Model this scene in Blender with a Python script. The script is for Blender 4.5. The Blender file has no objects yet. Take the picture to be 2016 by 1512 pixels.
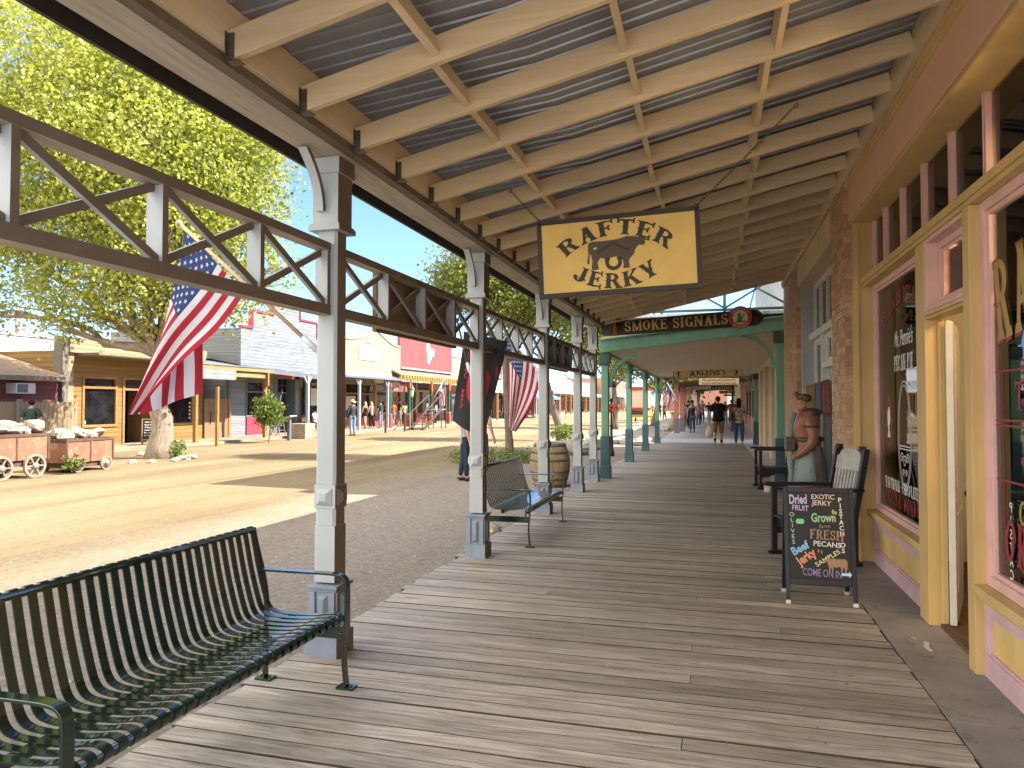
import bpy, bmesh, math, random
from mathutils import Vector, Matrix
from mathutils import noise as mnoise
S = bpy.context.scene
COL = S.collection
RND = random.Random(11)
rad = math.radians
# ------------------------------------------------------------------ camera
FPX, CX, CY, EYE = 1420.0, 1008.0, 756.0, 1.6
YAW = math.atan((1405.0 - CX) / FPX)
PITCH = math.atan((795.0 - CY) / FPX)
cd = bpy.data.cameras.new("camera")
cam = bpy.data.objects.new("camera", cd)
COL.objects.link(cam)
cam.location = (0, 0, EYE)
cam.rotation_euler = (math.pi / 2 + PITCH, 0, YAW)
cd.sensor_width = 36.0
cd.lens = 36.0 * FPX / 2016.0
cd.clip_start = 0.05
cd.clip_end = 3000
S.camera = cam
_f = Vector((-math.sin(YAW) * math.cos(PITCH), math.cos(YAW) * math.cos(PITCH), math.sin(PITCH)))
_r = Vector((math.cos(YAW), math.sin(YAW), 0))
_u = _r.cross(_f)
def at(px, py, X=None, Y=None, Z=None):
	"""the point of a world plane seen at a pixel of the photograph (2016 wide)"""
	d = _f + _r * ((px - CX) / FPX) - _u * ((py - CY) / FPX)
	if X is not None:
		t = X / d.x
	elif Y is not None:
		t = Y / d.y
	else:
		t = (Z - EYE) / d.z
	return Vector((0, 0, EYE)) + d * t
# ------------------------------------------------------------------ world, sun, exposure
TO_SUN = Vector((0.95, 0.27, 1.0)).normalized()
W = bpy.data.worlds.new("World")
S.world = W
W.use_nodes = True
wn, wl = W.node_tree.nodes, W.node_tree.links
sky = wn.new("ShaderNodeTexSky")
sky.sky_type = 'NISHITA'
sky.sun_disc = False
sky.sun_elevation = math.asin(TO_SUN.z)
sky.sun_rotation = math.atan2(TO_SUN.x, TO_SUN.y)
sky.altitude = 1400
sky.air_density = 0.6
sky.dust_density = 1.5
sky.ozone_density = 6.0
# added bright cloud bank, unseen behind the camera, lights the shade under the porch
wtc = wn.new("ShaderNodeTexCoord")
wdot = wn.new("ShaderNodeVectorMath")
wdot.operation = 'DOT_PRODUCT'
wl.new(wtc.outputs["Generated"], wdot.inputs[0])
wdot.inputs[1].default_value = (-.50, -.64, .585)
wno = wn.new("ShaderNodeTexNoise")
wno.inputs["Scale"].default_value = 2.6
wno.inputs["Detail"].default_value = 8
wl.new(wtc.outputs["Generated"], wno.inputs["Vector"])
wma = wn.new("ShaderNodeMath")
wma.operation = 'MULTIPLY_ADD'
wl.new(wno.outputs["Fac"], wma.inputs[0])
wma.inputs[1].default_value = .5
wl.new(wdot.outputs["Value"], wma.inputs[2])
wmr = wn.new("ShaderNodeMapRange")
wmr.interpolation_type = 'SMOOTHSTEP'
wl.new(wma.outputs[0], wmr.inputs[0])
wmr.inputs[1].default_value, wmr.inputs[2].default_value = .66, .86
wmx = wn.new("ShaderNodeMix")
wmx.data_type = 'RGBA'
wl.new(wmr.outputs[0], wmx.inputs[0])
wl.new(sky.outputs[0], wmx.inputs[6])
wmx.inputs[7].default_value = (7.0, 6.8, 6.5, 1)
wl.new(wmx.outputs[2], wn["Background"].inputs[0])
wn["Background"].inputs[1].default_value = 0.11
sd = bpy.data.lights.new("sun", 'SUN')
sd.energy = 2.8
sd.angle = rad(0.5)
sd.color = (1.0, 0.97, 0.92)
sun = bpy.data.objects.new("sun", sd)
COL.objects.link(sun)
sun.rotation_euler = TO_SUN.to_track_quat('Z', 'Y').to_euler()
S.view_settings.view_transform = 'Standard'
S.view_settings.look = 'None'
S.view_settings.exposure = 2.4
S.view_settings.gamma = 1.0
S.view_settings.use_white_balance = True
S.view_settings.white_balance_temperature = 6700
S.view_settings.white_balance_tint = 10
S.render.engine = 'CYCLES'
S.cycles.use_denoising = True
S.cycles.max_bounces = 8
S.cycles.diffuse_bounces = 5
S.cycles.glossy_bounces = 4
S.cycles.transmission_bounces = 6
S.cycles.transparent_max_bounces = 10
S.cycles.caustics_reflective = False
S.cycles.caustics_refractive = False
S.cycles.sample_clamp_indirect = 6.0
# ------------------------------------------------------------------ mesh builder
ROOT = {}
class MB:
	def __init__(s):
		s.v, s.f, s.m, s.s = [], [], [], []
		s.cur, s.smooth, s.T = 0, False, None
	def add(s, vs, fs, smooth=None):
		n = len(s.v)
		if s.T is not None:
			vs = [s.T @ Vector(v) for v in vs]
		s.v += [tuple(v) for v in vs]
		sm = s.smooth if smooth is None else smooth
		for f in fs:
			s.f.append(tuple(i + n for i in f))
			s.m.append(s.cur)
			s.s.append(sm)
		return s
	def box(s, x0, x1, y0, y1, z0, z1):
		x0, x1 = min(x0, x1), max(x0, x1)
		y0, y1 = min(y0, y1), max(y0, y1)
		z0, z1 = min(z0, z1), max(z0, z1)
		v = [(x0, y0, z0), (x1, y0, z0), (x1, y1, z0), (x0, y1, z0), (x0, y0, z1), (x1, y0, z1), (x1, y1, z1), (x0, y1, z1)]
		return s.add(v, BOXF, False)
	def bar(s, p, q, w, h, up=(0, 0, 1), w2=None, h2=None):
		p, q, up = Vector(p), Vector(q), Vector(up)
		d = (q - p).normalized()
		if abs(d.dot(up)) > 0.99:
			up = Vector((0, 1, 0)) if abs(d.y) < 0.9 else Vector((1, 0, 0))
		sx = d.cross(up).normalized()
		uy = sx.cross(d).normalized()
		w2 = w if w2 is None else w2
		h2 = h if h2 is None else h2
		v = []
		for c, a, b in ((p, w / 2, h / 2), (q, w2 / 2, h2 / 2)):
			v += [c - sx * a - uy * b, c + sx * a - uy * b, c + sx * a + uy * b, c - sx * a + uy * b]
		return s.add(v, [(0, 1, 2, 3), (7, 6, 5, 4), (0, 4, 5, 1), (1, 5, 6, 2), (2, 6, 7, 3), (3, 7, 4, 0)], False)
	def tube(s, pts, r, n=8, cap=True, flat=None):
		pts = [Vector(p) for p in pts]
		rs = r if isinstance(r, (list, tuple)) else [r] * len(pts)
		vs, fs = [], []
		prev = None
		for i, p in enumerate(pts):
			a = pts[max(i - 1, 0)]
			b = pts[min(i + 1, len(pts) - 1)]
			d = (b - a)
			if d.length < 1e-9:
				d = Vector((0, 0, 1))
			d.normalize()
			if prev is None:
				ref = Vector((0, 0, 1)) if abs(d.z) < 0.9 else Vector((1, 0, 0))
				nx = d.cross(ref).normalized()
			else:
				nx = (prev - d * prev.dot(d))
				nx = nx.normalized() if nx.length > 1e-6 else d.orthogonal().normalized()
			prev = nx
			ny = d.cross(nx)
			for k in range(n):
				t = 2 * math.pi * k / n
				vs.append(p + nx * (math.cos(t) * rs[i]) + ny * (math.sin(t) * rs[i]))
		for i in range(len(pts) - 1):
			for k in range(n):
				a, b = i * n + k, i * n + (k + 1) % n
				fs.append((a, b, b + n, a + n))
		if cap:
			fs.append(tuple(range(n))[::-1])
			fs.append(tuple(range((len(pts) - 1) * n, len(pts) * n)))
		return s.add(vs, fs, True)
	def lathe(s, prof, c=(0, 0, 0), n=20, axis='Z', smooth=True, a0=0.0):
		vs, fs = [], []
		c = Vector(c)
		for (r, h) in prof:
			for k in range(n):
				t = a0 + 2 * math.pi * k / n
				x, y = r * math.cos(t), r * math.sin(t)
				if axis == 'Z':
					vs.append(c + Vector((x, y, h)))
				elif axis == 'X':
					vs.append(c + Vector((h, x, y)))
				else:
					vs.append(c + Vector((x, h, y)))
		for i in range(len(prof) - 1):
			for k in range(n):
				a, b = i * n + k, i * n + (k + 1) % n
				fs.append((a, b, b + n, a + n))
		fs.append(tuple(range(n))[::-1])
		fs.append(tuple(range((len(prof) - 1) * n, len(prof) * n)))
		return s.add(vs, fs, smooth)
	def ell(s, c, rx, ry, rz, n=12, m=8, rot=None):
		c = Vector(c)
		vs, fs = [], []
		for i in range(m + 1):
			ph = math.pi * i / m
			for k in range(n):
				t = 2 * math.pi * k / n
				p = Vector((rx * math.sin(ph) * math.cos(t), ry * math.sin(ph) * math.sin(t), rz * math.cos(ph)))
				if rot is not None:
					p = rot @ p
				vs.append(c + p)
		for i in range(m):
			for k in range(n):
				a, b = i * n + k, i * n + (k + 1) % n
				fs.append((a, a + n, b + n, b))
		return s.add(vs, fs, True)
	def prism(s, poly, o, ax, ay, t):
		o, ax, ay, t = Vector(o), Vector(ax), Vector(ay), Vector(t)
		n = len(poly)
		vs = [o + ax * x + ay * y for x, y in poly] + [o + ax * x + ay * y + t for x, y in poly]
		fs = [tuple(range(n))[::-1], tuple(range(n, 2 * n))]
		for i in range(n):
			j = (i + 1) % n
			fs.append((i, j, j + n, i + n))
		return s.add(vs, fs, False)
	def flat(s, poly, o, ax, ay):
		o, ax, ay = Vector(o), Vector(ax), Vector(ay)
		return s.add([o + ax * x + ay * y for x, y in poly], [tuple(range(len(poly)))], False)
	def quad(s, a, b, c, d):
		return s.add([a, b, c, d], [(0, 1, 2, 3)], False)
	def grid(s, fn, nu, nv, smooth=True, matf=None):
		vs = [fn(i / nu, j / nv) for j in range(nv + 1) for i in range(nu + 1)]
		n = len(s.v)
		if s.T is not None:
			vs = [s.T @ Vector(v) for v in vs]
		s.v += [tuple(v) for v in vs]
		for j in range(nv):
			for i in range(nu):
				a = n + j * (nu + 1) + i
				s.f.append((a, a + 1, a + nu + 2, a + nu + 1))
				s.m.append(s.cur if matf is None else matf((i + .5) / nu, (j + .5) / nv))
				s.s.append(smooth)
		return s
BOXF = [(3, 2, 1, 0), (4, 5, 6, 7), (0, 1, 5, 4), (1, 2, 6, 5), (2, 3, 7, 6), (3, 0, 4, 7)]
def mesh_of(name, mb, mats, M=None):
	me = bpy.data.meshes.new(name)
	vs = mb.v if M is None else [tuple(M @ Vector(v)) for v in mb.v]
	me.from_pydata(vs, [], mb.f)
	for m in (mats if isinstance(mats, (list, tuple)) else [mats]):
		me.materials.append(m)
	me.polygons.foreach_set("material_index", mb.m)
	me.polygons.foreach_set("use_smooth", mb.s)
	me.update()
	return me
def setp(o, label=None, cat=None, group=None, kind=None):
	if label: o["label"] = label
	if cat: o["category"] = cat
	if group: o["group"] = group
	if kind: o["kind"] = kind
	return o
def thing(name, label, cat, loc=(0, 0, 0), rz=0.0, group=None):
	o = bpy.data.objects.new(name, None)
	COL.objects.link(o)
	o.empty_display_size = 0.2
	o.location = loc
	o.rotation_euler = (0, 0, rz)
	ROOT[o.name] = Matrix.Translation(Vector(loc)) @ Matrix.Rotation(rz, 4, 'Z')
	return setp(o, label, cat, group)
def part(name, mb, mats, parent, world=True, bev=0.0, label=None):
	"""a mesh under a thing (or under one of its parts); world=True: the builder holds world coordinates"""
	M = ROOT[parent.name]
	me = mesh_of(name, mb, mats, M.inverted() if world else None)
	o = bpy.data.objects.new(name, me)
	COL.objects.link(o)
	o.parent = parent
	ROOT[o.name] = M
	if bev:
		b = o.modifiers.new("bevel", 'BEVEL')
		b.width, b.segments, b.limit_method = bev, 2, 'ANGLE'
	if label:
		o["label"] = label
	return o
def single(name, mb, mats, label=None, cat=None, group=None, kind=None, loc=(0, 0, 0), bev=0.0):
	"""a thing that is one mesh (world coordinates in the builder, origin put at loc)"""
	me = mesh_of(name, mb, mats, Matrix.Translation(-Vector(loc)))
	o = bpy.data.objects.new(name, me)
	COL.objects.link(o)
	o.location = loc
	if bev:
		b = o.modifiers.new("bevel", 'BEVEL')
		b.width, b.segments, b.limit_method = bev, 2, 'ANGLE'
	ROOT[o.name] = Matrix.Translation(Vector(loc))
	return setp(o, label, cat, group, kind)
def dup(o, parent=None):
	"""a copy of a thing with copies of its parts and sub-parts"""
	c = o.copy()
	COL.objects.link(c)
	if parent is not None:
		c.parent = parent
	for ch in list(o.children):
		dup(ch, c)
	return c
def place(o, loc, rz=0.0, label=None):
	o.location = loc
	o.rotation_euler = (0, 0, rz)
	if label:
		o["label"] = label
	return o
# ------------------------------------------------------------------ materials
def _new(name):
	m = bpy.data.materials.new(name)
	m.use_nodes = True
	nt = m.node_tree
	return m, nt.nodes, nt.links, nt.nodes["Principled BSDF"]
def _coord(N, L, stretch=(1, 1, 1), island=0.0):
	tc = N.new("ShaderNodeTexCoord")
	mp = N.new("ShaderNodeMapping")
	mp.inputs["Scale"].default_value = stretch
	L.new(tc.outputs["Object"], mp.inputs["Vector"])
	if island:
		g = N.new("ShaderNodeNewGeometry")
		sc = N.new("ShaderNodeVectorMath")
		sc.operation = 'SCALE'
		cmb = N.new("ShaderNodeCombineXYZ")
		for k in range(3):
			L.new(g.outputs["Random Per Island"], cmb.inputs[k])
		L.new(cmb.outputs[0], sc.inputs[0])
		sc.inputs["Scale"].default_value = 37.0 * island
		ad = N.new("ShaderNodeVectorMath")
		L.new(mp.outputs[0], ad.inputs[0])
		L.new(sc.outputs[0], ad.inputs[1])
		return ad.outputs[0]
	return mp.outputs[0]
def _noise(N, L, vec, scale, detail=5, rough=.6, dist=0.0):
	n = N.new("ShaderNodeTexNoise")
	n.inputs["Scale"].default_value = scale
	n.inputs["Detail"].default_value = detail
	n.inputs["Roughness"].default_value = rough
	n.inputs["Distortion"].default_value = dist
	L.new(vec, n.inputs["Vector"])
	return n.outputs["Fac"]
def _ramp(N, L, fac, stops):
	r = N.new("ShaderNodeValToRGB")
	e = r.color_ramp.elements
	while len(e) < len(stops):
		e.new(0.5)
	for i, (p, c) in enumerate(stops):
		e[i].position = p
		e[i].color = (c[0], c[1], c[2], 1) if not isinstance(c, float) else (c, c, c, 1)
	L.new(fac, r.inputs[0])
	return r.outputs[0]
def _mix(N, L, fac, a, b, mode='MIX'):
	m = N.new("ShaderNodeMix")
	m.data_type = 'RGBA'
	m.blend_type = mode
	for sock, val in ((m.inputs[0], fac), (m.inputs[6], a), (m.inputs[7], b)):
		if isinstance(val, (int, float)):
			sock.default_value = val
		elif isinstance(val, (tuple, list)):
			sock.default_value = (val[0], val[1], val[2], 1)
		else:
			L.new(val, sock)
	return m.outputs[2]
def _bump(N, L, bsdf, h, strength, dist=0.01):
	b = N.new("ShaderNodeBump")
	b.inputs["Strength"].default_value = strength
	b.inputs["Distance"].default_value = dist
	L.new(h, b.inputs["Height"])
	L.new(b.outputs[0], bsdf.inputs["Normal"])
def sc_(c, k):
	return tuple(max(0.0, min(1.0, x * k)) for x in c)
def paint(name, col, rough=.55, var=.14, scale=5, bump=.12, stretch=(1, 1, 1), metal=0.0, worn=None, wornamt=.62, island=0.0, isl_col=0.0, bscale=60, spec=.4):
	"""painted or plain surface: blotchy colour, fine bump, optional worn patches and a tint per loose piece"""
	m, N, L, B = _new(name)
	v = _coord(N, L, stretch, island)
	n1 = _noise(N, L, v, scale)
	c = _ramp(N, L, n1, [(.3, sc_(col, 1 - var)), (.7, sc_(col, 1 + var))])
	if worn:
		n2 = _noise(N, L, v, scale * 2.3, 8, .7, .4)
		f = _ramp(N, L, n2, [(wornamt, 0.0), (wornamt + .06, 1.0)])
		c = _mix(N, L, f, c, worn)
	if isl_col:
		g = N.new("ShaderNodeNewGeometry")
		f = _ramp(N, L, g.outputs["Random Per Island"], [(0, 1 - isl_col), (1, 1.0)])
		c = _mix(N, L, 1.0, c, f, 'MULTIPLY')
	L.new(c, B.inputs["Base Color"])
	B.inputs["Roughness"].default_value = rough
	B.inputs["Metallic"].default_value = metal
	B.inputs["Specular IOR Level"].default_value = spec
	if bump:
		_bump(N, L, B, _noise(N, L, v, bscale, 4), bump, .004)
	return m
def wood(name, c1, c2, axis='X', rough=.65, k=1.0, bump=.25, island=1.0, isl_col=.25, knots=True, crack=None):
	"""boards with grain along an axis; every loose piece gets its own grain and tint"""
	m, N, L, B = _new(name)
	st = {'X': (.06, 1, 1), 'Y': (1, .06, 1), 'Z': (1, 1, .06)}[axis]
	v = _coord(N, L, st, island)
	n1 = _noise(N, L, v, 38 * k, 6, .65, 1.2)
	c = _ramp(N, L, n1, [(.34, c1), (.5, tuple((a + b) / 2 for a, b in zip(c1, c2))), (.66, c2)])
	st2 = {'X': (.35, 1, 1), 'Y': (1, .35, 1), 'Z': (1, 1, .35)}[axis]
	v2 = _coord(N, L, st2, island)
	n2 = _noise(N, L, v2, 2.2 * k, 4, .6)
	c = _mix(N, L, 1.0, c, _ramp(N, L, n2, [(.25, .68), (.75, 1.12)]), 'MULTIPLY')
	if knots:
		vo = N.new("ShaderNodeTexVoronoi")
		vo.inputs["Scale"].default_value = 2.6 * k
		L.new(v2, vo.inputs["Vector"])
		c = _mix(N, L, _ramp(N, L, vo.outputs["Distance"], [(.0, .75), (.075, 0.0)]), c, sc_(c1, .45))
	if isl_col:
		g = N.new("ShaderNodeNewGeometry")
		c = _mix(N, L, 1.0, c, _ramp(N, L, g.outputs["Random Per Island"], [(0, 1 - isl_col), (1, 1.0)]), 'MULTIPLY')
	if crack:
		n3 = _noise(N, L, v, 15 * k, 8, .8, .6)
		c = _mix(N, L, _ramp(N, L, n3, [(.60, 0.0), (.68, 1.0)]), c, crack)
	L.new(c, B.inputs["Base Color"])
	B.inputs["Roughness"].default_value = rough
	B.inputs["Specular IOR Level"].default_value = .3
	_bump(N, L, B, n1, bump, .006)
	return m
def siding(name, col, pitch=.14, worn=None, rough=.7, amt=.6, gap=.5, along='XY', grainy=True):
	"""lapped boards run along the wall: a shadow line and a slope every pitch metres, weathered paint"""
	m, N, L, B = _new(name)
	tc = N.new("ShaderNodeTexCoord")
	sep = N.new("ShaderNodeSeparateXYZ")
	L.new(tc.outputs["Object"], sep.inputs[0])
	if along == 'Z':   # upright boards
		ad = N.new("ShaderNodeMath"); ad.operation = 'ADD'
		L.new(sep.outputs[0], ad.inputs[0]); L.new(sep.outputs[1], ad.inputs[1])
		src = ad.outputs[0]
		st = (1, 1, .08)
	else:
		src = sep.outputs[2]
		st = (.08, .08, 1)
	dv = N.new("ShaderNodeMath"); dv.operation = 'DIVIDE'
	L.new(src, dv.inputs[0]); dv.inputs[1].default_value = pitch
	fr = N.new("ShaderNodeMath"); fr.operation = 'FRACT'
	L.new(dv.outputs[0], fr.inputs[0])
	fl = N.new("ShaderNodeMath"); fl.operation = 'FLOOR'
	L.new(dv.outputs[0], fl.inputs[0])
	wn_ = N.new("ShaderNodeTexWhiteNoise"); wn_.noise_dimensions = '1D'
	L.new(fl.outputs[0], wn_.inputs["W"])
	v = _coord(N, L, st)
	off = N.new("ShaderNodeVectorMath"); off.operation = 'MULTIPLY_ADD'
	L.new(wn_.outputs["Color"], off.inputs[0]); off.inputs[1].default_value = (9, 9, 9)
	L.new(v, off.inputs[2])
	n1 = _noise(N, L, off.outputs[0], 9, 6, .65)
	c = _ramp(N, L, n1, [(.3, sc_(col, .8)), (.7, sc_(col, 1.1))])
	c = _mix(N, L, 1.0, c, _ramp(N, L, wn_.outputs["Value"], [(0, .82), (1, 1.0)]), 'MULTIPLY')
	if worn:
		n2 = _noise(N, L, off.outputs[0], 16, 8, .75)
		c = _mix(N, L, _ramp(N, L, n2, [(amt, 0.0), (amt + .08, 1.0)]), c, worn)
	line = _ramp(N, L, fr.outputs[0], [(0, 1.0), (.07, 0.0)])
	c = _mix(N, L, line, c, sc_(col, gap * .5))
	L.new(c, B.inputs["Base Color"])
	B.inputs["Roughness"].default_value = rough
	B.inputs["Specular IOR Level"].default_value = .25
	h = _ramp(N, L, fr.outputs[0], [(0, 0.0), (.08, 1.0), (1, .55 if along != 'Z' else 1.0)])
	_bump(N, L, B, h, .8, .012)
	return m
def brick_island(name, col, col2):
	m, N, L, B = _new(name)
	v = _coord(N, L, (1, 1, 1), 1.0)
	g = N.new("ShaderNodeNewGeometry")
	c = _ramp(N, L, g.outputs["Random Per Island"], [(0, col), (.55, tuple((a + b) / 2 for a, b in zip(col, col2))), (1, col2)])
	n1 = _noise(N, L, v, 18, 6, .7)
	c = _mix(N, L, 1.0, c, _ramp(N, L, n1, [(.25, .6), (.7, 1.15)]), 'MULTIPLY')
	L.new(c, B.inputs["Base Color"])
	B.inputs["Roughness"].default_value = .85
	_bump(N, L, B, _noise(N, L, v, 70, 6, .7), .45, .008)
	return m
def glass(name, tint=(1, 1, 1), rough=0.0, ior=1.5):
	m, N, L, B = _new(name)
	N.remove(B)
	fr = N.new("ShaderNodeFresnel"); fr.inputs["IOR"].default_value = ior
	tr = N.new("ShaderNodeBsdfTransparent"); tr.inputs[0].default_value = (*tint, 1)
	gl = N.new("ShaderNodeBsdfGlossy"); gl.inputs["Roughness"].default_value = rough
	tc = N.new("ShaderNodeTexCoord")
	n = _noise(N, L, tc.outputs["Object"], 1.3, 2)
	b = N.new("ShaderNodeBump"); b.inputs["Strength"].default_value = .05; b.inputs["Distance"].default_value = .02
	L.new(n, b.inputs["Height"]); L.new(b.outputs[0], gl.inputs["Normal"])
	mx = N.new("ShaderNodeMixShader")
	L.new(fr.outputs[0], mx.inputs[0]); L.new(tr.outputs[0], mx.inputs[1]); L.new(gl.outputs[0], mx.inputs[2])
	L.new(mx.outputs[0], N["Material Output"].inputs[0])
	return m
def darkglass(name, col=(.012, .012, .014)):
	m, N, L, B = _new(name)
	v = _coord(N, L)
	L.new(_ramp(N, L, _noise(N, L, v, 1.6, 3), [(.4, sc_(col, .5)), (.75, sc_(col, 2.2))]), B.inputs["Base Color"])
	B.inputs["Roughness"].default_value = .04
	return m
def emit(name, col, strength):
	m, N, L, B = _new(name)
	B.inputs["Base Color"].default_value = (*col, 1)
	B.inputs["Emission Color"].default_value = (*col, 1)
	B.inputs["Emission Strength"].default_value = strength
	return m
def leafmat(name, stops, trans=.45, rough=.5):
	m, N, L, B = _new(name)
	g = N.new("ShaderNodeNewGeometry")
	v = _coord(N, L)
	n = _noise(N, L, v, .55, 3)
	mx = N.new("ShaderNodeMath"); mx.operation = 'MULTIPLY_ADD'
	L.new(n, mx.inputs[0]); mx.inputs[1].default_value = .5
	hl = N.new("ShaderNodeMath"); hl.operation = 'MULTIPLY'
	L.new(g.outputs["Random Per Island"], hl.inputs[0]); hl.inputs[1].default_value = .55
	L.new(hl.outputs[0], mx.inputs[2])
	c = _ramp(N, L, mx.outputs[0], stops)
	L.new(c, B.inputs["Base Color"])
	B.inputs["Roughness"].default_value = rough
	B.inputs["Specular IOR Level"].default_value = .35
	tr = N.new("ShaderNodeBsdfTranslucent")
	L.new(_mix(N, L, 1.0, c, (1.0, 1.0, .55), 'MULTIPLY'), tr.inputs[0])
	ms = N.new("ShaderNodeMixShader"); ms.inputs[0].default_value = trans
	L.new(B.outputs[0], ms.inputs[1]); L.new(tr.outputs[0], ms.inputs[2])
	L.new(ms.outputs[0], N["Material Output"].inputs[0])
	return m
def bark(name, c1, c2):
	m, N, L, B = _new(name)
	v = _coord(N, L, (1, 1, .22))
	n = _noise(N, L, v, 16, 8, .7, .8)
	L.new(_ramp(N, L, n, [(.3, c1), (.7, c2)]), B.inputs["Base Color"])
	B.inputs["Roughness"].default_value = .9
	_bump(N, L, B, n, .9, .04)
	return m
def cloth(name, col, var=.15, scale=9, trans=0.0, worn=None):
	m = paint(name, col, .85, var, scale, .25, bscale=220, spec=.15, worn=worn, wornamt=.5)
	if trans:
		N, L = m.node_tree.nodes, m.node_tree.links
		B = N["Principled BSDF"]
		tr = N.new("ShaderNodeBsdfTranslucent")
		tr.inputs[0].default_value = (*col, 1)
		ms = N.new("ShaderNodeMixShader"); ms.inputs[0].default_value = trans
		L.new(B.outputs[0], ms.inputs[1]); L.new(tr.outputs[0], ms.inputs[2])
		L.new(ms.outputs[0], N["Material Output"].inputs[0])
	return m
# ------------------------------------------------------------------ lettering
_TXT = {}
def text_mesh(s, bold=0.0):
	key = (s, bold)
	if key not in _TXT:
		c = bpy.data.curves.new("lettering_curve", 'FONT')
		c.body = s
		c.size = 1.0
		c.offset = bold
		c.resolution_u = 3
		o = bpy.data.objects.new("lettering_curve", c)
		COL.objects.link(o)
		dg = bpy.context.evaluated_depsgraph_get()
		me = bpy.data.meshes.new_from_object(o.evaluated_get(dg))
		vs = [(v.co.x, v.co.y) for v in me.vertices]
		fs = [tuple(p.vertices) for p in me.polygons]
		bpy.data.objects.remove(o)
		bpy.data.curves.remove(c)
		bpy.data.meshes.remove(me)
		_TXT[key] = (vs, fs)
	return _TXT[key]
def _warp(x, y, arc):
	if not arc:
		return x, y
	a = x / arc
	return math.sin(a) * (arc + y), math.cos(a) * (arc + y) - arc
def put_text(mb, s, o, ax, ay, h, bold=0.01, wid=None, align='C', arc=None, shear=0.0):
	"""flat lettering: cap height about h, ax/ay unit axes; wid stretches to a total width"""
	vs, fs = text_mesh(s, bold)
	if not vs:
		return
	x0, x1 = min(v[0] for v in vs), max(v[0] for v in vs)
	y0, y1 = min(v[1] for v in vs), max(v[1] for v in vs)
	ky = h / 0.72
	kx = ky if wid is None else wid / max(x1 - x0, 1e-6)
	off = {'C': (x0 + x1) / 2, 'L': x0, 'R': x1}[align]
	o, ax, ay = Vector(o), Vector(ax), Vector(ay)
	out = []
	for x, y in vs:
		X, Yy = (x - off) * kx, y * ky
		X += shear * Yy
		X, Yy = _warp(X, Yy, arc)
		out.append(o + ax * X + ay * Yy)
	mb.add(out, fs, False)
def _st(x, y0, y1, t=.2, s=.17):   # upright stem with forked slab ends and a spur half way
	h = .06
	m = (y0 + y1) / 2
	P = [[(x - t / 2, y0), (x + t / 2, y0), (x + t / 2, y1), (x - t / 2, y1)]]
	for y, d in ((y0, 1), (y1, -1)):
		P.append([(x - s - .02, y - .025 * d), (x, y + .02 * d), (x + s + .02, y - .025 * d), (x + s - .02, y + h * d), (x + t / 2, y + 2.2 * h * d), (x - t / 2, y + 2.2 * h * d), (x - s + .02, y + h * d)])
	if y1 - y0 > .7:
		P.append([(x - t / 2 - .06, m), (x, m - .07), (x + t / 2 + .06, m), (x, m + .07)])
	return P
def _hb(x0, x1, y, t=.1, e=1):    # bar with a tick at its free end
	P = [[(x0, y - t / 2), (x1, y - t / 2), (x1, y + t / 2), (x0, y + t / 2)]]
	if e:
		P.append([(x1 - .07, y - t / 2 - .1), (x1 + .03, y - t / 2 - .12), (x1, y), (x1 + .03, y + t / 2 + .12), (x1 - .07, y + t / 2 + .1), (x1 - .05, y)])
	return P
def _dg(x0, y0, x1, y1, t):
	return [[(x0 - t / 2, y0), (x0 + t / 2, y0), (x1 + t / 2, y1), (x1 - t / 2, y1)]]
def _arc(cx, cy, rx, ry, a0, a1, tx, ty, n=10):
	P = []
	for i in range(n):
		q = []
		for a, k in ((i, 1), (i + 1, 1), (i + 1, -1), (i, -1)):
			t = rad(a0 + (a1 - a0) * a / n)
			q.append((cx + (rx + k * tx / 2) * math.cos(t), cy + (ry + k * ty / 2) * math.sin(t)))
		P.append(q)
	return P
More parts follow.
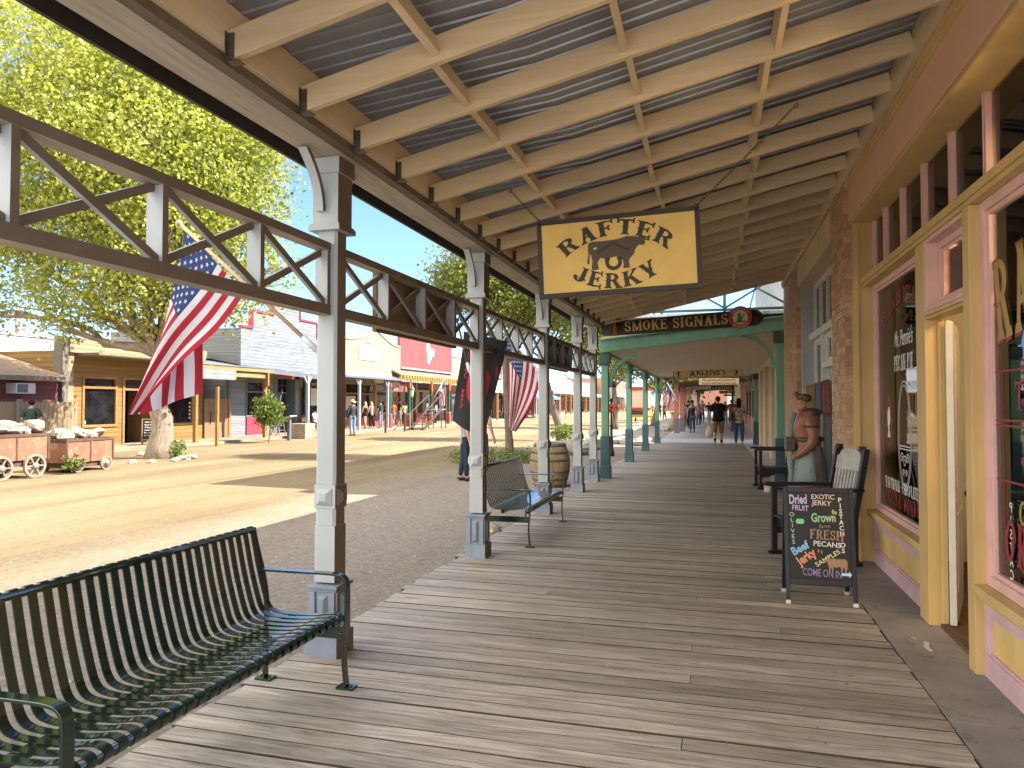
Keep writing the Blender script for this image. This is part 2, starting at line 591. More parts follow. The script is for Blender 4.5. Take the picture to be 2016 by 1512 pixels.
GL = {
	'R': (.74, _st(.17, 0, 1) + _arc(.3, .73, .24, .22, 90, -90, .18, .1) + _hb(.15, .32, .95, .1, 0) + _hb(.15, .32, .51, .1, 0) + _dg(.42, .5, .6, .03, .19) + [[(.45, -.03), (.76, -.03), (.72, .09), (.52, .09)]]),
	'A': (.78, _dg(.17, 0, .4, 1, .13) + _dg(.6, 0, .4, 1, .21) + _hb(.22, .56, .34, .09, 0) + [[(.02, -.03), (.34, -.03), (.28, .09), (.08, .09)], [(.42, -.03), (.78, -.03), (.72, .09), (.48, .09)], [(.26, 1.03), (.4, .93), (.54, 1.03), (.46, .85), (.34, .85)]]),
	'F': (.66, _st(.17, 0, 1) + _hb(.15, .58, .94) + _hb(.2, .45, .52)),
	'T': (.72, _st(.36, 0, 1) + _hb(.36, .66, .94) + [[(.36, .89), (.06, .89), (.06, .99), (.36, .99)], [(.13, .78), (.03, .74), (.06, .94), (.03, 1.06), (.12, 1.04)]]),
	'E': (.68, _st(.17, 0, 1) + _hb(.15, .6, .94) + _hb(.2, .46, .52) + _hb(.15, .6, .06)),
	'L': (.64, _st(.17, 0, 1) + _hb(.15, .56, .06)),
	'J': (.62, _st(.42, .2, 1) + _arc(.27, .22, .15, .17, 0, -180, .18, .12) + [[(.02, .2), (.2, .2), (.22, .32), (.05, .34)]]),
	'K': (.78, _st(.17, 0, 1) + _dg(.25, .42, .6, .96, .12) + _dg(.62, .03, .36, .6, .2) + [[(.46, -.03), (.8, -.03), (.74, .09), (.54, .09)], [(.46, 1.03), (.76, 1.03), (.7, .9), (.52, .9)]]),
	'Y': (.76, _st(.38, 0, .5) + _dg(.36, .4, .16, .96, .2) + _dg(.4, .4, .6, .96, .13) + [[(.0, 1.03), (.32, 1.03), (.27, .9), (.06, .9)], [(.46, 1.03), (.76, 1.03), (.7, .9), (.52, .9)]]),
	'S': (.62, _arc(.3, .74, .2, .21, 20, 270, .15, .12) + _arc(.3, .28, .2, .24, 90, -160, .17, .12) + [[(.46, .68), (.56, .68), (.56, 1.02), (.46, .9)], [(.03, .34), (.14, .34), (.14, .1), (.03, -.02)]]),
	'M': (.98, _st(.15, 0, 1, .13, .14) + _st(.82, 0, 1, .19, .15) + _dg(.46, .05, .2, .98, .16) + _dg(.5, .05, .8, .98, .11)),
	'O': (.74, _arc(.36, .5, .24, .44, 0, 360, .2, .11, 20) + [[(.02, .5), (.12, .42), (.22, .5), (.12, .58)], [(.5, .5), (.6, .42), (.7, .5), (.6, .58)]]),
	'I': (.38, _st(.18, 0, 1)),
	'G': (.76, _arc(.37, .5, .24, .44, 40, 330, .19, .11, 16) + _st(.6, .05, .42, .17, .13) + [[(.52, .7), (.62, .68), (.62, 1.02), (.52, .92)]]),
	'C': (.7, _arc(.37, .5, .24, .44, 40, 325, .19, .11, 16) + [[(.52, .7), (.62, .68), (.62, 1.02), (.52, .92)], [(.52, .3), (.62, .32), (.62, .0), (.52, .1)]]),
	'N': (.84, _st(.15, 0, 1, .12, .14) + _st(.68, 0, 1, .12, .14) + _dg(.66, .02, .18, .98, .2)),
	'P': (.68, _st(.17, 0, 1) + _arc(.3, .73, .24, .22, 90, -90, .18, .1) + _hb(.15, .32, .95, .1, 0) + _hb(.15, .32, .51, .1, 0)),
	'D': (.76, _st(.17, 0, 1) + _arc(.3, .5, .28, .44, 90, -90, .19, .11, 14) + _hb(.15, .32, .94, .11, 0) + _hb(.15, .32, .06, .11, 0)),
	'U': (.8, _st(.16, .3, 1) + _st(.64, .3, 1, .14, .15) + _arc(.4, .3, .23, .25, 180, 360, .18, .12)),
	'H': (.84, _st(.17, 0, 1) + _st(.66, 0, 1) + _hb(.2, .64, .5, .1, 0)),
	'B': (.72, _st(.17, 0, 1) + _arc(.3, .74, .22, .21, 90, -90, .18, .1) + _arc(.32, .28, .26, .24, 90, -90, .18, .1) + _hb(.15, .34, .95, .1, 0) + _hb(.15, .34, .52, .1, 0) + _hb(.15, .34, .05, .1, 0)),
	'W': (1.0, _dg(.3, .03, .14, .98, .19) + _dg(.32, .03, .5, .9, .11) + _dg(.68, .03, .5, .9, .19) + _dg(.7, .03, .86, .98, .11) + [[(0, 1.03), (.3, 1.03), (.25, .92), (.05, .92)], [(.72, 1.03), (1.0, 1.03), (.95, .92), (.77, .92)]]),
	'&': (.74, _arc(.3, .75, .15, .19, 0, 360, .12, .1, 14) + _arc(.3, .27, .22, .24, -30, -330, .14, .11, 14)),
	'-': (.4, _hb(.05, .32, .5, .12, 0)),
	' ': (.36, []),
}
def put_western(mb, s, o, ax, ay, h, wid=None, arc=None, nrm=None):
	"""forked-serif lettering built of strokes, centred on o; the strokes overlap, so each lies a hair above the last"""
	o, ax, ay = Vector(o), Vector(ax), Vector(ay)
	nz = ax.cross(ay).normalized() if nrm is None else Vector(nrm)
	tot = sum(GL[c][0] + .06 for c in s) - .06
	kx = h if wid is None else wid / tot
	x = -tot / 2
	for c in s:
		w, polys = GL[c]
		for i, P in enumerate(polys):
			pts = []
			for px, py in P:
				X, Yy = _warp((x + px) * kx, py * h, arc)
				pts.append(o + ax * X + ay * Yy + nz * (.0004 * (i + 1)))
			mb.add(pts, [tuple(range(len(pts)))], False)
		x += w + .06
def disc(n, r, r2=None, cx=0, cy=0, a0=0, a1=360):
	r2 = r if r2 is None else r2
	return [(cx + r * math.cos(rad(a0 + (a1 - a0) * k / n)), cy + r2 * math.sin(rad(a0 + (a1 - a0) * k / n))) for k in range(n + (a1 - a0 != 360))]
def facing(mb, d, idx, lim=.75, start=0):
	"""faces that look along d get another material (a differently painted side)"""
	d = Vector(d)
	for i in range(start, len(mb.f)):
		f = mb.f[i]
		a, b, c = (Vector(mb.v[k]) for k in f[:3])
		n = (b - a).cross(c - a)
		if n.length > 0 and n.normalized().dot(d) > lim:
			mb.m[i] = idx
M = {}
M['board'] = wood("weathered_board", (.25, .215, .175), (.60, .535, .45), 'X', .55, 1.0, .5, 1.0, .34, True, (.12, .095, .072))
M['post'] = paint("grey_post_paint", (.38, .41, .41), .6, .10, 4, .25, (1, 1, .3), worn=(.33, .33, .31), wornamt=.66)
M['postbrown'] = paint("brown_post_paint", (.13, .092, .06), .6, .18, 5, .2, worn=(.25, .2, .15), wornamt=.72)
M['base'] = paint("slate_base_paint", (.20, .235, .285), .55, .14, 6, .3, worn=(.36, .38, .40), wornamt=.64)
M['cream'] = wood("cream_rafter_paint", (.72, .53, .31), (.82, .63, .39), 'X', .6, .5, .18, 1.0, .16, True, (.56, .40, .23))
M['creamY'] = wood("cream_ledger_paint", (.70, .53, .33), (.80, .63, .41), 'Y', .6, .5, .18, 1.0, .1)
M['soffit'] = wood("weathered_soffit", (.34, .29, .22), (.50, .44, .36), 'Y', .7, .6, .25, 1.0, .1)
M['tin'] = paint("galvanised_tin", (.25, .26, .285), .42, .22, 1.6, .05, (1, .4, 1), metal=.55, spec=.5)
M['black'] = paint("black_paint", (.014, .014, .016), .4, .3, 8, .08)
M['iron'] = paint("dark_iron", (.03, .03, .03), .5, .3, 8, .1, metal=.6)
M['chain'] = paint("rusty_chain", (.16, .12, .085), .5, .3, 30, .1, metal=.6)
M['hang'] = paint("hanger_steel", (.085, .07, .052), .5, .3, 20, .1, metal=.3)
M['gutter'] = paint("dark_gutter", (.05, .043, .036), .6, .2, 6, .1)
def ground_material():
	m, N, L, B = _new("dirt")
	v = _coord(N, L)
	big = _noise(N, L, v, .22, 5, .6)
	trk = _noise(N, L, _coord(N, L, (1, .08, 1)), .9, 6, .62, .4)
	fine = _noise(N, L, v, 17, 10, .80)
	c = _ramp(N, L, big, [(.3, (.235, .172, .092)), (.7, (.30, .225, .13))])
	c = _mix(N, L, 1.0, c, _ramp(N, L, trk, [(.32, .66), (.52, 1.0), (.70, 1.12)]), 'MULTIPLY')
	c = _mix(N, L, 1.0, c, _ramp(N, L, fine, [(.3, .58), (.5, 1.0), (.72, 1.25)]), 'MULTIPLY')
	sep = N.new("ShaderNodeSeparateXYZ")
	L.new(v, sep.inputs[0])
	md = N.new("ShaderNodeMath"); md.operation = 'MULTIPLY_ADD'
	L.new(big, md.inputs[0]); md.inputs[1].default_value = 3.0
	L.new(sep.outputs[0], md.inputs[2])
	g = N.new("ShaderNodeMapRange")
	L.new(md.outputs[0], g.inputs[0])
	g.inputs[1].default_value = -6.5; g.inputs[2].default_value = -3.2
	g.inputs[3].default_value = 0.0; g.inputs[4].default_value = .75
	c = _mix(N, L, g.outputs[0], c, _mix(N, L, 1.0, (.30, .275, .25), _ramp(N, L, fine, [(.33, .5), (.5, 1.0), (.7, 1.4)]), 'MULTIPLY'))  # greyer gravel by the boardwalk, also made paler to lift the shaded strip
	vo = N.new("ShaderNodeTexVoronoi"); vo.inputs["Scale"].default_value = 16
	L.new(v, vo.inputs["Vector"])
	peb = _ramp(N, L, vo.outputs["Distance"], [(.06, 1.0), (.14, 0.0)])
	c = _mix(N, L, peb, c, _ramp(N, L, vo.outputs["Color"], [(0, (.26, .21, .16)), (1, (.58, .52, .44))]))
	L.new(c, B.inputs["Base Color"])
	B.inputs["Roughness"].default_value = .95
	B.inputs["Specular IOR Level"].default_value = .1
	h = N.new("ShaderNodeMath"); h.operation = 'MULTIPLY_ADD'
	L.new(peb, h.inputs[0]); h.inputs[1].default_value = .5; L.new(fine, h.inputs[2])
	_bump(N, L, B, h.outputs[0], .9, .05)
	return m
M['dirt'] = ground_material()
# ------------------------------------------------------------------ ground: one sheet to the horizon
def gz(x, y):
	z = -.15
	if x < -9:
		z += .10 * min(1, (-9 - x) / 6)
	if -60 < x < 4 and -10 < y < 120:
		z += .02 * mnoise.noise(Vector((x * .25, y * .2, 3))) + .008 * mnoise.noise(Vector((x * 1.3, y * 1.1, 7)))
		z += .012 * math.sin(x * 1.9 + .3 * math.sin(y * .3)) * (1 if -13 < x < -4 else 0) * .7
	return z
gb = MB()
xs = [-900, -300, -120, -60] + [-40 + .8 * i for i in range(11)] + [-31 + .35 * i for i in range(99)] + [4, 8, 20, 60, 200, 900]
ys = [-300, -60, -12] + [-4 + .4 * i for i in range(76)] + [27 + 1.2 * i for i in range(40)] + [80, 100, 140, 220, 400, 900, 2500]
gv = [(x, y, gz(x, y)) for y in ys for x in xs]
nx = len(xs)
gb.add(gv, [(j * nx + i, j * nx + i + 1, (j + 1) * nx + i + 1, (j + 1) * nx + i) for j in range(len(ys) - 1) for i in range(nx - 1)], True)
single("ground", gb, M['dirt'], kind="structure")
# ------------------------------------------------------------------ boardwalk: every board an island of its own
bw = MB()
y = -2.6
rb = random.Random(3)
while y < 30.4:
	w = .138 + rb.uniform(-.004, .004)
	gap = .006 + (rb.random() ** 3) * .012
	xl = -2.60 + rb.uniform(-.03, .03)
	zl, zr = rb.uniform(-.004, .002), rb.uniform(-.004, .002)
	xr = 1.125 + rb.uniform(-.012, .008)
	segs = [(xl, xr)]
	if rb.random() < .35:
		c = rb.choice([-1.38, -.15, .45]) + rb.uniform(-.01, .01)
		segs = [(xl, c - .002), (c + .002, xr)]
	for a, b in segs:
		za = zl + (zr - zl) * (a - xl) / (xr - xl)
		zb = zl + (zr - zl) * (b - xl) / (xr - xl)
		e = .0012
		vs, y0, y1 = [], y, y + w - gap
		sk = rb.uniform(-.004, .004)
		for X, Z in ((a, za), (b, zb)):
			d = sk if X == b else 0
			vs += [(X, y0 + d, Z - .04), (X, y0 + d, Z - e), (X, y0 + e + d, Z), (X, y1 - e + d, Z), (X, y1 + d, Z - e), (X, y1 + d, Z - .04)]
		bw.add(vs, [(2, 3, 9, 8), (5, 4, 3, 2, 1, 0), (6, 7, 8, 9, 10, 11)])
		bw.add(vs, [(0, 1, 7, 6), (1, 2, 8, 7), (3, 4, 10, 9), (4, 5, 11, 10)])
		bw.m[-4:] = [1] * 4
	y += w
M["edge"] = paint("dirty_board_edge", (.06, .047, .036), .9, .3, 20, .1)
single("boardwalk", bw, [M['board'], M["edge"]], kind="structure")
nb = MB()   # nail heads in rows over the joists
for k in range(170):
	yy = .9 + k * .138 + rb.uniform(-.004, .004)
	for X in (-2.5, -1.42, -.2, .42, 1.06):
		if yy < 9:
			for d in (.03, .1):
				if rb.random() < .75:
					nb.lathe([(.0045, .0), (.0045, .0015), (.001, .002)], (X + rb.uniform(-.02, .02), yy + d, -.0015), 6)
M['nail'] = paint("nail_head", (.42, .42, .42), .4, .2, 9, 0, metal=.5)
single("boardwalk_nails", nb, M['nail'], kind="structure")
ub = MB()
ub.box(-2.52, 1.12, -2.6, 30.4, -.3, -.045)
M['under'] = paint("dark_underside", (.05, .042, .034), .9, .2, 5, .1)
single("boardwalk_joists", ub, M['under'], kind="structure")
M['conc'] = paint("worn_concrete", (.245, .225, .21), .8, .22, 2.2, .35, worn=(.17, .16, .155), wornamt=.56, bscale=90)
cb = MB()
for y0, y1 in ((-2.6, 4.15), (4.155, 6.02), (6.025, 9.6), (9.605, 15.4)):
	cb.box(1.135, 1.75, y0, y1, -.2, -.004 + .002 * (y0 > 4.1) - .001 * (y0 > 6))
cb.cur = 1
cb.prism([(0, 0), (.03, .02), (.02, .09), (.05, .2), (.02, .22), (-.01, .1)], (1.33, 5.25, .0015), (1, 0, 0), (0, 1, 0), (0, 0, .001))
cb.prism([(0, 0), (.02, .0), (.01, .05), (-.01, .05)], (1.30, 5.5, .0015), (1, 0, 0), (0, 1, 0), (0, 0, .001))
M['chalky'] = paint("spilled_paint", (.5, .49, .47), .8)
single("concrete_strip", cb, [M['conc'], M['chalky']], kind="structure")
M['conc2'] = paint("pale_concrete", (.40, .40, .40), .8, .12, 1.5, .2)
fb = MB()
for k in range(9):
	fb.box(-2.3, 2.05, 30.42 + k * 4.2, 30.42 + k * 4.2 + 4.19, -.25, .005)
fb.box(1.76, 2.1, 15.4, 30.42, -.2, -.002)
fb.box(1.135, 1.755, 15.405, 30.42, -.2, -.002)
fb.box(-2.3, 2.05, 68.3, 150, -.25, .005)
fb.box(-9, 24, -16, -2.62, -.25, -.01)  # unseen pale slab behind the camera, added to bounce sunlight under the porch
single("concrete_pavement", fb, M['conc2'], kind="structure")
# ------------------------------------------------------------------ porch posts
def zigzag():
	return None
def make_post():
	p = thing("porch_post", "x", "porch post", (-2.40, 0, 0), 0, "grey porch posts along the boardwalk")
	s = MB()
	h = .072
	s.box(-h, h, -h, h, .46, .82)
	for z0, z1 in ((.82, .93), (1.08, 2.72)):
		c = .017
		oct_ = [(-h + c, -h), (h - c, -h), (h, -h + c), (h, h - c), (h - c, h), (-h + c, h), (-h, h - c), (-h, -h + c)]
		s.prism(oct_, (0, 0, z0), (1, 0, 0), (0, 1, 0), (0, 0, z1 - z0))
	s.box(-h - .004, h + .004, -h - .004, h + .004, .93, 1.08)
	facing(s, (1, 0, 0), 1)
	part("shaft", s, [M['post'], M['postbrown']], p, False, .003)
	for (ax, nrm) in (((1, 0, 0), (0, -1, 0)), ((0, 1, 0), (1, 0, 0)), ((0, -1, 0), (-1, 0, 0))):
		d = MB()
		n, a = Vector(nrm), Vector(ax)
		for (k, o0, o1) in ((.055, 0, .008), (.052, .008, .03)):
			t = .052 if o0 == 0 else .024
			c0 = [n * (h + .004 + o0) + a * x * k + Vector((0, 0, 1.005 + z * k)) for x, z in ((-1, -1), (1, -1), (1, 1), (-1, 1))]
			c1 = [n * (h + .004 + o1) + a * x * t + Vector((0, 0, 1.005 + z * t)) for x, z in ((-1, -1), (1, -1), (1, 1), (-1, 1))]
			d.add(c0 + c1, [(4, 5, 6, 7), (0, 1, 5, 4), (1, 2, 6, 5), (2, 3, 7, 6), (3, 0, 4, 7)])
		part("boss", d, M['postbrown'] if nrm[0] > .5 else M['post'], p, False)
	b = MB()
	b.box(-.088, .088, -.088, .088, .12, .425)
	b.box(-.112, .112, -.112, .112, -.004, .14)
	b.box(-.108, .108, -.108, .108, .425, .448)
	b.box(-.096, .096, -.096, .096, .405, .424)
	for (ax, n) in (((1, 0, 0), (0, -1, 0)), ((0, 1, 0), (1, 0, 0)), ((1, 0, 0), (0, 1, 0)), ((0, 1, 0), (-1, 0, 0))):
		a, n = Vector(ax), Vector(n)
		for x0, x1 in ((-.088, -.05), (.05, .088)):
			o = n * .089
			b.add([o + a * x0 + Vector((0, 0, .14)), o + a * x1 + Vector((0, 0, .14)), o + a * x1 + Vector((0, 0, .405)), o + a * x0 + Vector((0, 0, .405)),
				   o + n * .012 + a * x0 + Vector((0, 0, .14)), o + n * .012 + a * x1 + Vector((0, 0, .14)), o + n * .012 + a * x1 + Vector((0, 0, .405)), o + n * .012 + a * x0 + Vector((0, 0, .405))], BOXF)
		o = n * .089
		c0 = [o + a * x + Vector((0, 0, z)) for x, z in ((-.034, .16), (.034, .16), (.034, .385), (-.034, .385))]
		c1 = [o + n * .022 + a * x + Vector((0, 0, z)) for x, z in ((-.014, .18), (.014, .18), (.014, .365), (-.014, .365))]
		b.add(c0 + c1, [(4, 5, 6, 7), (0, 1, 5, 4), (1, 2, 6, 5), (2, 3, 7, 6), (3, 0, 4, 7)])
	facing(b, (1, 0, 0), 1)
	part("base", b, [M['base'], M['postbrown']], p, False, .003)
	c = MB()
	g = .092
	c.box(-g, g, -g, g, 2.75, 3.19)
	c.box(-g - .02, g + .02, -g - .02, g + .02, 2.715, 2.75)
	c.box(-g - .012, g + .012, -g - .012, g + .012, 2.75, 2.762)
	c.box(-g - .012, g + .012, -g - .012, g + .012, 3.085, 3.19)
	facing(c, (1, 0, 0), 1)
	part("capital", c, [M['post'], M['postbrown']], p, False, .003)
	for sgn in (-1, 1):
		k = MB()
		oo, ii = [], []
		for i in range(9):
			t = i / 8
			ang = rad(90 * t)
			oo.append((g + .002 + .20 * (1 - math.sin(ang)) ** 1.0 * .0 + .20 * (1 - math.cos(ang)), 2.86 + .325 * math.sin(ang)))
		oo = [(g + .004 + .19 * (t ** 2.2), 2.84 + .345 * t) for t in [i / 8 for i in range(9)]]
		ii = [(x + .032 + .012 * i / 8, z - .006) for i, (x, z) in enumerate(oo)]
		poly = oo + ii[::-1]
		k.prism([(sgn * x, z) for x, z in poly], (-.055, 0, 0), (0, 1, 0), (0, 0, 1), (.06, 0, 0))
		facing(k, (1, 0, 0), 1)
		part("bracket", k, [M['post'], M['postbrown']], p, False)
	return p
POST_Y = [1.16, 4.21, 7.26, 10.32, 13.06, 14.83]
p0 = make_post()
names = ["grey chamfered porch post with slate base nearest the camera, at the green bench's far end",
		 "grey porch post with slate base at the second green bench's near end, black flag behind",
		 "grey porch post rising behind the second bench's seat in front of the barrel",
		 "grey porch post with slate base just past the barrel, bare flagpole on it",
		 "grey porch post with slate base standing against the green painted post"]
for i, yy in enumerate(POST_Y[1:]):
	o = p0 if i == 0 else dup(p0)
	place(o, (-2.40, yy, 0), 0, names[i])
# ------------------------------------------------------------------ truss panels between the posts
def truss(y0, y1, nb_, label, board=None):
	t = thing("truss_panel", label, "truss", (-2.40, y0, 2.17), 0, "crossed trellis trusses between the porch posts")
	x0, x1 = -2.445, -2.375
	for nm_, z0, z1 in (("top_rail", 2.585, 2.635), ("bottom_rail", 2.17, 2.235)):
		m = MB()
		m.box(x0 - .015, x1 + .01, y0, y1, z0, z1)
		facing(m, (1, 0, 0), 1)
		facing(m, (0, 0, -1), 2)
		part(nm_, m, [M['post'], M['postbrown'], M['soffit']], t, True, .002)
	n = nb_
	L = (y1 - y0)
	for k in range(n + 1):
		yc = y0 + L * k / n
		yc = min(max(yc, y0 + .02), y1 - .02)
		m = MB()
		m.box(x0 - .012, x1 + .006, yc - .018, yc + .018, 2.236, 2.584)
		facing(m, (1, 0, 0), 1)
		part("stile", m, [M['post'], M['postbrown']], t, True)
	for k in range(n):
		a, b = y0 + L * k / n + .02, y0 + L * (k + 1) / n - .02
		for s, (u, v) in enumerate(((a, b), (b, a))):
			m = MB()
			X = x0 + .02 + .026 * s
			m.bar((X, u, 2.243), (X, v, 2.577), .024, .04, up=(0, 0, 1))
			facing(m, (1, 0, 0), 1)
			part("brace", m, [M['post'], M['postbrown']], t, True)
	if board:
		m = MB()
		m.box(x0 - .05, x0 - .016, board[0], board[1], 2.15, 2.66)
		M.setdefault('signback', paint("brown_sign_back", (.13, .075, .035), .7, .2, 4, .1))
		part("sign_board", m, M['signback'], t, True, label="dark brown board fixed across the street side of the truss")
truss(1.235, 4.135, 4, "crossed trellis truss left of the nearest porch post, tree behind it")
truss(4.285, 7.185, 4, "crossed trellis truss half backed by a brown board, first past the nearest post", (4.98, 6.75))
truss(7.335, 10.245, 4, "open crossed trellis truss above the second bench, flag behind it")
truss(10.395, 12.985, 4, "crossed trellis truss backed by a dark board, above the barrel", (10.42, 12.45))
truss(13.135, 14.755, 3, "short crossed trellis truss ending at the green post")
# ------------------------------------------------------------------ porch roof
RS = .22
def rz_(x):
	return 3.2 + RS * (x + 2.15)
roof = thing("porch_roof", "open-raftered porch roof in cream paint under corrugated tin", "porch roof", (-2.2, 4.2, 3.2))
YE = 15.15
YS0 = .95
m = MB()
m.box(-2.49, -2.265, YS0, YE, 3.193, 3.36)
part("beam", m, M['soffit'], roof, True)
m = MB()
m.box(-2.262, -2.20, YS0, YE, 3.197, 3.245)
part("beam_lip", m, M['postbrown'], roof, True)
for a, b in ((YS0, 1.9), (1.905, 4.93), (4.935, 9.4), (9.405, YE)):
	m = MB()
	m.box(-2.262, -2.165, a, b, 3.247, 3.47)
	part("rim_board", m, M['creamY'], roof, True)
m = MB()
m.box(-2.80, -2.775, YS0, YE, 3.285, 3.43)
m.box(-2.775, -2.60, YS0, YE, 3.41, 3.43)
part("gutter", m, M['gutter'], roof, True)
m = MB()
m.box(-2.77, -2.492, YS0, YE, 3.375, 3.395)
part("eave_strip", m, M['black'], roof, True)  # black strip paints in the shaded gap between gutter and beam
ups = Vector((-RS, 0, 1)).normalized()
RY = [2.85 + .619 * k for k in range(-3, 20)]
for k, yy in enumerate(RY):
	m = MB()
	a = Vector((-2.160, yy, rz_(-2.160) + .07))
	b = Vector((1.30, yy, rz_(1.30) + .07))
	m.bar(a, b, .042, .14, up=ups)
	part("rafter", m, M['cream'], roof, True, .003)
	h = MB()
	for s in (-1, 1):
		h.box(-2.163, -2.125, yy + s * .0225, yy + s * .0245, 3.195, 3.32)
		h.box(-2.163, -2.160, yy + s * .026, yy + s * .042, 3.20, 3.325)
	h.box(-2.163, -2.10, yy - .026, yy + .026, 3.186, 3.190)
	part("hanger", h, M['hang'], roof, True)
	if k:
		for X in (-1.4, -.5, .36):
			m = MB()
			xx = X + RND.uniform(-.03, .03)
			y0, y1 = RY[k - 1] + .022, yy - .022
			m.bar((xx, y0, rz_(xx) + .085), (xx, y1, rz_(xx) + .085), .040, .105, up=ups)
			part("blocking", m, M['creamY'], roof, True)
m = MB()
m.box(1.30, 1.40, YS0, 9.15, 3.93, 4.17)
m.box(1.30, 1.36, 9.16, 10.9, 3.93, 4.17)
m.box(1.30, 1.36, 10.92, YE, 3.93, 4.17)
part("wall_ledger", m, M['creamY'], roof, True)
m = MB()     # corrugated sheets, ribs run down the slope
prof = [(0, 0), (.006, -.011), (.016, -.011), (.022, 0), (.104, 0)]
pts = []
yy = YS0
while yy < YE - .1:
	for a, b in prof[:-1]:
		pts.append((yy + a, b))
	yy += prof[-1][0]
pts.append((yy, 0))
pts = [(a, b) for a, b in pts]
rows = []
for X in (-2.775, -2.165, -1.0, 1.40):
	zz = 3.2 + RS * (X + 2.15) + .150
	zz = {-2.775: 3.46, -2.165: 3.475}.get(X, zz)
	rows.append([(X, a, zz + .0 + b) for a, b in pts])
n = len(pts)
m.add([p for r in rows for p in r], [(j * n + i, j * n + i + 1, (j + 1) * n + i + 1, (j + 1) * n + i) for j in range(3) for i in range(n - 1)], False)
part("tin_sheet", m, M['tin'], roof, True)
# ------------------------------------------------------------------ the shop on the right
M['yellow'] = paint("yellow_trim_paint", (.56, .39, .16), .5, .12, 4, .2, (1, 1, .4), worn=(.50, .34, .15), wornamt=.62)
M['yellow2'] = paint("ochre_panel_paint", (.63, .44, .17), .55, .16, 3, .2, worn=(.50, .36, .17), wornamt=.60)
M['pink'] = paint("pink_sash_paint", (.68, .43, .39), .5, .1, 5, .15)
M['pinklow'] = paint("dusty_pink_paint", (.565, .375, .40), .55, .14, 4, .2, worn=(.47, .35, .33), wornamt=.62)
M['salmon'] = paint("salmon_header_paint", (.68, .41, .28), .55, .06, 2, .1)
M['glass'] = glass("window_glass", (.96, .97, .95))
M['brick'] = brick_island("tan_brick", (.60, .40, .23), (.42, .22, .13))
M['mortar'] = paint("mortar", (.36, .31, .25), .95, .2, 12, .3)
M['dkred'] = paint("red_lettering", (.25, .03, .035), .5, .08)
M['white'] = paint("white_lettering", (.78, .78, .76), .5, .06)
M['gold'] = paint("gold_lettering", (.36, .27, .07), .45, .1)
M['roomwall'] = paint("olive_cream_wall", (.74, .68, .50), .8, .06, 2, .05)
M['roomfloor'] = wood("shop_floor", (.10, .06, .03), (.2, .12, .06), 'Y')
M['oak'] = wood("oak_counter", (.20, .095, .035), (.36, .19, .08), 'Z', .45)
M['doorwhite'] = paint("worn_white_door", (.56, .55, .51), .5, .08, 6, .2, worn=(.30, .27, .22), wornamt=.66)
M['steel'] = paint("galvanised_bucket", (.45, .46, .47), .35, .15, 6, .05, metal=.9)
shop = thing("shop_building", "yellow and pink painted shop front with an open door under the porch", "shop", (1.5, 6, 0))
def bld(name, mat, boxes, parent=None, bev=.004, label=None):
	m = MB()
	for b in boxes:
		m.box(*b)
	return part(name, m, mat, shop if parent is None else parent, True, bev, label)
YF = 8.10   # far end of the front
SPLIT = {"jamb", "mullion", "grille", "pane", "notice", "corner_board", "cinnamon_post", "gold_frame", "legs", "rail", "crimson_panel", "display_partition", "side_wall"}
# posts and the far pilaster
bld("pilaster", M['yellow'], [(1.40, 1.66, YF, YF + .10, -.01, 3.47), (1.425, 1.45, YF - .02, YF - .001, -.01, 3.47)])
bld("door_post", M['yellow'], [(1.495, 1.61, 5.90, 6.14, -.01, 2.80), (1.575, 1.615, 5.865, 5.899, -.01, 2.20)])
bld("door_post", M['yellow'], [(1.485, 1.62, 4.90, 5.02, -.01, 2.80)])
bld("door_post", M['yellow'], [(1.485, 1.62, 2.2, 2.35, -.01, 2.80)])
bld("transom_bar", M['yellow'], [(1.485, 1.66, 1.8, YF - .021, 2.802, 2.90), (1.465, 1.484, 1.8, YF - .03, 2.83, 2.885)])
bld("door_head", M['yellow'], [(1.50, 1.62, 5.021, 5.899, 2.215, 2.27), (1.482, 1.499, 5.03, 5.89, 2.235, 2.262)])
bld("threshold", M['roomfloor'], [(1.56, 1.80, 5.021, 5.864, -.003, .022)])
# header: moulding, salmon frieze, moulding, brick strip
bld("header_moulding", M['yellow'], [(1.385, 1.66, 1.5, YF + .1, 3.47, 3.50), (1.40, 1.66, 1.5, YF - .001, 3.501, 3.56), (1.545, 1.66, 1.5, YF - .002, 3.561, 3.62)])
bld("frieze", M['salmon'], [(1.37, 1.66, 1.5, YF + .1, 3.565 - .06, 3.83)])
bld("cornice", M['yellow'], [(1.345, 1.50, 1.5, YF + .1, 3.832, 3.865), (1.33, 1.50, 1.5, YF + .1, 3.867, 3.895)])
def brick_wall(mb, x0, x1, y0, y1, z0, z1, seed=1, bl=.205, bh=.066, jt=.011):
	"""courses of separate bricks with rough faces, mortar set back (material 1)"""
	r = random.Random(seed)
	z, k = z0, 0
	while z + bh * .6 < z1:
		yy = y0 - (bl / 2 if k % 2 else 0)
		while yy < y1:
			a, b = max(yy, y0), min(yy + bl - jt, y1)
			if b - a > .02:
				o = r.uniform(-.006, .004)
				mb.box(x0 + o, x0 + .09, a + r.uniform(0, .003), b - r.uniform(0, .003), z + r.uniform(0, .003), min(z + bh, z1) - r.uniform(0, .003))
			yy += bl
		z += bh + jt
		k += 1
	mb.cur = 1
	mb.box(x0 + .008, x1, y0 + .006, y1 - .006, z0, z1)
	mb.cur = 0
m = MB()
brick_wall(m, 1.345, 1.46, 1.5, YF + .1, 3.90, 4.17, 3)
part("brick_strip", m, [M['brick'], M['mortar']], shop)
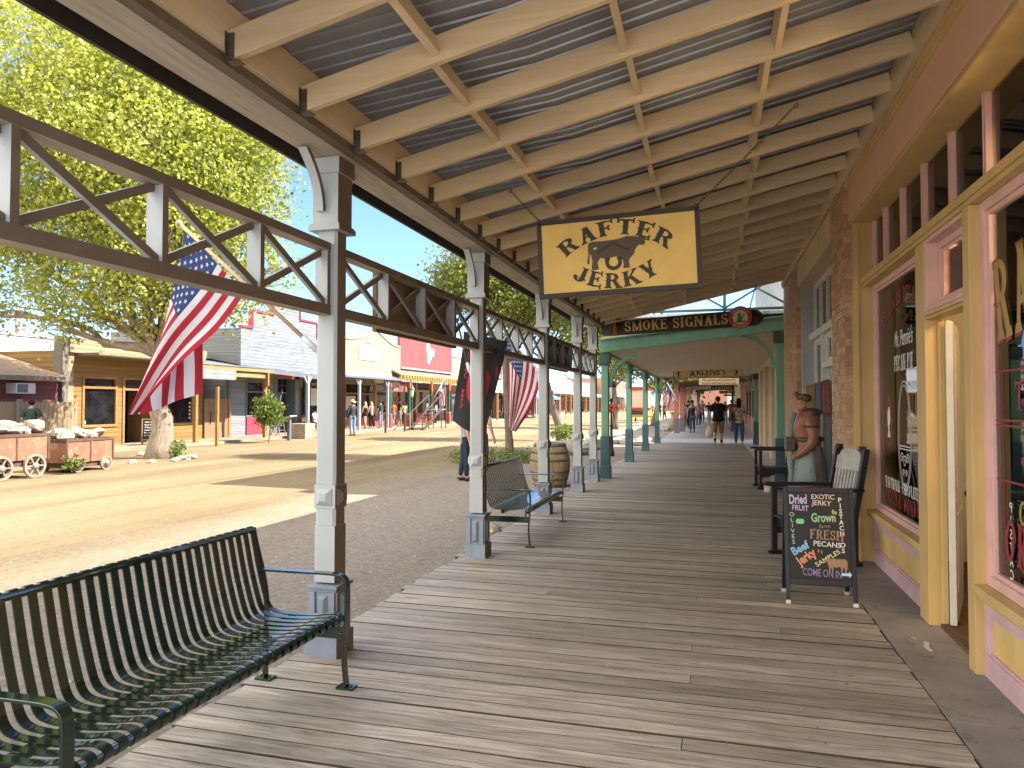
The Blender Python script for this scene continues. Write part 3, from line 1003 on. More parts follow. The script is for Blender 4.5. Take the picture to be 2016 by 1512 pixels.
def window(name, y0, y1, z0, z1, x, sash=.05, dep=.06, mull=(), matn='pink', parent=None, gl=True):
	"""sash frame in the plane x with a pane of glass (a sub-part)"""
	m = MB()
	m.box(x, x + dep, y0, y0 + sash, z0, z1)
	m.box(x, x + dep, y1 - sash, y1, z0, z1)
	m.box(x + .001, x + dep, y0 + sash, y1 - sash, z0, z0 + sash)
	m.box(x + .001, x + dep, y0 + sash, y1 - sash, z1 - sash, z1)
	i = sash * .45      # stepped inner bead
	for a, b, c, d in ((y0 + sash, y0 + sash + i, z0 + sash, z1 - sash), (y1 - sash - i, y1 - sash, z0 + sash, z1 - sash)):
		m.box(x + .018, x + dep, a, b, c, d)
	m.box(x + .019, x + dep, y0 + sash + i, y1 - sash - i, z0 + sash, z0 + sash + i)
	m.box(x + .019, x + dep, y0 + sash + i, y1 - sash - i, z1 - sash - i, z1 - sash)
	for yy in mull:
		m.box(x + .003, x + dep, yy - .018, yy + .018, z0 + sash + i, z1 - sash - i)
		m.box(x - .006, x + .002, yy - .007, yy + .007, z0 + sash + i, z1 - sash - i)
	w = part(name, m, M[matn], shop if parent is None else parent, True, .003)
	if gl:
		g = MB()
		g.box(x + .040, x + .044, y0 + sash * .6, y1 - sash * .6, z0 + sash * .6, z1 - sash * .6)
		part("glass", g, M['glass'], w)
	return w
AX, AZ = Vector((0, -1, 0)), Vector((0, 0, 1))
# left window
wl_ = window("window", 6.141, YF - .001, .535, 2.80, 1.575)
gx = 1.575 + .0385
def letter(parent, mat, fn, label=None, name="lettering"):
	m = MB()
	fn(m)
	return part(name, m, mat, parent, True, 0, label)
def P_(y, z):
	return Vector((gx, y, z))
letter(wl_, M['dkred'], lambda m: put_western(m, "DELICIOUS PECAN PIE", P_(7.05, 2.50), AX, AZ, .13, 1.55, arc=1.5))
letter(wl_, M['white'], lambda m: put_text(m, "Ms. Pennie's", P_(7.05, 2.12), AX, Vector((0, -.12, 1)).normalized(), .15, .012, .62))
letter(wl_, M['white'], lambda m: put_western(m, "PECAN PIE", P_(7.05, 1.90), AX, AZ, .14, .66))
def oval_art(m):
	o = P_(7.05, 1.32)
	for r1, r2 in ((.235, .485), (.20, .45)):
		n = 40
		for k in range(n):
			a, b = 2 * math.pi * k / n, 2 * math.pi * (k + 1) / n
			q = [(r1 * math.cos(a), r2 * math.sin(a)), (r1 * math.cos(b), r2 * math.sin(b)), ((r1 - .010) * math.cos(b), (r2 - .010) * math.sin(b)), ((r1 - .010) * math.cos(a), (r2 - .010) * math.sin(a))]
			m.flat(q, o, AX, AZ)
	for z in (-.10, -.125):
		m.flat([(-.19, z), (.19, z), (.19, z + .009), (-.19, z + .009)], o, AX, AZ)
	for cx, cz, r in ((-.1, -.2, .05), (.1, -.2, .05), (0, -.23, .06), (-.05, -.33, .035), (.05, -.33, .035)):
		pts = [(cx + r * (1 - k / 20) * math.cos(k * .55), cz + r * (1 - k / 20) * math.sin(k * .55)) for k in range(17)]
		for a, b in zip(pts, pts[1:]):
			d = Vector((b[0] - a[0], b[1] - a[1])).normalized() * .005
			m.flat([(a[0] - d.y, a[1] + d.x), (b[0] - d.y, b[1] + d.x), (b[0] + d.y, b[1] - d.x), (a[0] + d.y, a[1] - d.x)], o, AX, AZ)
letter(wl_, M['white'], oval_art, name="oval_ornament")
for yc in (7.62, 6.48):
	def cameo(m, yc=yc):
		n = 24
		for k in range(n):
			a, b = 2 * math.pi * k / n, 2 * math.pi * (k + 1) / n
			for ro, ri in (((.125, .235), (.088, .195)),):
				m.flat([(ro[0] * math.cos(a), ro[1] * math.sin(a)), (ro[0] * math.cos(b), ro[1] * math.sin(b)), (ri[0] * math.cos(b), ri[1] * math.sin(b)), (ri[0] * math.cos(a), ri[1] * math.sin(a))], P_(yc, 1.42), AX, AZ)
			if k % 2 == 0:
				m.flat([(.125 * math.cos(a), .235 * math.sin(a)), (.15 * math.cos(a + .13), .265 * math.sin(a + .13)), (.125 * math.cos(b), .235 * math.sin(b))], P_(yc, 1.42), AX, AZ)
		m.cur = 1
		head = [(-.02, .15), (.02, .15), (.045, .1), (.04, .07), (.06, .04), (.04, .02), (.04, -.01), (.01, -.03), (.02, -.08), (.05, -.14), (-.06, -.14), (-.03, -.06), (-.06, -.02), (-.065, .06), (-.05, .12)]
		m.flat(head, P_(yc, 1.42), AX, AZ)
	m = MB()
	cameo(m)
	part("cameo_ornament", m, [M['dkred'], M['white']], wl_)
letter(wl_, M['white'], lambda m: put_western(m, "TRADITIONAL - CHOCOLATE BOURBON", P_(7.0, .80), AX, AZ, .10, 1.62))
GL['Y2'] = GL['Y']
letter(wl_, M['dkred'], lambda m: put_western(m, "TASTY & WONDERFUL", P_(7.0, .645), AX, AZ, .13, 1.62, arc=-5))
# right window
wr_ = window("window", 2.36, 4.899, .535, 2.80, 1.545, .06)
gx = 1.545 + .0385
def big(m, grow=0.0):
	put_western(m, "RAFTER", P_(4.05, 2.02), AX, AZ, .46, 1.42, arc=4)
letter(wr_, M['dkred'], lambda m: [m.flat([(-.005, 0), (.005, 0), (.005, 1), (-.005, 1)], P_(4.70, .8), AX * 1, AZ)] and put_western(m, "RAFTER", Vector((gx + .0012, 4.05, 2.00)), AX, AZ, .495, 1.46, arc=4))
letter(wr_, M['gold'], big)
letter(wr_, M['dkred'], lambda m: [m.flat([(-1.1, 0), (1.1, 0), (1.1, .012), (-1.1, .012)], P_(3.72, z), AX, AZ) for z in (1.78, 1.50, 1.47, 1.16)])
letter(wr_, M['dkred'], lambda m: put_western(m, "TRY OUR", P_(4.15, 1.57), AX, AZ, .15, .75))
letter(wr_, M['dkred'], lambda m: put_western(m, "JERKY", P_(4.1, 1.26), AX, AZ, .15, .7))
letter(wr_, M['gold'], lambda m: put_western(m, "GOURMET", P_(4.05, .95), AX, AZ, .13, .9))
letter(wr_, M['dkred'], lambda m: put_western(m, "ORIGINAL", P_(4.13, .70), AX, AZ, .24, 1.15, arc=-6))
letter(wr_, M['white'], lambda m: [put_text(m, c, P_(4.62, 1.00 - .075 * k), AX * -1, AZ, .055) for k, c in enumerate("PISTAC")])
# upper lights
ms = [7.55, 6.90, 6.24, 5.56, 4.90, 4.24, 3.58, 2.92]
up = window("transom_window", 1.9, YF - .001, 2.901, 3.61, 1.575, .04, .06, ms)
# little light over the door, in a deep pink box
bld("transom_box", M['pink'], [(1.50, 1.60, 5.86, 5.899, 2.271, 2.80), (1.50, 1.60, 5.021, 5.06, 2.271, 2.80), (1.50, 1.60, 5.061, 5.859, 2.271, 2.30), (1.50, 1.60, 5.061, 5.859, 2.77, 2.80)], None, .003)
tw = window("transom_window", 5.061, 5.859, 2.301, 2.769, 1.575, .05, .05)
# bulkheads: sill, frame, sunk ochre panels
for y0, y1, xx in ((6.141, YF - .022, 1.555), (2.36, 4.899, 1.53)):
	bld("sill", M['yellow'], [(xx - .055, xx + .12, y0 - .0, y1, .475, .532), (xx - .03, xx + .10, y0, y1, .445, .474)])
	m = MB()
	m.box(xx, xx + .08, y0, y1, -.01, .13)
	m.box(xx, xx + .08, y0, y1, .38, .444)
	n = 1 if y1 - y0 < 2.2 else 2
	for k in range(n + 1):
		c = y0 + (y1 - y0) * k / n
		a, b = max(y0, c - .07), min(y1, c + .07)
		m.box(xx + .001, xx + .08, a, b, .131, .379)
	bh = part("bulkhead", m, M['pinklow'], shop, True, .004)
	for k in range(n):
		a, b = y0 + (y1 - y0) * k / n + .071, y0 + (y1 - y0) * (k + 1) / n - .071
		m = MB()
		m.box(xx + .022, xx + .06, a, b, .131, .379)
		part("panel", m, M['yellow2'], bh)
		m = MB()
		for q in ((a, a + .02, .131, .379), (b - .02, b, .131, .379)):
			m.box(xx + .008, xx + .0215, *q)
		m.box(xx + .008, xx + .0215, a + .021, b - .021, .131, .151)
		m.box(xx + .008, xx + .0215, a + .021, b - .021, .359, .379)
		part("panel_bead", m, M['pinklow'], bh)
# the door, swung inwards
m = MB()
dd = Vector((.325, .945, 0)).normalized()
dn = Vector((dd.y, -dd.x, 0))
m.prism([(0, .03), (.86, .03), (.86, 2.19), (0, 2.19)], Vector((1.645, 5.79, 0)), dd, (0, 0, 1), dn * -.045)
m.prism([(.1, .25), (.76, .25), (.76, .8), (.1, .8)], Vector((1.645, 5.79, 0)), dd, (0, 0, 1), dn * .008)
m.prism([(.1, 1.0), (.76, 1.0), (.76, 2.05), (.1, 2.05)], Vector((1.645, 5.79, 0)), dd, (0, 0, 1), dn * .008)
d = part("door", m, M['doorwhite'], shop, True, .004)
m = MB()
m.box(1.628, 1.639, 5.805, 5.84, .88, 1.05)
m.lathe([(.012, -.01), (.012, .0)], (1.634, 5.822, 1.2), 10, 'X')
m.lathe([(.02, -.06), (.03, -.05), (.03, -.03), (.012, -.02), (.012, 0)], (1.72, 5.79, .97), 12, 'Y')
part("lock", m, M['iron'], d)
m = MB()
m.box(1.62, 1.645, 5.846, 5.862, .03, 2.2)
part("door_stop", m, M['doorwhite'], d)
# the room behind the glass, its roof and outer walls
bld("room_floor", M['roomfloor'], [(1.70, 9, 1.6, 9.0, -.2, .012)], None, 0)
bld("room_wall", M['roomwall'], [(9.0, 9.2, 1.4, 9.2, -.2, 4.2), (1.67, 9.0, 8.25, 8.45, -.2, 4.2), (1.67, 9.0, 1.2, 1.4, -.2, 4.2)], None, 0)
bld("room_ceiling", M['roomwall'], [(1.66, 9, 1.4, 8.25, 3.95, 4.1)], None, 0)
bld("display_partition", M["roomwall"], [(2.45, 2.5, 6.0, 8.24, .012, 3.3), (2.9, 2.95, 1.45, 4.7, .012, 3.4)], None, 0)
bld("roof", M['mortar'], [(1.47, 9.4, 1.2, 8.45, 4.18, 4.7)], None, 0)
bld("side_wall", M['roomwall'], [(1.40, 1.66, 1.2, 1.6, -.2, 3.46)], None, 0)
# things inside
m = MB()
m.box(2.25, 3.0, 5.05, 5.62, .013, .92)
m.box(2.20, 3.05, 5.02, 5.65, .921, .96)
single("counter", m, M['oak'], "oak shop counter just inside the open door", "counter", loc=(2.6, 5.3, .01), bev=.004)
b = thing("bucket", "small galvanised bucket standing on the counter inside the door", "bucket", (2.36, 5.44, .961))
m = MB()
m.lathe([(.058, 0), (.082, .14), (.086, .145), (.086, .152), (.078, .152), (.054, .01)], (2.36, 5.44, .961), 20)
part("pail", m, M['steel'], b)
m = MB()
m.ell((2.36, 5.44, 1.12), .06, .06, .035)
part("contents", m, M['dkred'], b)
shelf = thing("shelf_rack", "dark shelf rack of jars behind the counter", "shelf", (2.9, 5.3, .97))
m = MB()
for z in (.98, 1.12, 1.26, 1.40):
	m.box(2.6, 2.95, 5.05, 5.60, z, z + .012)
m.box(2.60, 2.62, 5.05, 5.07, .97, 1.42)
m.box(2.60, 2.62, 5.58, 5.60, .97, 1.42)
part("rack", m, M['iron'], shelf)
for k in range(14):
	m = MB()
	yy, z = 5.1 + .07 * (k % 7), 1.0 + .28 * (k // 7)
	m.lathe([(.022, z - .005), (.026, z + .03), (.02, z + .065), (.02, z + .075)], (2.68, yy, 0), 8)
	part("jar", m, M['iron'] if k % 3 else M['dkred'], shelf)
M['lampmat'] = emit("warm_bulb", (1.0, .62, .25), 30)
for i, (x, yy, z) in enumerate(((2.3, 4.55, 2.86), (2.15, 4.05, 2.92), (3.0, 7.2, 2.7), (2.6, 6.7, 2.62))):
	t = thing("cage_lamp", ["lit wire cage lamp nearest the left edge of the right-hand window", "lit wire cage lamp at the photograph's right edge, in the right-hand window", "lit cage lamp seen dimly behind the pecan pie window, farther in", "lit cage lamp seen dimly behind the pecan pie window, nearer the glass"][i], "lamp", (x, yy, z), 0, "cage lamps hanging in the shop")
	m = MB()
	m.tube([(x, yy, z + .1), (x, yy, 3.94)], .006, 6)
	m.lathe([(.02, .06), (.022, .12)], (x, yy, z), 8)
	part("cord", m, M['iron'], t)
	m = MB()
	for k in range(6):
		a = k * math.pi / 3
		m.tube([(x + .02 * math.cos(a), yy + .02 * math.sin(a), z + .07), (x + .075 * math.cos(a), yy + .075 * math.sin(a), z - .03), (x + .035 * math.cos(a), yy + .035 * math.sin(a), z - .12)], .003, 4)
	m.tube([(x + .075 * math.cos(k * .52), yy + .075 * math.sin(k * .52), z - .03) for k in range(13)], .003, 4)
	part("cage", m, M['iron'], t)
	m = MB()
	m.ell((x, yy, z), .022, .022, .032, 10, 6)
	part("bulb", m, M['lampmat'], t)
	ld_ = bpy.data.lights.new("bulb_light", 'POINT')
	ld_.energy, ld_.color, ld_.shadow_soft_size = 8, (1, .72, .42), .05
	lo = bpy.data.objects.new("bulb_light", ld_)
	COL.objects.link(lo)
	lo.location = (0, 0, -.14)
	lo.parent = t
# the lit OPEN sign in the little light
M['neon'] = emit("warm_neon", (1.0, .62, .22), 5)
t = thing("open_sign", "glowing bulb-lit oval open sign hanging in the little window over the door", "sign", (1.72, 5.8, 2.57))
m = MB()
o = Vector((1.70, 5.80, 2.57))
n = 28
for r1, r2 in ((.15, .13), (.175, .15)):
	pts = [o + AX * (r1 * math.cos(2 * math.pi * k / n)) + AZ * (r2 * math.sin(2 * math.pi * k / n)) for k in range(n + 1)]
	m.tube(pts, .007, 6)
part("ring", m, M['neon'], t)
m = MB()
put_text(m, "OPEN", o - AZ * .045, AX, AZ, .08, .02, .24)
part("letters", m, M['neon'], t)
m = MB()
for k in range(12):
	a = 2 * math.pi * k / 12
	p = o + AX * (.20 * math.cos(a)) + AZ * (.172 * math.sin(a))
	m.ell(p, .014, .014, .014, 8, 6)
part("bulbs", m, M['lampmat'], t)
m = MB()
for s in (-1, 1):
	m.tube([o + AX * .1 * s + AZ * .2, o + AX * .1 * s + AZ * .24, o + AZ * .42 + AX * .02 * s], .003, 4)
part("hanger", m, M['iron'], t)
# ------------------------------------------------------------------ brick neighbour with a grey shop front
nb_ = thing("brick_building", "brick pier building with grey shop front between the yellow shop and green porch", "building", (1.35, 11, 0))
M['greytrim'] = paint("grey_trim_paint", (.36, .40, .40), .5, .08, 4, .1)
M['palegrey'] = paint("pale_frame_paint", (.60, .61, .57), .5, .08, 4, .1)
for y0, y1, sd_ in ((8.205, 9.05, 5), (12.75, 13.95, 9)):
	m = MB()
	brick_wall(m, 1.325, 1.62, y0, y1, -.02, 3.90, sd_)
	r = random.Random(sd_)
	z, k = -.02, 0
	while z < 3.86:
		for a, b in (((1.33, 1.42), (1.431, 1.61)) if k % 2 else ((1.33, 1.51), (1.521, 1.61))):
			m.box(a, b, y0 - .012 + r.uniform(-.004, .004), y0 + .03, z + r.uniform(0, .003), z + .066 - r.uniform(0, .003))
		z += .077
		k += 1
	part("brick_pier", m, [M['brick'], M['mortar']], nb_)
m = MB()
brick_wall(m, 1.335, 1.5, 8.205, 15.3, 3.905, 4.16, 21)
part("brick_strip", m, [M['brick'], M['mortar']], nb_)
def nbx(name, mat, boxes, bev=.003):
	if name in SPLIT and len(boxes) > 1:
		return [nbx(name, mat, [b], bev) for b in boxes][0]
	m = MB()
	for b in boxes:
		m.box(*b)
	return part(name, m, mat, nb_, True, bev)
nbx("header", M['creamY'], [(1.35, 1.66, 9.055, 12.745, 3.52, 3.90)])
nbx("jamb", M['greytrim'], [(1.40, 1.72, 12.60, 12.745, -.01, 3.519), (1.40, 1.72, 9.055, 9.15, -.01, 3.519)])
nbx("transom_bar", M['palegrey'], [(1.50, 1.70, 9.151, 12.599, 2.62, 2.72)])
nbx("mullion", M['palegrey'], [(1.52, 1.70, 11.32, 11.42, -.01, 2.619), (1.52, 1.70, 10.32, 10.42, -.01, 2.619)])
nbx("door_head", M['palegrey'], [(1.53, 1.66, 10.421, 11.319, 2.12, 2.20)])
window("transom_window", 9.151, 12.599, 2.721, 3.518, 1.58, .05, .06, [9.84, 10.53, 11.22, 11.91], 'palegrey', nb_)
window("window", 11.421, 12.599, .55, 2.618, 1.58, .06, .06, (), 'palegrey', nb_)
window("window", 9.151, 10.319, .55, 2.618, 1.58, .06, .06, (), 'palegrey', nb_)
window("transom_window", 10.421, 11.319, 2.201, 2.618, 1.58, .05, .06, (), 'palegrey', nb_)
nbx("door", M['greytrim'], [(1.63, 1.67, 10.421, 11.319, .0, 2.119), (1.615, 1.629, 10.50, 10.58, .1, 2.02), (1.615, 1.629, 11.16, 11.24, .1, 2.02)])
nbx("bulkhead", M['greytrim'], [(1.55, 1.66, 11.421, 12.599, -.01, .549), (1.55, 1.66, 9.151, 10.319, -.01, .549)])
nbx("room_wall", M['roomwall'], [(5.0, 5.2, 8.5, 15.3, -.2, 4.15), (1.63, 5.0, 12.80, 15.3, -.2, 3.90), (1.63, 5, 8.46, 8.6, -.2, 4.15), (1.72, 5.0, 8.61, 12.79, -.2, .02)], 0)
nbx("roof", M['mortar'], [(1.52, 9.4, 8.455, 15.3, 4.16, 4.7)], 0)
m = MB()
m.box(1.675, 1.68, 10.45, 12.55, .6, 2.6)
part("curtain", m, M['palegrey'], nb_)
nbx("side_wall", M['brick'], [(1.36, 1.62, 13.96, 15.3, -.02, 3.90)], 0)
# ------------------------------------------------------------------ the green porch and its two-storey building
M['green'] = paint("green_paint", (.16, .34, .235), .5, .12, 4, .2, (1, 1, .4), worn=(.20, .29, .22), wornamt=.66)
M['darkgreen'] = paint("dark_green_paint", (.05, .10, .085), .5, .15, 4, .15)
M['teal'] = paint("teal_base_paint", (.045, .105, .125), .5, .18, 4, .2, worn=(.10, .15, .16), wornamt=.68)
M['ceil'] = siding("beaded_ceiling", (.56, .43, .29), .12, rough=.6, gap=.75)
M['creampil'] = paint("cream_pilaster_paint", (.64, .55, .41), .6, .1, 2, .1)
M['peel'] = paint("peeling_white_wall", (.62, .63, .62), .7, .12, 2, .2, worn=(.36, .36, .37), wornamt=.53)
def ceilmat():
	m, N, L, B = _new("porch_ceiling_boards")
	v = _coord(N, L)
	sep = N.new("ShaderNodeSeparateXYZ"); L.new(v, sep.inputs[0])
	md = N.new("ShaderNodeMath"); md.operation = 'MODULO'; L.new(sep.outputs[1], md.inputs[0]); md.inputs[1].default_value = .14
	ab = N.new("ShaderNodeMath"); ab.operation = 'ABSOLUTE'; L.new(md.outputs[0], ab.inputs[0])
	line = _ramp(N, L, ab.outputs[0], [(.004, 1.0), (.012, 0.0)])
	n = _noise(N, L, _coord(N, L, (.2, 2, 1)), 3, 5)
	c = _ramp(N, L, n, [(.3, (.50, .385, .26)), (.7, (.60, .47, .33))])
	L.new(_mix(N, L, line, c, (.34, .25, .16)), B.inputs["Base Color"])
	B.inputs["Roughness"].default_value = .6
	return m
M['ceil'] = ceilmat()
gp = thing("balcony_building", "two-storey building with green timber porch, balcony and cream pilasters", "building", (1.6, 22, 0))
def gpx(name, mat, boxes, bev=.004, parent=None, label=None):
	m = MB()
	for b in boxes:
		m.box(*b)
	return part(name, m, mat, gp if parent is None else parent, True, bev, label)
# end beam, tilted up towards the wall; rails of the balcony above it
m = MB()
m.bar((-2.36, 15.52, 2.845), (1.46, 15.52, 3.25), .14, .295)
m.bar((-2.36, 15.435, 2.975), (1.46, 15.435, 3.375), .025, .03)
part("end_beam", m, M['green'], gp, True, .005)
m = MB()
m.box(-2.34, -2.20, 15.6, 30.2, 2.66, 2.90)
part("side_beam", m, M['green'], gp, True, .005)
m = MB()
m.bar((-2.34, 30.25, 2.80), (1.9, 30.25, 2.90), .13, .25)
part("end_beam", m, M['green'], gp, True, .005)
m = MB()    # boarded ceiling, its slope dies away towards the far end
m.add([(-2.2, 15.6, 2.72), (1.75, 15.6, 3.13), (1.95, 30.2, 2.80), (-2.2, 30.2, 2.70), (-2.36, 15.6, 3.04), (1.75, 15.6, 3.42), (1.95, 30.2, 3.1), (-2.36, 30.2, 3.0)], BOXF)
part("ceiling", m, M['ceil'], gp, True)
m = MB()
m.box(-2.40, 1.6, 15.53, 30.3, 3.44, 3.50)
part("balcony_floor", m, M['peel'], gp, True)
# balcony railing seen through the gap below our roof
def rail(p, q):
	r = MB()
	r.bar((p[0], p[1], 3.56), (q[0], q[1], 3.56), .06, .05)
	r.bar((p[0], p[1], 4.42), (q[0], q[1], 4.42), .07, .06)
	part("balcony_rail", r, M['darkgreen'], gp, True)
	n = max(1, round((Vector(q) - Vector(p)).length / 1.3))
	P, Q = Vector((*p, 0)), Vector((*q, 0))
	for k in range(n + 1):
		c = P.lerp(Q, k / n)
		u = MB()
		u.box(c.x - .03, c.x + .03, c.y - .03, c.y + .03, 3.5, 4.6)
		part("baluster", u, M['darkgreen'], gp, True)
		if k < n:
			e = P.lerp(Q, (k + 1) / n)
			for a, b, o in ((3.6, 4.38, .012), (4.38, 3.6, -.012)):
				x = MB()
				x.bar((c.x + o, c.y + o, a), (e.x + o, e.y + o, b), .022, .04)
				part("rail_cross", x, M['darkgreen'], gp, True)
rail((-2.34, 15.62), (1.52, 15.62))
rail((-2.34, 15.66), (-2.34, 30.2))
gpx("corner_board", M['green'], [(1.38, 1.62, 15.42, 15.56, 3.42, 4.9), (1.50, 1.62, 15.42, 15.60, -.01, 3.08)])
gpx("upper_wall", M['peel'], [(1.62, 9, 15.45, 30.3, 3.42, 10.0), (1.56, 1.619, 16.4, 16.5, 3.6, 6.2), (1.56, 1.619, 17.6, 17.7, 3.6, 6.2)], 0)
gpx("upper_door", M['teal'], [(1.59, 1.618, 16.51, 17.59, 3.5, 6.0)])
gpx("balcony_roof", M['tin'], [(-2.7, 1.6, 15.45, 30.3, 7.9, 8.1)], 0)
for yy in (15.75, 20.2, 24.9, 30.0):
	gpx("balcony_post", M['green'], [(-2.38, -2.28, yy - .05, yy + .05, 3.5, 7.9)], 0)
gpx("room_wall", M['creampil'], [(1.78, 9, 15.46, 30.3, -.2, 3.41)], 0)
for yy in (17.4, 19.6, 22.4, 25.0, 27.6):
	gpx("pilaster", M['creampil'], [(1.62, 1.779, yy - .32, yy + .32, 0, 2.86), (1.59, 1.619, yy - .36, yy - .28, 0, 2.9), (1.59, 1.619, yy + .28, yy + .36, 0, 2.9)])
gpx("wall_header", M['creampil'], [(1.60, 1.777, 15.6, 30.2, 2.80, 3.05)])
# green posts: street row of four, two against the wall
def green_post(loc, label, dirs, group="green posts of the boarded porch", top=2.66, h=.078, first=None):
	p = thing("porch_post", label, "porch post", loc, 0, group)
	m = MB()
	m.box(-h, h, -h, h, .9, top - .2)
	part("shaft", m, M['green'], p, False, .012)
	m = MB()
	m.box(-h - .02, h + .02, -h - .02, h + .02, 0, .9)
	m.box(-h - .04, h + .04, -h - .04, h + .04, -.2, .26)
	part("base", m, M['teal'], p, False, .006)
	m = MB()
	m.box(-h - .035, h + .035, -h - .035, h + .035, top - .2, top)
	m.box(-h - .018, h + .018, -h - .018, h + .018, top - .23, top - .2)
	part("capital", m, M['darkgreen'], p, False, .004)
	for (dx, dy, L_, H_) in dirs:
		d = Vector((dx, dy, 0))
		sd_ = Vector((-dy, dx, 0))
		k = MB()
		o, i_ = [], []
		n = 12
		for j in range(n + 1):
			t = rad(90 * j / n)
			o.append((h + L_ * (1 - math.cos(t)), top - H_ + H_ * math.sin(t) + 0))
			i_.append((h + .0 + (L_ + 0) * (1 - math.cos(t)) + .085 * math.cos(t), top - H_ + (H_ - .085) * math.sin(t)))
		poly = o + i_[::-1]
		k.prism(poly, sd_ * -.035, d, (0, 0, 1), sd_ * .07)
		part("bracket", k, M['green'], p, False, .003)
	return p
g0 = thing
gpy = [15.58, 20.13, 24.83, 29.9]
green_post((-2.26, gpy[0], 0), "green post with teal base and curved arm under the cigar-shaped sign", [(1, 0, .62, .62), (0, 1, .5, .55)])
a = green_post((-2.26, gpy[1], 0), "green post with teal base, second of its row beyond the street lamp", [(0, 1, .45, .6), (0, -1, .45, .6)])
green_post((-2.24, gpy[2], 0), "green post with teal base, third of its row from the near end", [(0, 1, .45, .6), (0, -1, .45, .6)])
green_post((-2.22, gpy[3], 0), "green post with teal base at the far end of its row, before the pale pavement", [(1, 0, .7, .62), (0, -1, .45, .6)])
green_post((1.32, 15.62, 0), "green post with teal base against the brick wall, behind the black chair", [(-1, 0, .72, .72)], top=3.06, h=.10)
green_post((1.60, 30.0, 0), "green post with teal base against the far end of the cream wall", [(-1, 0, .65, .62)], top=2.78)
# ------------------------------------------------------------------ porches farther down the pavement
M['salmonpost'] = paint("salmon_post_paint", (.50, .215, .155), .55, .12, 4, .15)
M['greybase'] = paint("grey_post_base", (.19, .18, .185), .6, .1, 4, .15)
M['rosewall'] = siding("rose_board_wall", (.46, .25, .215), .3, along='Z', rough=.7)
M['darkporch'] = paint("dark_porch_wood", (.10, .065, .045), .7, .2, 3, .1)  # one even dark brown for the farther porch roofs, windows and a bench
M['butter'] = paint("butter_trim_paint", (.60, .48, .22), .6, .1, 3)
fp = thing("far_porch_building", "rose boarded shop row with low porch roofs past the cream wall", "building", (1.9, 45, 0))
m = MB()
m.box(2.05, 12, 30.4, 60, -.2, 4.6)
part("wall", m, M['rosewall'], fp)
m = MB()
m.box(2.10, 12, 60.05, 120, -.2, 5.2)
part("wall", m, M['creampil'], fp)
for y0, y1, z in ((33.5, 41, 3.0), (41.3, 52, 2.75), (52.4, 66, 2.9), (66.5, 92, 3.05)):
	m = MB()
	m.add([(-2.2, y0, z - .05), (2.04, y0, z + .35), (2.04, y1, z + .35), (-2.2, y1, z - .05), (-2.2, y0, z + .05), (2.04, y0, z + .45), (2.04, y1, z + .45), (-2.2, y1, z + .05)], BOXF)
	m.box(-2.25, -2.201, y0, y1, z - .28, z + .06)
	m.bar((-2.2, y0 - .06, z - .12), (2.04, y0 - .06, z + .2), .06, .26)
	part("porch_roof", m, M['darkporch'], fp)
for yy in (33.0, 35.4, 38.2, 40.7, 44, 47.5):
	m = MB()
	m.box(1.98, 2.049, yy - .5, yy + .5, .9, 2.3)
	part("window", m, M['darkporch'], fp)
	m = MB()
	m.box(1.975, 2.049, yy + .55, yy + .7, 0, 2.7)
	part("pilaster", m, M['creampil'], fp)
def far_post(loc, label, mat, base, h=.1, top=2.9, group="posts of the farther porches"):
	p = thing("porch_post", label, "porch post", loc, 0, group)
	m = MB()
	m.box(-h, h, -h, h, .8, top)
	part("shaft", m, mat, p, False)
	m = MB()
	m.box(-h - .02, h + .02, -h - .02, h + .02, 0, .8)
	m.box(-h - .04, h + .04, -h - .04, h + .04, 0, .08)
	part("base", m, base, p, False)
far_post((-1.95, 40.3, 0), "nearer of two salmon posts with grey bases past the pale pavement's start", M['salmonpost'], M['greybase'], .115)
far_post((-1.75, 42.6, 0), "second salmon post with grey base, just right of the first one", M['salmonpost'], M['greybase'], .125)
far_post((-1.95, 52.2, 0), "salmon post behind the two nearest salmon ones, thicker in the picture", M['salmonpost'], M['greybase'], .16, 2.8)
far_post((-1.9, 60.5, 0), "butter yellow post beyond the salmon posts", M['butter'], M['greybase'], .13, 2.9)
far_post((-1.8, 70.5, 0), "pale grey post beyond the butter yellow one", M['palegrey'], M['greybase'], .14, 3.0)
far_post((-1.6, 80.5, 0), "dark grey post farthest along the pavement", M['base'], M['greybase'], .16, 3.0)
far_post((1.05, 43.5, 0), "dark pole holding the porch roof right of the walkers", M['darkporch'], M['darkporch'], .055, 2.9)
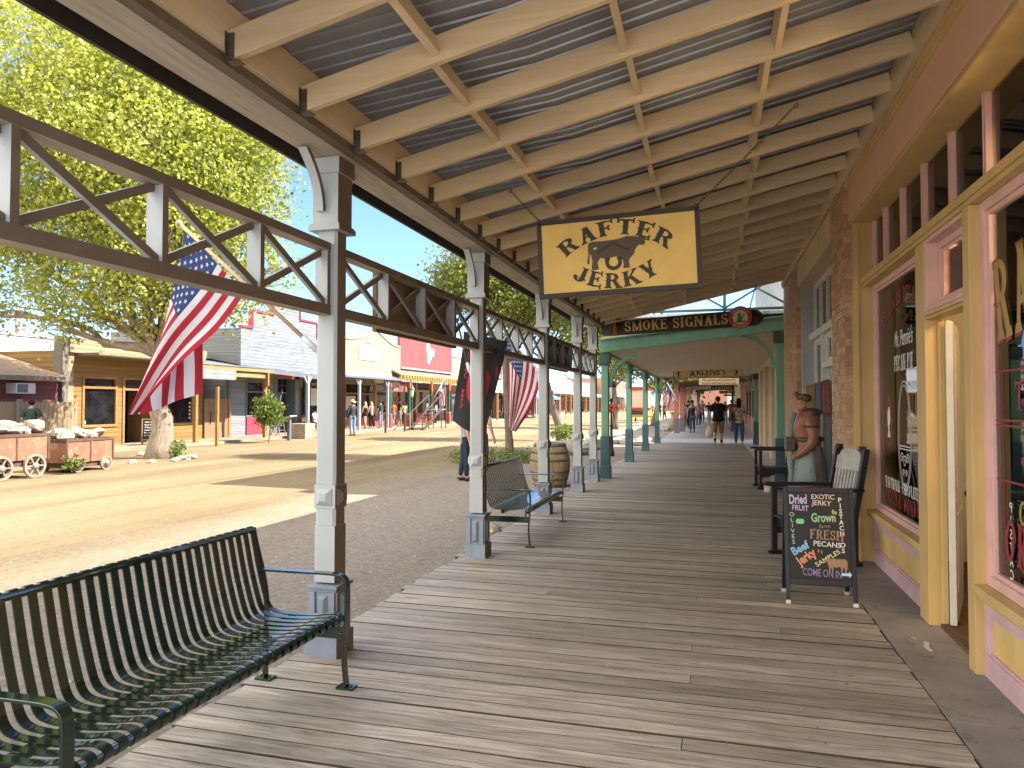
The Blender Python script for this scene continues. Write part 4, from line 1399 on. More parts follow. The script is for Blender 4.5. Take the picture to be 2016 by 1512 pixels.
# ------------------------------------------------------------------ green slat benches
M['bench'] = paint("dark_green_gloss", (.004, .018, .012), .16, .2, 6, .03, spec=.6)
M['bench'].node_tree.nodes["Principled BSDF"].inputs["Coat Weight"].default_value = .5
M['bench'].node_tree.nodes["Principled BSDF"].inputs["Coat Roughness"].default_value = .06
def smooth(pts, it=2):
	for _ in range(it):
		q = [pts[0]]
		for a, b in zip(pts, pts[1:]):
			q.append(tuple(.75 * x + .25 * y for x, y in zip(a, b)))
			q.append(tuple(.25 * x + .75 * y for x, y in zip(a, b)))
		q.append(pts[-1])
		pts = q
	return pts
def ribbon(mb, prof, y0, y1, t):
	"""a flat bar bent along a profile in x,z, from y0 to y1 wide"""
	n = len(prof)
	L_, R_ = [], []
	for i, (x, z) in enumerate(prof):
		a, b = prof[max(i - 1, 0)], prof[min(i + 1, n - 1)]
		d = Vector((b[0] - a[0], b[1] - a[1])).normalized()
		nx, nz = -d.y * t / 2, d.x * t / 2
		L_.append((x + nx, z + nz))
		R_.append((x - nx, z - nz))
	vs = []
	for (a, b), (c, d) in zip(L_, R_):
		vs += [(a, y0, b), (a, y1, b), (c, y1, d), (c, y0, d)]
	fs = []
	for i in range(n - 1):
		for k in range(4):
			p, q = i * 4 + k, i * 4 + (k + 1) % 4
			fs.append((p, q, q + 4, p + 4))
	fs += [(3, 2, 1, 0), (n * 4 - 4, n * 4 - 3, n * 4 - 2, n * 4 - 1)]
	mb.add(vs, fs, False)
def make_bench(BL=1.86):
	b = thing("slat_bench", "long dark green metal slat bench in the near corner, seen from its open end", "bench", (-2.55, 1.86, 0), 0, "green metal slat benches")
	prof = smooth([(-.085, .865), (-.07, .885), (-.05, .87), (-.035, .80), (-.005, .66), (.035, .52), (.065, .435), (.11, .405), (.22, .40), (.38, .405), (.475, .425), (.525, .42), (.54, .395), (.525, .37), (.50, .365)], 2)
	n = 27
	for k in range(n):
		y = .055 + (BL - .11) * k / (n - 1)
		m = MB()
		ribbon(m, prof, y - .0195, y + .0195, .006)
		part("slat", m, M['bench'], b, False)
	m = MB()
	m.tube([(-.066, .03, .862), (-.066, BL - .03, .862)], .019, 12)
	part("top_tube", m, M['bench'], b, False)
	m = MB()
	m.tube([(.512, .03, .394), (.512, BL - .03, .394)], .021, 12)
	part("front_tube", m, M['bench'], b, False)
	m = MB()
	m.box(.20, .235, .03, BL - .03, .362, .396)
	part("seat_rail", m, M['bench'], b, False)
	for s, y in ((0, .012), (1, BL - .012)):
		m = MB()
		pr = smooth([(-.075, .87), (-.055, .78), (.0, .60), (.03, .42), (.02, .25), (.02, .012)], 2)
		ribbon(m, pr, y - .022, y + .022, .012)
		part("rear_leg", m, M['bench'], b, False, .002)
		m = MB()
		pr = smooth([(-.015, .635), (.12, .632), (.40, .628), (.50, .625), (.552, .59), (.552, .45), (.545, .30), (.53, .14), (.53, .012)], 2)
		pr = smooth([(-.02, .63), (.10, .63), (.30, .632), (.47, .634), (.535, .62), (.548, .56), (.545, .40), (.528, .24), (.53, .12), (.545, .012)], 2)
		ribbon(m, pr, y - .024, y + .024, .012)
		part("arm_and_front_leg", m, M['bench'], b, False, .002)
		m = MB()
		m.box(.02, .54, y - .006, y + .006, .27, .335)
		m.lathe([(.012, y - .014), (.012, y + .014)], (.515, 0, .30), 8, 'Y')
		part("stretcher", m, M['bench'], b, False)
		for x in (.02, .545):
			m = MB()
			m.box(x - .05, x + .05, y - .035, y + .035, -.002, .011)
			for q in (-.03, .03):
				m.lathe([(.007, .011), (.007, .018)], (x + q, y, 0), 6)
			part("foot_plate", m, M['bench'], b, False)
	return b
b1 = make_bench()
b2 = dup(b1)
place(b2, (-2.53, 7.84, 0), 0, "long dark green metal slat bench between the second and third grey posts, barrel behind")
# ------------------------------------------------------------------ black armchairs by the wall
M['blackwood'] = wood("black_stained_wood", (.010, .010, .012), (.035, .034, .036), 'X', .33, 1, .15, 1, .2, False)
M['backplate'] = paint("silvered_back_plate", (.42, .41, .37), .5, .22, 9, .2, worn=(.30, .29, .26), wornamt=.58)
def make_chair():
	c = thing("porch_armchair", "black wooden armchair behind the chalkboard, pale slatted back to the brick pier", "chair", (1.0, 8.0, 0), 0, "black porch armchairs")
	H = .30   # half width along y; the chair faces -x
	for s in (-1, 1):
		m = MB()
		m.bar((-.30, s * H, 0), (-.30, s * H, .72), .05, .055, up=(1, 0, 0))
		part("front_leg", m, M['blackwood'], c, False, .004)
		m = MB()
		m.bar((.27, s * H, 0), (.27, s * H, .45), .05, .06, up=(1, 0, 0))
		m.bar((.27, s * H, .45), (.40, s * H, 1.15), .05, .06, up=(1, 0, 0))
		part("rear_post", m, M['blackwood'], c, False, .004)
		m = MB()
		m.prism([(-.40, .725), (-.41, .75), (-.37, .765), (.36, .76), (.36, .728)], (0, s * H - .045, 0), (1, 0, 0), (0, 0, 1), (0, .09, 0))
		part("armrest", m, M['blackwood'], c, False, .006)
		m = MB()
		poly = [(-.275, .42), (-.15, .395), (0, .385), (.245, .40), (.245, .28), (.02, .30), (-.05, .29), (-.05, .27), (-.12, .26), (-.12, .24), (-.19, .23), (-.275, .22)]
		m.prism(poly, (0, s * H - .016, 0), (1, 0, 0), (0, 0, 1), (0, .032, 0))
		part("side_apron", m, M['blackwood'], c, False, .003)
		m = MB()
		m.box(-.36, .34, s * H - .028, s * H + .028, .0, .04)
		part("runner", m, M['blackwood'], c, False, .004)
	for k in range(8):
		m = MB()
		x = -.29 + .073 * k
		z = .43 - .032 * math.sin(math.pi * (k + .5) / 8.5)
		m.box(x - .031, x + .031, -H + .025, H - .025, z - .018, z)
		part("seat_slat", m, M['blackwood'], c, False, .003)
	tilt = Vector((.13, 0, .70)).normalized()
	org = Vector((.285, 0, .47))
	def bk(u, v, t=0):
		return org + tilt * v + Vector((0, u, 0)) + Vector((-.05 * (1 - (u / .3) ** 2) * .6 + t, 0, 0))
	m = MB()
	poly = [(-.27, .46), (.27, .46), (.27, .60), (.23, .60), (.21, .64), (.12, .68), (-.12, .68), (-.21, .64), (-.23, .60), (-.27, .60)]
	o = org + Vector((-.02, 0, 0))
	m.prism(poly, o, (0, 1, 0), tilt, (.022, 0, 0))
	tp = part("back_panel", m, M['backplate'], c, False, .003)
	m = MB()
	put_text(m, "WELCOME", o + tilt * .565 + Vector((-.002, 0, 0)), (0, -1, 0), tilt, .055, .01, .30, arc=.6)
	M['dimletter'] = M.get('dimletter') or paint("raised_pale_lettering", (.55, .53, .46), .5, .1)
	part("lettering", m, M['dimletter'], tp, False)
	m = MB()
	m.prism([(-.27, 0), (.27, 0), (.27, .10), (-.27, .10)], o, (0, 1, 0), tilt, (.022, 0, 0))
	part("back_rail", m, M['backplate'], c, False, .003)
	for k in range(8):
		u = -.238 + .068 * k
		m = MB()
		m.prism([(u - .017, .101), (u + .017, .101), (u + .017, .459), (u - .017, .459)], o + Vector((.003, 0, 0)), (0, 1, 0), tilt, (.014, 0, 0))
		part("back_slat", m, M['backplate'], c, False)
	m = MB()
	m.box(-.28, -.25, -H + .02, H - .02, .30, .39)
	part("front_apron", m, M['blackwood'], c, False, .003)
	for s in (-1, 1):
		m = MB()
		m.box(.36, .41, s * .25 - .03, s * .25 + .03, 1.125, 1.175)
		part("corner_cap", m, M['blackwood'], c, False, .005)
	return c
c1 = make_chair()
place(c1, (.985, 8.02, 0), rad(16))
c2 = dup(c1)
place(c2, (1.11, 14.62, 0), rad(5), "black wooden armchair farther along, with the green post behind it")
# paint tin under the farther chair
t = thing("paint_tin", "spattered white tin with red print standing by the farther chair's front leg", "tin", (.955, 13.95, 0))
M['tinpaint'] = paint("spattered_tin_paint", (.55, .52, .48), .5, .25, 14, .1, worn=(.30, .07, .06), wornamt=.52)
m = MB()
m.lathe([(.082, 0), (.085, .005), (.083, .012), (.083, .158), (.087, .165), (.087, .178), (.075, .178), (.075, .168), (.0, .166)], (.955, 13.95, 0), 24)
part("body", m, M['tinpaint'], t)
m = MB()
m.tube([(.955 + .086 * math.cos(a), 13.95 - .02, .15 + .10 * math.sin(a) * -.6) for a in [math.pi * k / 10 for k in range(11)]], .0025, 5)
part("handle", m, M['iron'], t)
# ------------------------------------------------------------------ folding chalkboard
M['slate'] = paint("chalkboard_black", (.012, .012, .012), .5, .35, 3, .03)
M['blueblack'] = paint("blue_black_frame", (.012, .014, .024), .4, .3, 6, .12, worn=(.07, .07, .09), wornamt=.72)
M['rubber'] = paint("white_rubber_foot", (.6, .58, .55), .6)
ab = thing("chalkboard_sign", "black folding chalkboard with coloured lettering standing on the boards", "sign", (.82, 6.25, 0))
TL = .20
def leaf(y0, dy, front):
	"""one leaf of the sign; the foot at y0, leaning by dy at the top"""
	up = Vector((0, dy, .91)).normalized()
	n = Vector((0, -1, 0)) if front else Vector((0, 1, 0))
	n = (n - up * n.dot(up)).normalized()
	o = Vector((.815, y0, .0))
	ax = Vector((1, .04, 0)).normalized()
	nm_ = []
	for s in (-1, 1):
		m = MB()
		m.prism([(-.016, .025), (.016, .025), (.016, .93), (-.016, .93)], o + ax * (s * .25) - n * .012, ax, up, n * .026)
		part("stile", m, M['blueblack'], ab, True, .003)
		m = MB()
		m.prism([(-.018, .0), (.018, .0), (.018, .03), (-.018, .03)], o + ax * (s * .25) - n * .014, ax, up, n * .03)
		part("foot", m, M['rubber'], ab, True, .003)
	for z0, z1 in ((.155, .20), (.885, .928)):
		m = MB()
		m.prism([(-.232, z0), (.232, z0), (.232, z1), (-.232, z1)], o - n * .010, ax, up, n * .022)
		part("rail", m, M['blueblack'], ab, True, .003)
	m = MB()
	m.prism([(-.233, .2), (.233, .2), (.233, .886), (-.233, .886)], o - n * .006, ax, up, n * .010)
	bd = part("board", m, M['slate'], ab, True)
	return o, ax, up, n, bd
leaf(6.62, -.20, False)
o, ax, up, n, bd = leaf(6.22, .16, True)
CH = {'lav': (.50, .48, .72), 'pk': (.75, .58, .52), 'wh': (.75, .74, .72), 'gr': (.33, .50, .33), 'br': (.35, .22, .14), 'mint': (.40, .62, .55), 'blue': (.24, .50, .82), 'or': (.72, .30, .18), 'yel': (.70, .68, .34), 'pur': (.27, .21, .40), 'lg': (.22, .66, .36), 'olive': (.45, .42, .15), 'sky': (.42, .72, .92)}
for k, v in CH.items():
	M['ch_' + k] = paint("chalk_" + {'lav': 'lavender', 'pk': 'pink', 'wh': 'white', 'gr': 'green', 'br': 'brown', 'mint': 'mint', 'blue': 'blue', 'or': 'orange', 'yel': 'yellow', 'pur': 'purple', 'lg': 'bright_green', 'olive': 'olive', 'sky': 'sky_blue'}[k], v, .8, .12, 40, 0)
LET = []
def chalk(col, s, u, v, h, wid=None, rot=0.0, bold=.02, west=False, shear=0.0):
	a = ax * math.cos(rad(rot)) + up * math.sin(rad(rot))
	b = up * math.cos(rad(rot)) - ax * math.sin(rad(rot))
	m = MB()
	p = o + ax * u + up * v + n * .0058
	if west:
		put_western(m, s, p, a, b, h, wid, nrm=n)
	else:
		put_text(m, s, p, a, b, h, bold, wid, shear=shear)
	part("lettering", m, M['ch_' + col], bd, True)
# board pixels: u from -.233 to .233, v from .2 to .886
chalk('lav', "Dried", -.155, .795, .075, .135, 2, .03)
chalk('lav', "FRUIT", -.140, .738, .045, .125, -3, .012)
chalk('pk', "EXOTIC", .035, .835, .040, .175, 0, .012)
chalk('pk', "JERKY", .022, .785, .040, .150, -2, .012)
for k, c in enumerate("PISTACHIOS"):
	chalk('wh', c, .163 + .0012 * k, .815 - .0445 * k, .036, None, 0, .02)
for k, c in enumerate("OLIVES"):
	chalk('mint', c, -.208 + .002 * k, .690 - .044 * k, .034, None, 0, .008)
chalk('gr', "Grown", .035, .655, .070, .185, 2, .035)
chalk('br', "farm", .040, .605, .030, .085, 4, .008, shear=.25)
chalk('br', "FRESH", .052, .512, .076, .255, -3, west=True)
chalk('wh', "PECANS", .055, .457, .042, .205, -3, .012)
chalk('blue', "Beef", -.135, .415, .062, .145, 30, .035)
chalk('or', "Jerky", -.090, .345, .070, .165, 36, .03)
chalk('yel', "SAMPLES", .065, .355, .036, .215, 33, .010)
chalk('pur', "COME ON IN", .010, .222, .060, .290, -2, .010)
m = MB()
m.flat([(.155, .236), (.21, .236), (.21, .222), (.232, .247), (.21, .272), (.21, .258), (.155, .258)], o + n * .0058, ax, up)
part("arrow", m, M['ch_sky'], bd)
def cow(m, p, a, b, k, flip=1):
	"""a standing steer in profile, about 1 unit long"""
	poly = [(-.5, .18), (-.47, .22), (-.40, .24), (-.36, .29), (-.30, .26), (-.12, .29), (.1, .265), (.33, .28), (.44, .25), (.47, .17), (.485, -.12), (.47, -.20), (.455, -.1), (.45, .05), (.43, -.05), (.44, -.15), (.42, -.33), (.36, -.33), (.37, -.18), (.30, -.06), (.28, -.2), (.24, -.31), (.2, -.31), (.21, -.15), (.18, -.05), (.0, -.1), (-.12, -.07), (-.11, -.2), (-.12, -.32), (-.17, -.32), (-.18, -.17), (-.22, -.08), (-.24, -.2), (-.23, -.33), (-.29, -.33), (-.29, -.1), (-.33, .02), (-.36, .13), (-.42, .12), (-.48, .13)]
	m.flat([(x * k * flip, y * k) for x, y in poly], p, a, b)
m = MB()
cow(m, o + ax * .115 + up * .315 + n * .0058, ax, up, .18)
part("steer_drawing", m, M['ch_br'], bd)
m = MB()
for dx in (-.012, .012):
	m.flat(disc(12, .020, .022, -.145 + dx, .652), o + n * (.0058 + .0003 * (dx > 0)), ax, up)
part("apple_drawing", m, M['ch_lg'], bd)
m = MB()
for x, y in ((.108, .735), (.128, .728)):
	m.flat(disc(12, .010, .020 if x < .12 else .014, x, y), o + n * .0058, ax, up)
part("nut_drawing", m, M['ch_olive'], bd)
m = MB()
for x, y in ((-.012, .422), (.012, .415)):
	m.flat(disc(10, .007, .014, x, y), o + n * .0058, ax, up)
part("pecan_drawing", m, M['ch_br'], bd)
# ------------------------------------------------------------------ carved wooden figure
M['carveskin'] = paint("varnished_red_brown_carving", (.30, .12, .065), .32, .3, 7, .25, (1, 1, .3), worn=(.12, .045, .03), wornamt=.60)
M['carvedark'] = paint("dark_carving", (.085, .058, .042), .4, .3, 8, .3)
M['carveteal'] = paint("faded_teal_carving", (.20, .25, .245), .45, .25, 5, .3, (1, 1, .4), worn=(.08, .11, .11), wornamt=.60)
M['carvegold'] = paint("faded_yellow_carving", (.22, .15, .06), .45, .25, 8, .2)
M['carvered'] = paint("faded_red_carving", (.22, .07, .05), .45, .25, 8, .2)
M['carveblue'] = paint("faded_blue_carving", (.10, .13, .19), .45, .25, 8, .2)
def skin_mesh(name, V, E, R, root=0, sub=1, mats=None):
	"""one continuous surface grown over a skeleton: points, bones and radii"""
	me = bpy.data.meshes.new(name)
	me.from_pydata([tuple(v) for v in V], E, [])
	o = bpy.data.objects.new(name, me)
	COL.objects.link(o)
	md = o.modifiers.new("skin", 'SKIN')
	md.use_smooth_shade = True
	for i, r in enumerate(R):
		sv = me.skin_vertices[0].data[i]
		sv.radius = (r, r) if not isinstance(r, tuple) else r
		sv.use_root = (i == root)
	if sub:
		s = o.modifiers.new("sub", 'SUBSURF')
		s.levels = s.render_levels = sub
	dg = bpy.context.evaluated_depsgraph_get()
	out = bpy.data.meshes.new_from_object(o.evaluated_get(dg))
	mb = MB()
	mb.add([v.co.copy() for v in out.vertices], [tuple(p.vertices) for p in out.polygons], True)
	bpy.data.objects.remove(o)
	bpy.data.meshes.remove(me)
	bpy.data.meshes.remove(out)
	return mb
FG = (1.27, 11.05, 0)
st = thing("carved_figure", "tall carved wooden figure with a feather headdress between the two black chairs", "statue", FG)
# faces -x (towards the street); x forward is -x
sk = skin_mesh("body", [(0, 0, 1.02), (-.03, 0, 1.18), (-.02, 0, 1.34), (.02, 0, 1.45), (0, 0, 1.53), (-.03, 0, 1.60), (-.01, 0, 1.72),
						(.02, .2, 1.42), (.03, .25, 1.25), (.06, .26, 1.12), (-.06, .24, .97), (-.12, .22, .92), (-.17, .20, .87),
						(.02, -.2, 1.42), (.04, -.27, 1.25), (.07, -.28, 1.10), (-.05, -.26, .95), (-.11, -.24, .90), (-.17, -.21, .86),
						(.0, .1, .9), (.0, .1, .5), (.02, .1, .12), (-.12, .11, .05), (.0, -.1, .9), (.02, -.1, .5), (.02, -.1, .12), (-.12, -.11, .05),
						(-.125, 0, 1.605), (-.11, 0, 1.545)],
			   [(0, 1), (1, 2), (2, 3), (3, 4), (4, 5), (5, 6), (2, 7), (7, 8), (8, 9), (9, 10), (10, 11), (11, 12), (2, 13), (13, 14), (14, 15), (15, 16), (16, 17), (17, 18), (0, 19), (19, 20), (20, 21), (21, 22), (0, 23), (23, 24), (24, 25), (25, 26), (5, 27), (4, 28)],
			   [(.17, .20), (.18, .21), (.19, .235), .14, .08, .10, .095, .115, .10, .085, .065, .055, .04, .115, .10, .085, .065, .05, .035, .11, .1, .08, .06, .11, .1, .08, .06, .03, .04])
part("body", sk, M['carveskin'], st, False)
for s in (-1, 1):      # closed fingers of each hand
	m = MB()
	for k in range(4):
		z = .895 - .018 * k
		m.tube([(-.15, s * .215, z), (-.195, s * .20, z - .006), (-.205, s * .17, z - .008), (-.18, s * .155, z - .006)], [.013, .013, .012, .009], 6)
	m.tube([(-.13, s * .20, .925), (-.17, s * .18, .925), (-.19, s * .165, .915)], [.014, .013, .009], 6)
	part("fingers", m, M['carveskin'], st, False)
m = MB()     # skirt, falling to the floor in folds
m.smooth = True
nn = 28
vs, fs = [], []
for j, (z, rx, ry) in enumerate(((1.10, .15, .2), (1.0, .17, .22), (.85, .21, .26), (.6, .235, .29), (.42, .245, .30), (.40, .22, .27))):
	for k in range(nn):
		a = 2 * math.pi * k / nn
		w = 1 + .05 * math.sin(a * 7) * (1.1 - z)
		vs.append((.03 + rx * w * math.cos(a), ry * w * math.sin(a), z))
for j in range(5):
	for k in range(nn):
		a, b = j * nn + k, j * nn + (k + 1) % nn
		fs.append((a, b, b + nn, a + nn))
m.add(vs, fs, True)
facing(m, (0, 0, -1), 0)
skp = part("skirt", m, M['carveteal'], st, False)
m = MB()
for z, rx, ry in ((.455, .247, .302), (.49, .247, .302)):
	m.tube([(.03 + rx * math.cos(2 * math.pi * k / 28), ry * math.sin(2 * math.pi * k / 28), z) for k in range(29)], .012, 5)
part("skirt_border", m, M['carvered'], skp, False)
m = MB()
for k in range(5):
	m.tube(smooth([(.05 + .02 * k, -.22 - .01 * k, 1.06), (.08 + .02 * k, -.27, .8), (.10 + .02 * k, -.275, .45)], 2), .016, 6)
part("sash_folds", m, M['carvedark'], st, False)
m = MB()
m.tube([(.02 + .18 * math.cos(2 * math.pi * k / 20), .235 * math.sin(2 * math.pi * k / 20), 1.10) for k in range(21)], .035, 8)
part("belt", m, M['carvedark'], st, False)
m = MB()
m.box(-.29, -.15, -.14, .10, .93, 1.13)
part("cigar_box", m, M['carvedark'], st, False, .02)
m = MB()
m.ell((.06, 0, 1.475), .15, .29, .075, 16, 8)
part("fur_collar", m, M['carvedark'], st, False)
m = MB()
for s in (-1, 1):
	m.tube([(.03 + .0 * s, s * .245 + .085 * math.cos(t), 1.285 + .02 * math.sin(t)) if False else (.035 + .09 * math.cos(t), s * .25 + .09 * math.sin(t), 1.285) for t in [2 * math.pi * k / 14 for k in range(15)]], .018, 6)
part("arm_bands", m, M['carvedark'], st, False)
m = MB()     # drape across the front
m.tube(smooth([(-.14, .12, 1.46), (-.20, .02, 1.25), (-.215, -.06, 1.05), (-.22, -.08, .70), (-.20, -.05, .42)], 2), .045, 8)
part("drape", m, M['carveteal'], st, False)
# headdress: a wedge of carved feathers swept back from the brow, scalloped down its rear edge
for i, (mat_, x0, x1) in enumerate((('carvegold', -.01, .12), ('carveblue', .121, .195), ('carvered', .196, .285))):
	def top(x):
		return 1.82 + .14 * (x + .1) / .43
	def bot(x):
		return 1.56 - .12 * (x + .1) / .43
	m = MB()
	if mat_ != 'carvered':
		poly = [(x0, bot(x0)), (x1, bot(x1)), (x1, top(x1)), (x0, top(x0))]
	else:
		poly = [(x0, bot(x0)), (x1, bot(x1))]
		zb, zt = bot(x1), top(x1)
		for k in range(4):
			for j in range(1, 6):
				t = j / 5
				poly.append((x1 + .035 * math.sin(math.pi * t), zb + (zt - zb) * (k + t) / 4))
		poly.append((x0, top(x0)))
	w = .10 + .03 * i
	m.prism([(x, z) for x, z in poly], (0, -w, 0), (1, 0, 0), (0, 0, 1), (0, 2 * w, 0))
	part("headdress", m, M[mat_], st, False, .012)
m = MB()
m.lathe([(.105, 1.66), (.112, 1.70), (.105, 1.74)], (-.02, 0, 0), 18)
for s in (-1, 1):
	m.lathe([(.055, -.01), (.06, 0), (.055, .012)], (.0, s * .115, 1.68), 12, 'Y')
part("brow_band", m, M['carvedark'], st, False)
m = MB()
m.box(-.28, .28, -.27, .27, .0, .05)
part("plinth", m, M['carvedark'], st, False, .01)
m = MB()
for k in range(5):
	m.ell((-.12 - .012 * (k % 2), -.05 + .025 * k, 1.72 + .03 * (k % 2)), .03, .018, .028, 8, 6)
part("brow_feathers", m, M['carvered'], st, False)
# ------------------------------------------------------------------ wine barrel
M['stave'] = wood("oak_stave", (.25, .165, .085), (.46, .34, .19), 'Z', .65, .6, .2, 1.0, .35, False)
M['hoop'] = paint("barrel_hoop", (.14, .125, .11), .5, .25, 6, .15, metal=.4)
BX, BY = -3.37, 15.05
br = thing("wine_barrel", "upright oak wine barrel standing on the dirt behind the second bench", "barrel", (BX, BY, -.15))
m = MB()
ns = 22
def bprof(z):
	t = (z + .15) / .92
	return .325 + .105 * math.sin(math.pi * min(max(t, 0), 1))
for k in range(ns):
	a0, a1 = 2 * math.pi * k / ns + .004, 2 * math.pi * (k + 1) / ns - .004
	vs = []
	zs = [-.15 + .92 * j / 8 for j in range(9)]
	for z in zs:
		r_ = bprof(z)
		vs += [(BX + r_ * math.cos(a0), BY + r_ * math.sin(a0), z), (BX + r_ * math.cos((a0 + a1) / 2) * 1.004, BY + r_ * math.sin((a0 + a1) / 2) * 1.004, z), (BX + r_ * math.cos(a1), BY + r_ * math.sin(a1), z),
			   (BX + (r_ - .03) * math.cos(a1), BY + (r_ - .03) * math.sin(a1), z), (BX + (r_ - .03) * math.cos(a0), BY + (r_ - .03) * math.sin(a0), z)]
	fs = []
	for j in range(8):
		for q in range(5):
			p1, p2 = j * 5 + q, j * 5 + (q + 1) % 5
			fs.append((p1, p2, p2 + 5, p1 + 5))
	fs += [(40, 41, 42, 43, 44), (4, 3, 2, 1, 0)]
	m.add(vs, fs, False)
part("staves", m, M['stave'], br)
for z in (-.11, .02, .17, .42, .58, .73):
	m = MB()
	w = .028
	m.lathe([(bprof(z - w) + .001, z - w), (bprof(z - w) + .005, z - w), (bprof(z + w) + .005, z + w), (bprof(z + w) + .001, z + w)], (BX, BY, 0), 32)
	part("hoop", m, M['hoop'], br)
m = MB()
m.lathe([(.30, .70), (.30, .72)], (BX, BY, 0), 28)
part("head", m, M['blackwood'], br)
# ------------------------------------------------------------------ hanging signs
M['signyellow'] = paint("mustard_sign_face", (.72, .48, .13), .55, .1, 3, .12, worn=(.64, .43, .15), wornamt=.66)
M['signdark'] = paint("dark_brown_sign_paint", (.035, .027, .020), .55, .2, 6, .12)
M['signbrown'] = paint("brown_steer_paint", (.085, .055, .035), .55, .1, 5, .1)
def chain_links(mb, a, b, r=.0032, L=.034):
	a, b = Vector(a), Vector(b)
	n = max(2, int((b - a).length / (L * .78)))
	d = (b - a).normalized()
	s1 = d.orthogonal().normalized()
	s2 = d.cross(s1)
	for k in range(n):
		c = a.lerp(b, (k + .5) / n) + Vector((0, 0, -.02 * math.sin(math.pi * (k + .5) / n) * (b - a).length * .3))
		s = s1 if k % 2 else s2
		mb.tube([c + d * (L / 2 * math.cos(t)) + s * (L * .27 * math.sin(t)) for t in [2 * math.pi * j / 8 for j in range(9)]], r, 5, False)
hs_ = thing("hanging_sign", "mustard yellow RAFTER JERKY sign with dark frame and steer, hung on chains", "sign", (-.71, 5.6, 2.75))
c = Vector((-.715, 5.60, 2.768))
ax = Vector((1, .0, .032)).normalized()
up = Vector((-.035, -.02, 1)).normalized()
n = Vector((0, -1, 0))
W2, H2 = .632, .312
m = MB()
m.prism([(-W2 + .03, -H2 + .03), (W2 - .03, -H2 + .03), (W2 - .03, H2 - .03), (-W2 + .03, H2 - .03)], c + n * .004, ax, up, -n * .018)
face = part("face", m, M['signyellow'], hs_, True)
for (x0, x1, z0, z1) in ((-W2, W2, H2 - .038, H2), (-W2, W2, -H2, -H2 + .038), (-W2, -W2 + .037, -H2 + .039, H2 - .039), (W2 - .037, W2, -H2 + .039, H2 - .039)):
	m = MB()
	m.prism([(x0, z0), (x1, z0), (x1, z1), (x0, z1)], c + n * .010, ax, up, -n * .032)
	part("frame", m, M['signdark'], hs_, True, .002)
m = MB()
put_western(m, "RAFTER", c + up * .150 - ax * .01 + n * .0052, ax, up, .118, .86, arc=.60, nrm=n)
part("lettering", m, M['signdark'], face)
m = MB()
put_western(m, "JERKY", c - up * .268 - ax * .02 + n * .0052, ax, up, .118, .74, arc=-.62, nrm=n)
part("lettering", m, M['signdark'], face)
m = MB()
bull = [(-.52, .18), (-.50, .26), (-.44, .29), (-.20, .285), (.05, .30), (.22, .35), (.36, .33), (.42, .31), (.47, .34), (.49, .31), (.56, .27), (.53, .245), (.545, .18), (.53, .12), (.47, .115), (.43, .13), (.36, .04), (.34, -.06), (.26, -.16), (.235, -.22), (.245, -.33), (.25, -.38), (.12, -.38), (.135, -.32), (.13, -.22), (.10, -.12), (-.02, -.10), (-.2, -.13), (-.29, -.10), (-.345, -.20), (-.33, -.31), (-.33, -.36), (-.40, -.37), (-.44, -.38), (-.46, -.33), (-.44, -.15), (-.475, .02), (-.49, -.05), (-.50, -.22), (-.53, -.23), (-.54, -.17), (-.515, .0)]
m.flat([(x * .42, y * .34) for x, y in bull], c + n * .0051 - ax * .01 + up * .012, ax, up)
m.flat([(x, y - .045) for x, y in ((.195, .15), (.25, .135), (.255, .125), (.2, .135))], c + n * .0054, ax, up)
part("steer", m, M['signbrown'], face)
m = MB()
o = c + n * .0056 - ax * .03
for s in (-1, 1):
	m.flat([(0, .098), (0, .076), (s * .105, .018), (s * .135, .022)], o + n * .0002 * s, ax, up)
o2 = c + n * .0062 - ax * .03 - up * .062
for k in range(12):
	a0, a1 = rad(160 + 220 * k / 12), rad(160 + 220 * (k + 1) / 12)
	m.flat([(.066 * math.cos(a0), .066 * math.sin(a0)), (.066 * math.cos(a1), .066 * math.sin(a1)), (.036 * math.cos(a1), .036 * math.sin(a1)), (.036 * math.cos(a0), .036 * math.sin(a0))], o2, ax, up)
for s in (-1, 1):
	m.flat([(s * .025, .015), (s * .07, .012), (s * .066, .038), (s * .030, .038)], o2 + n * .0005, ax, up)
part("brand_mark", m, M['signdark'], face)
m = MB()
m.flat([(-.185, .055), (-.163, .066), (-.156, .056), (-.178, .044)], c + n * .0056, ax, up)
part("flank_mark", m, M['palegrey'], face)
for s, hook in ((-1, (-1.58, 5.60, 3.335)), (1, (.60, 5.62, 3.80))):
	q = c + ax * (s * (W2 - .022)) + up * (H2 - .03) - n * .0
	m = MB()
	chain_links(m, q + Vector((0, -.0, .03)), hook)
	m.tube([Vector(hook) + Vector(v) for v in ((0, 0, .02), (.015, 0, .0), (.01, 0, -.02), (-.012, 0, -.018), (-.014, 0, .0))], .004, 6)
	part("chain", m, M['chain'], hs_)
	m = MB()
	m.ell(q + n * .014, .014, .009, .014, 10, 6)
	m.box(q.x - .012, q.x + .012, q.y - .006, q.y + .006, q.z, q.z + .045)
	part("eye_bolt", m, M['black'], hs_)
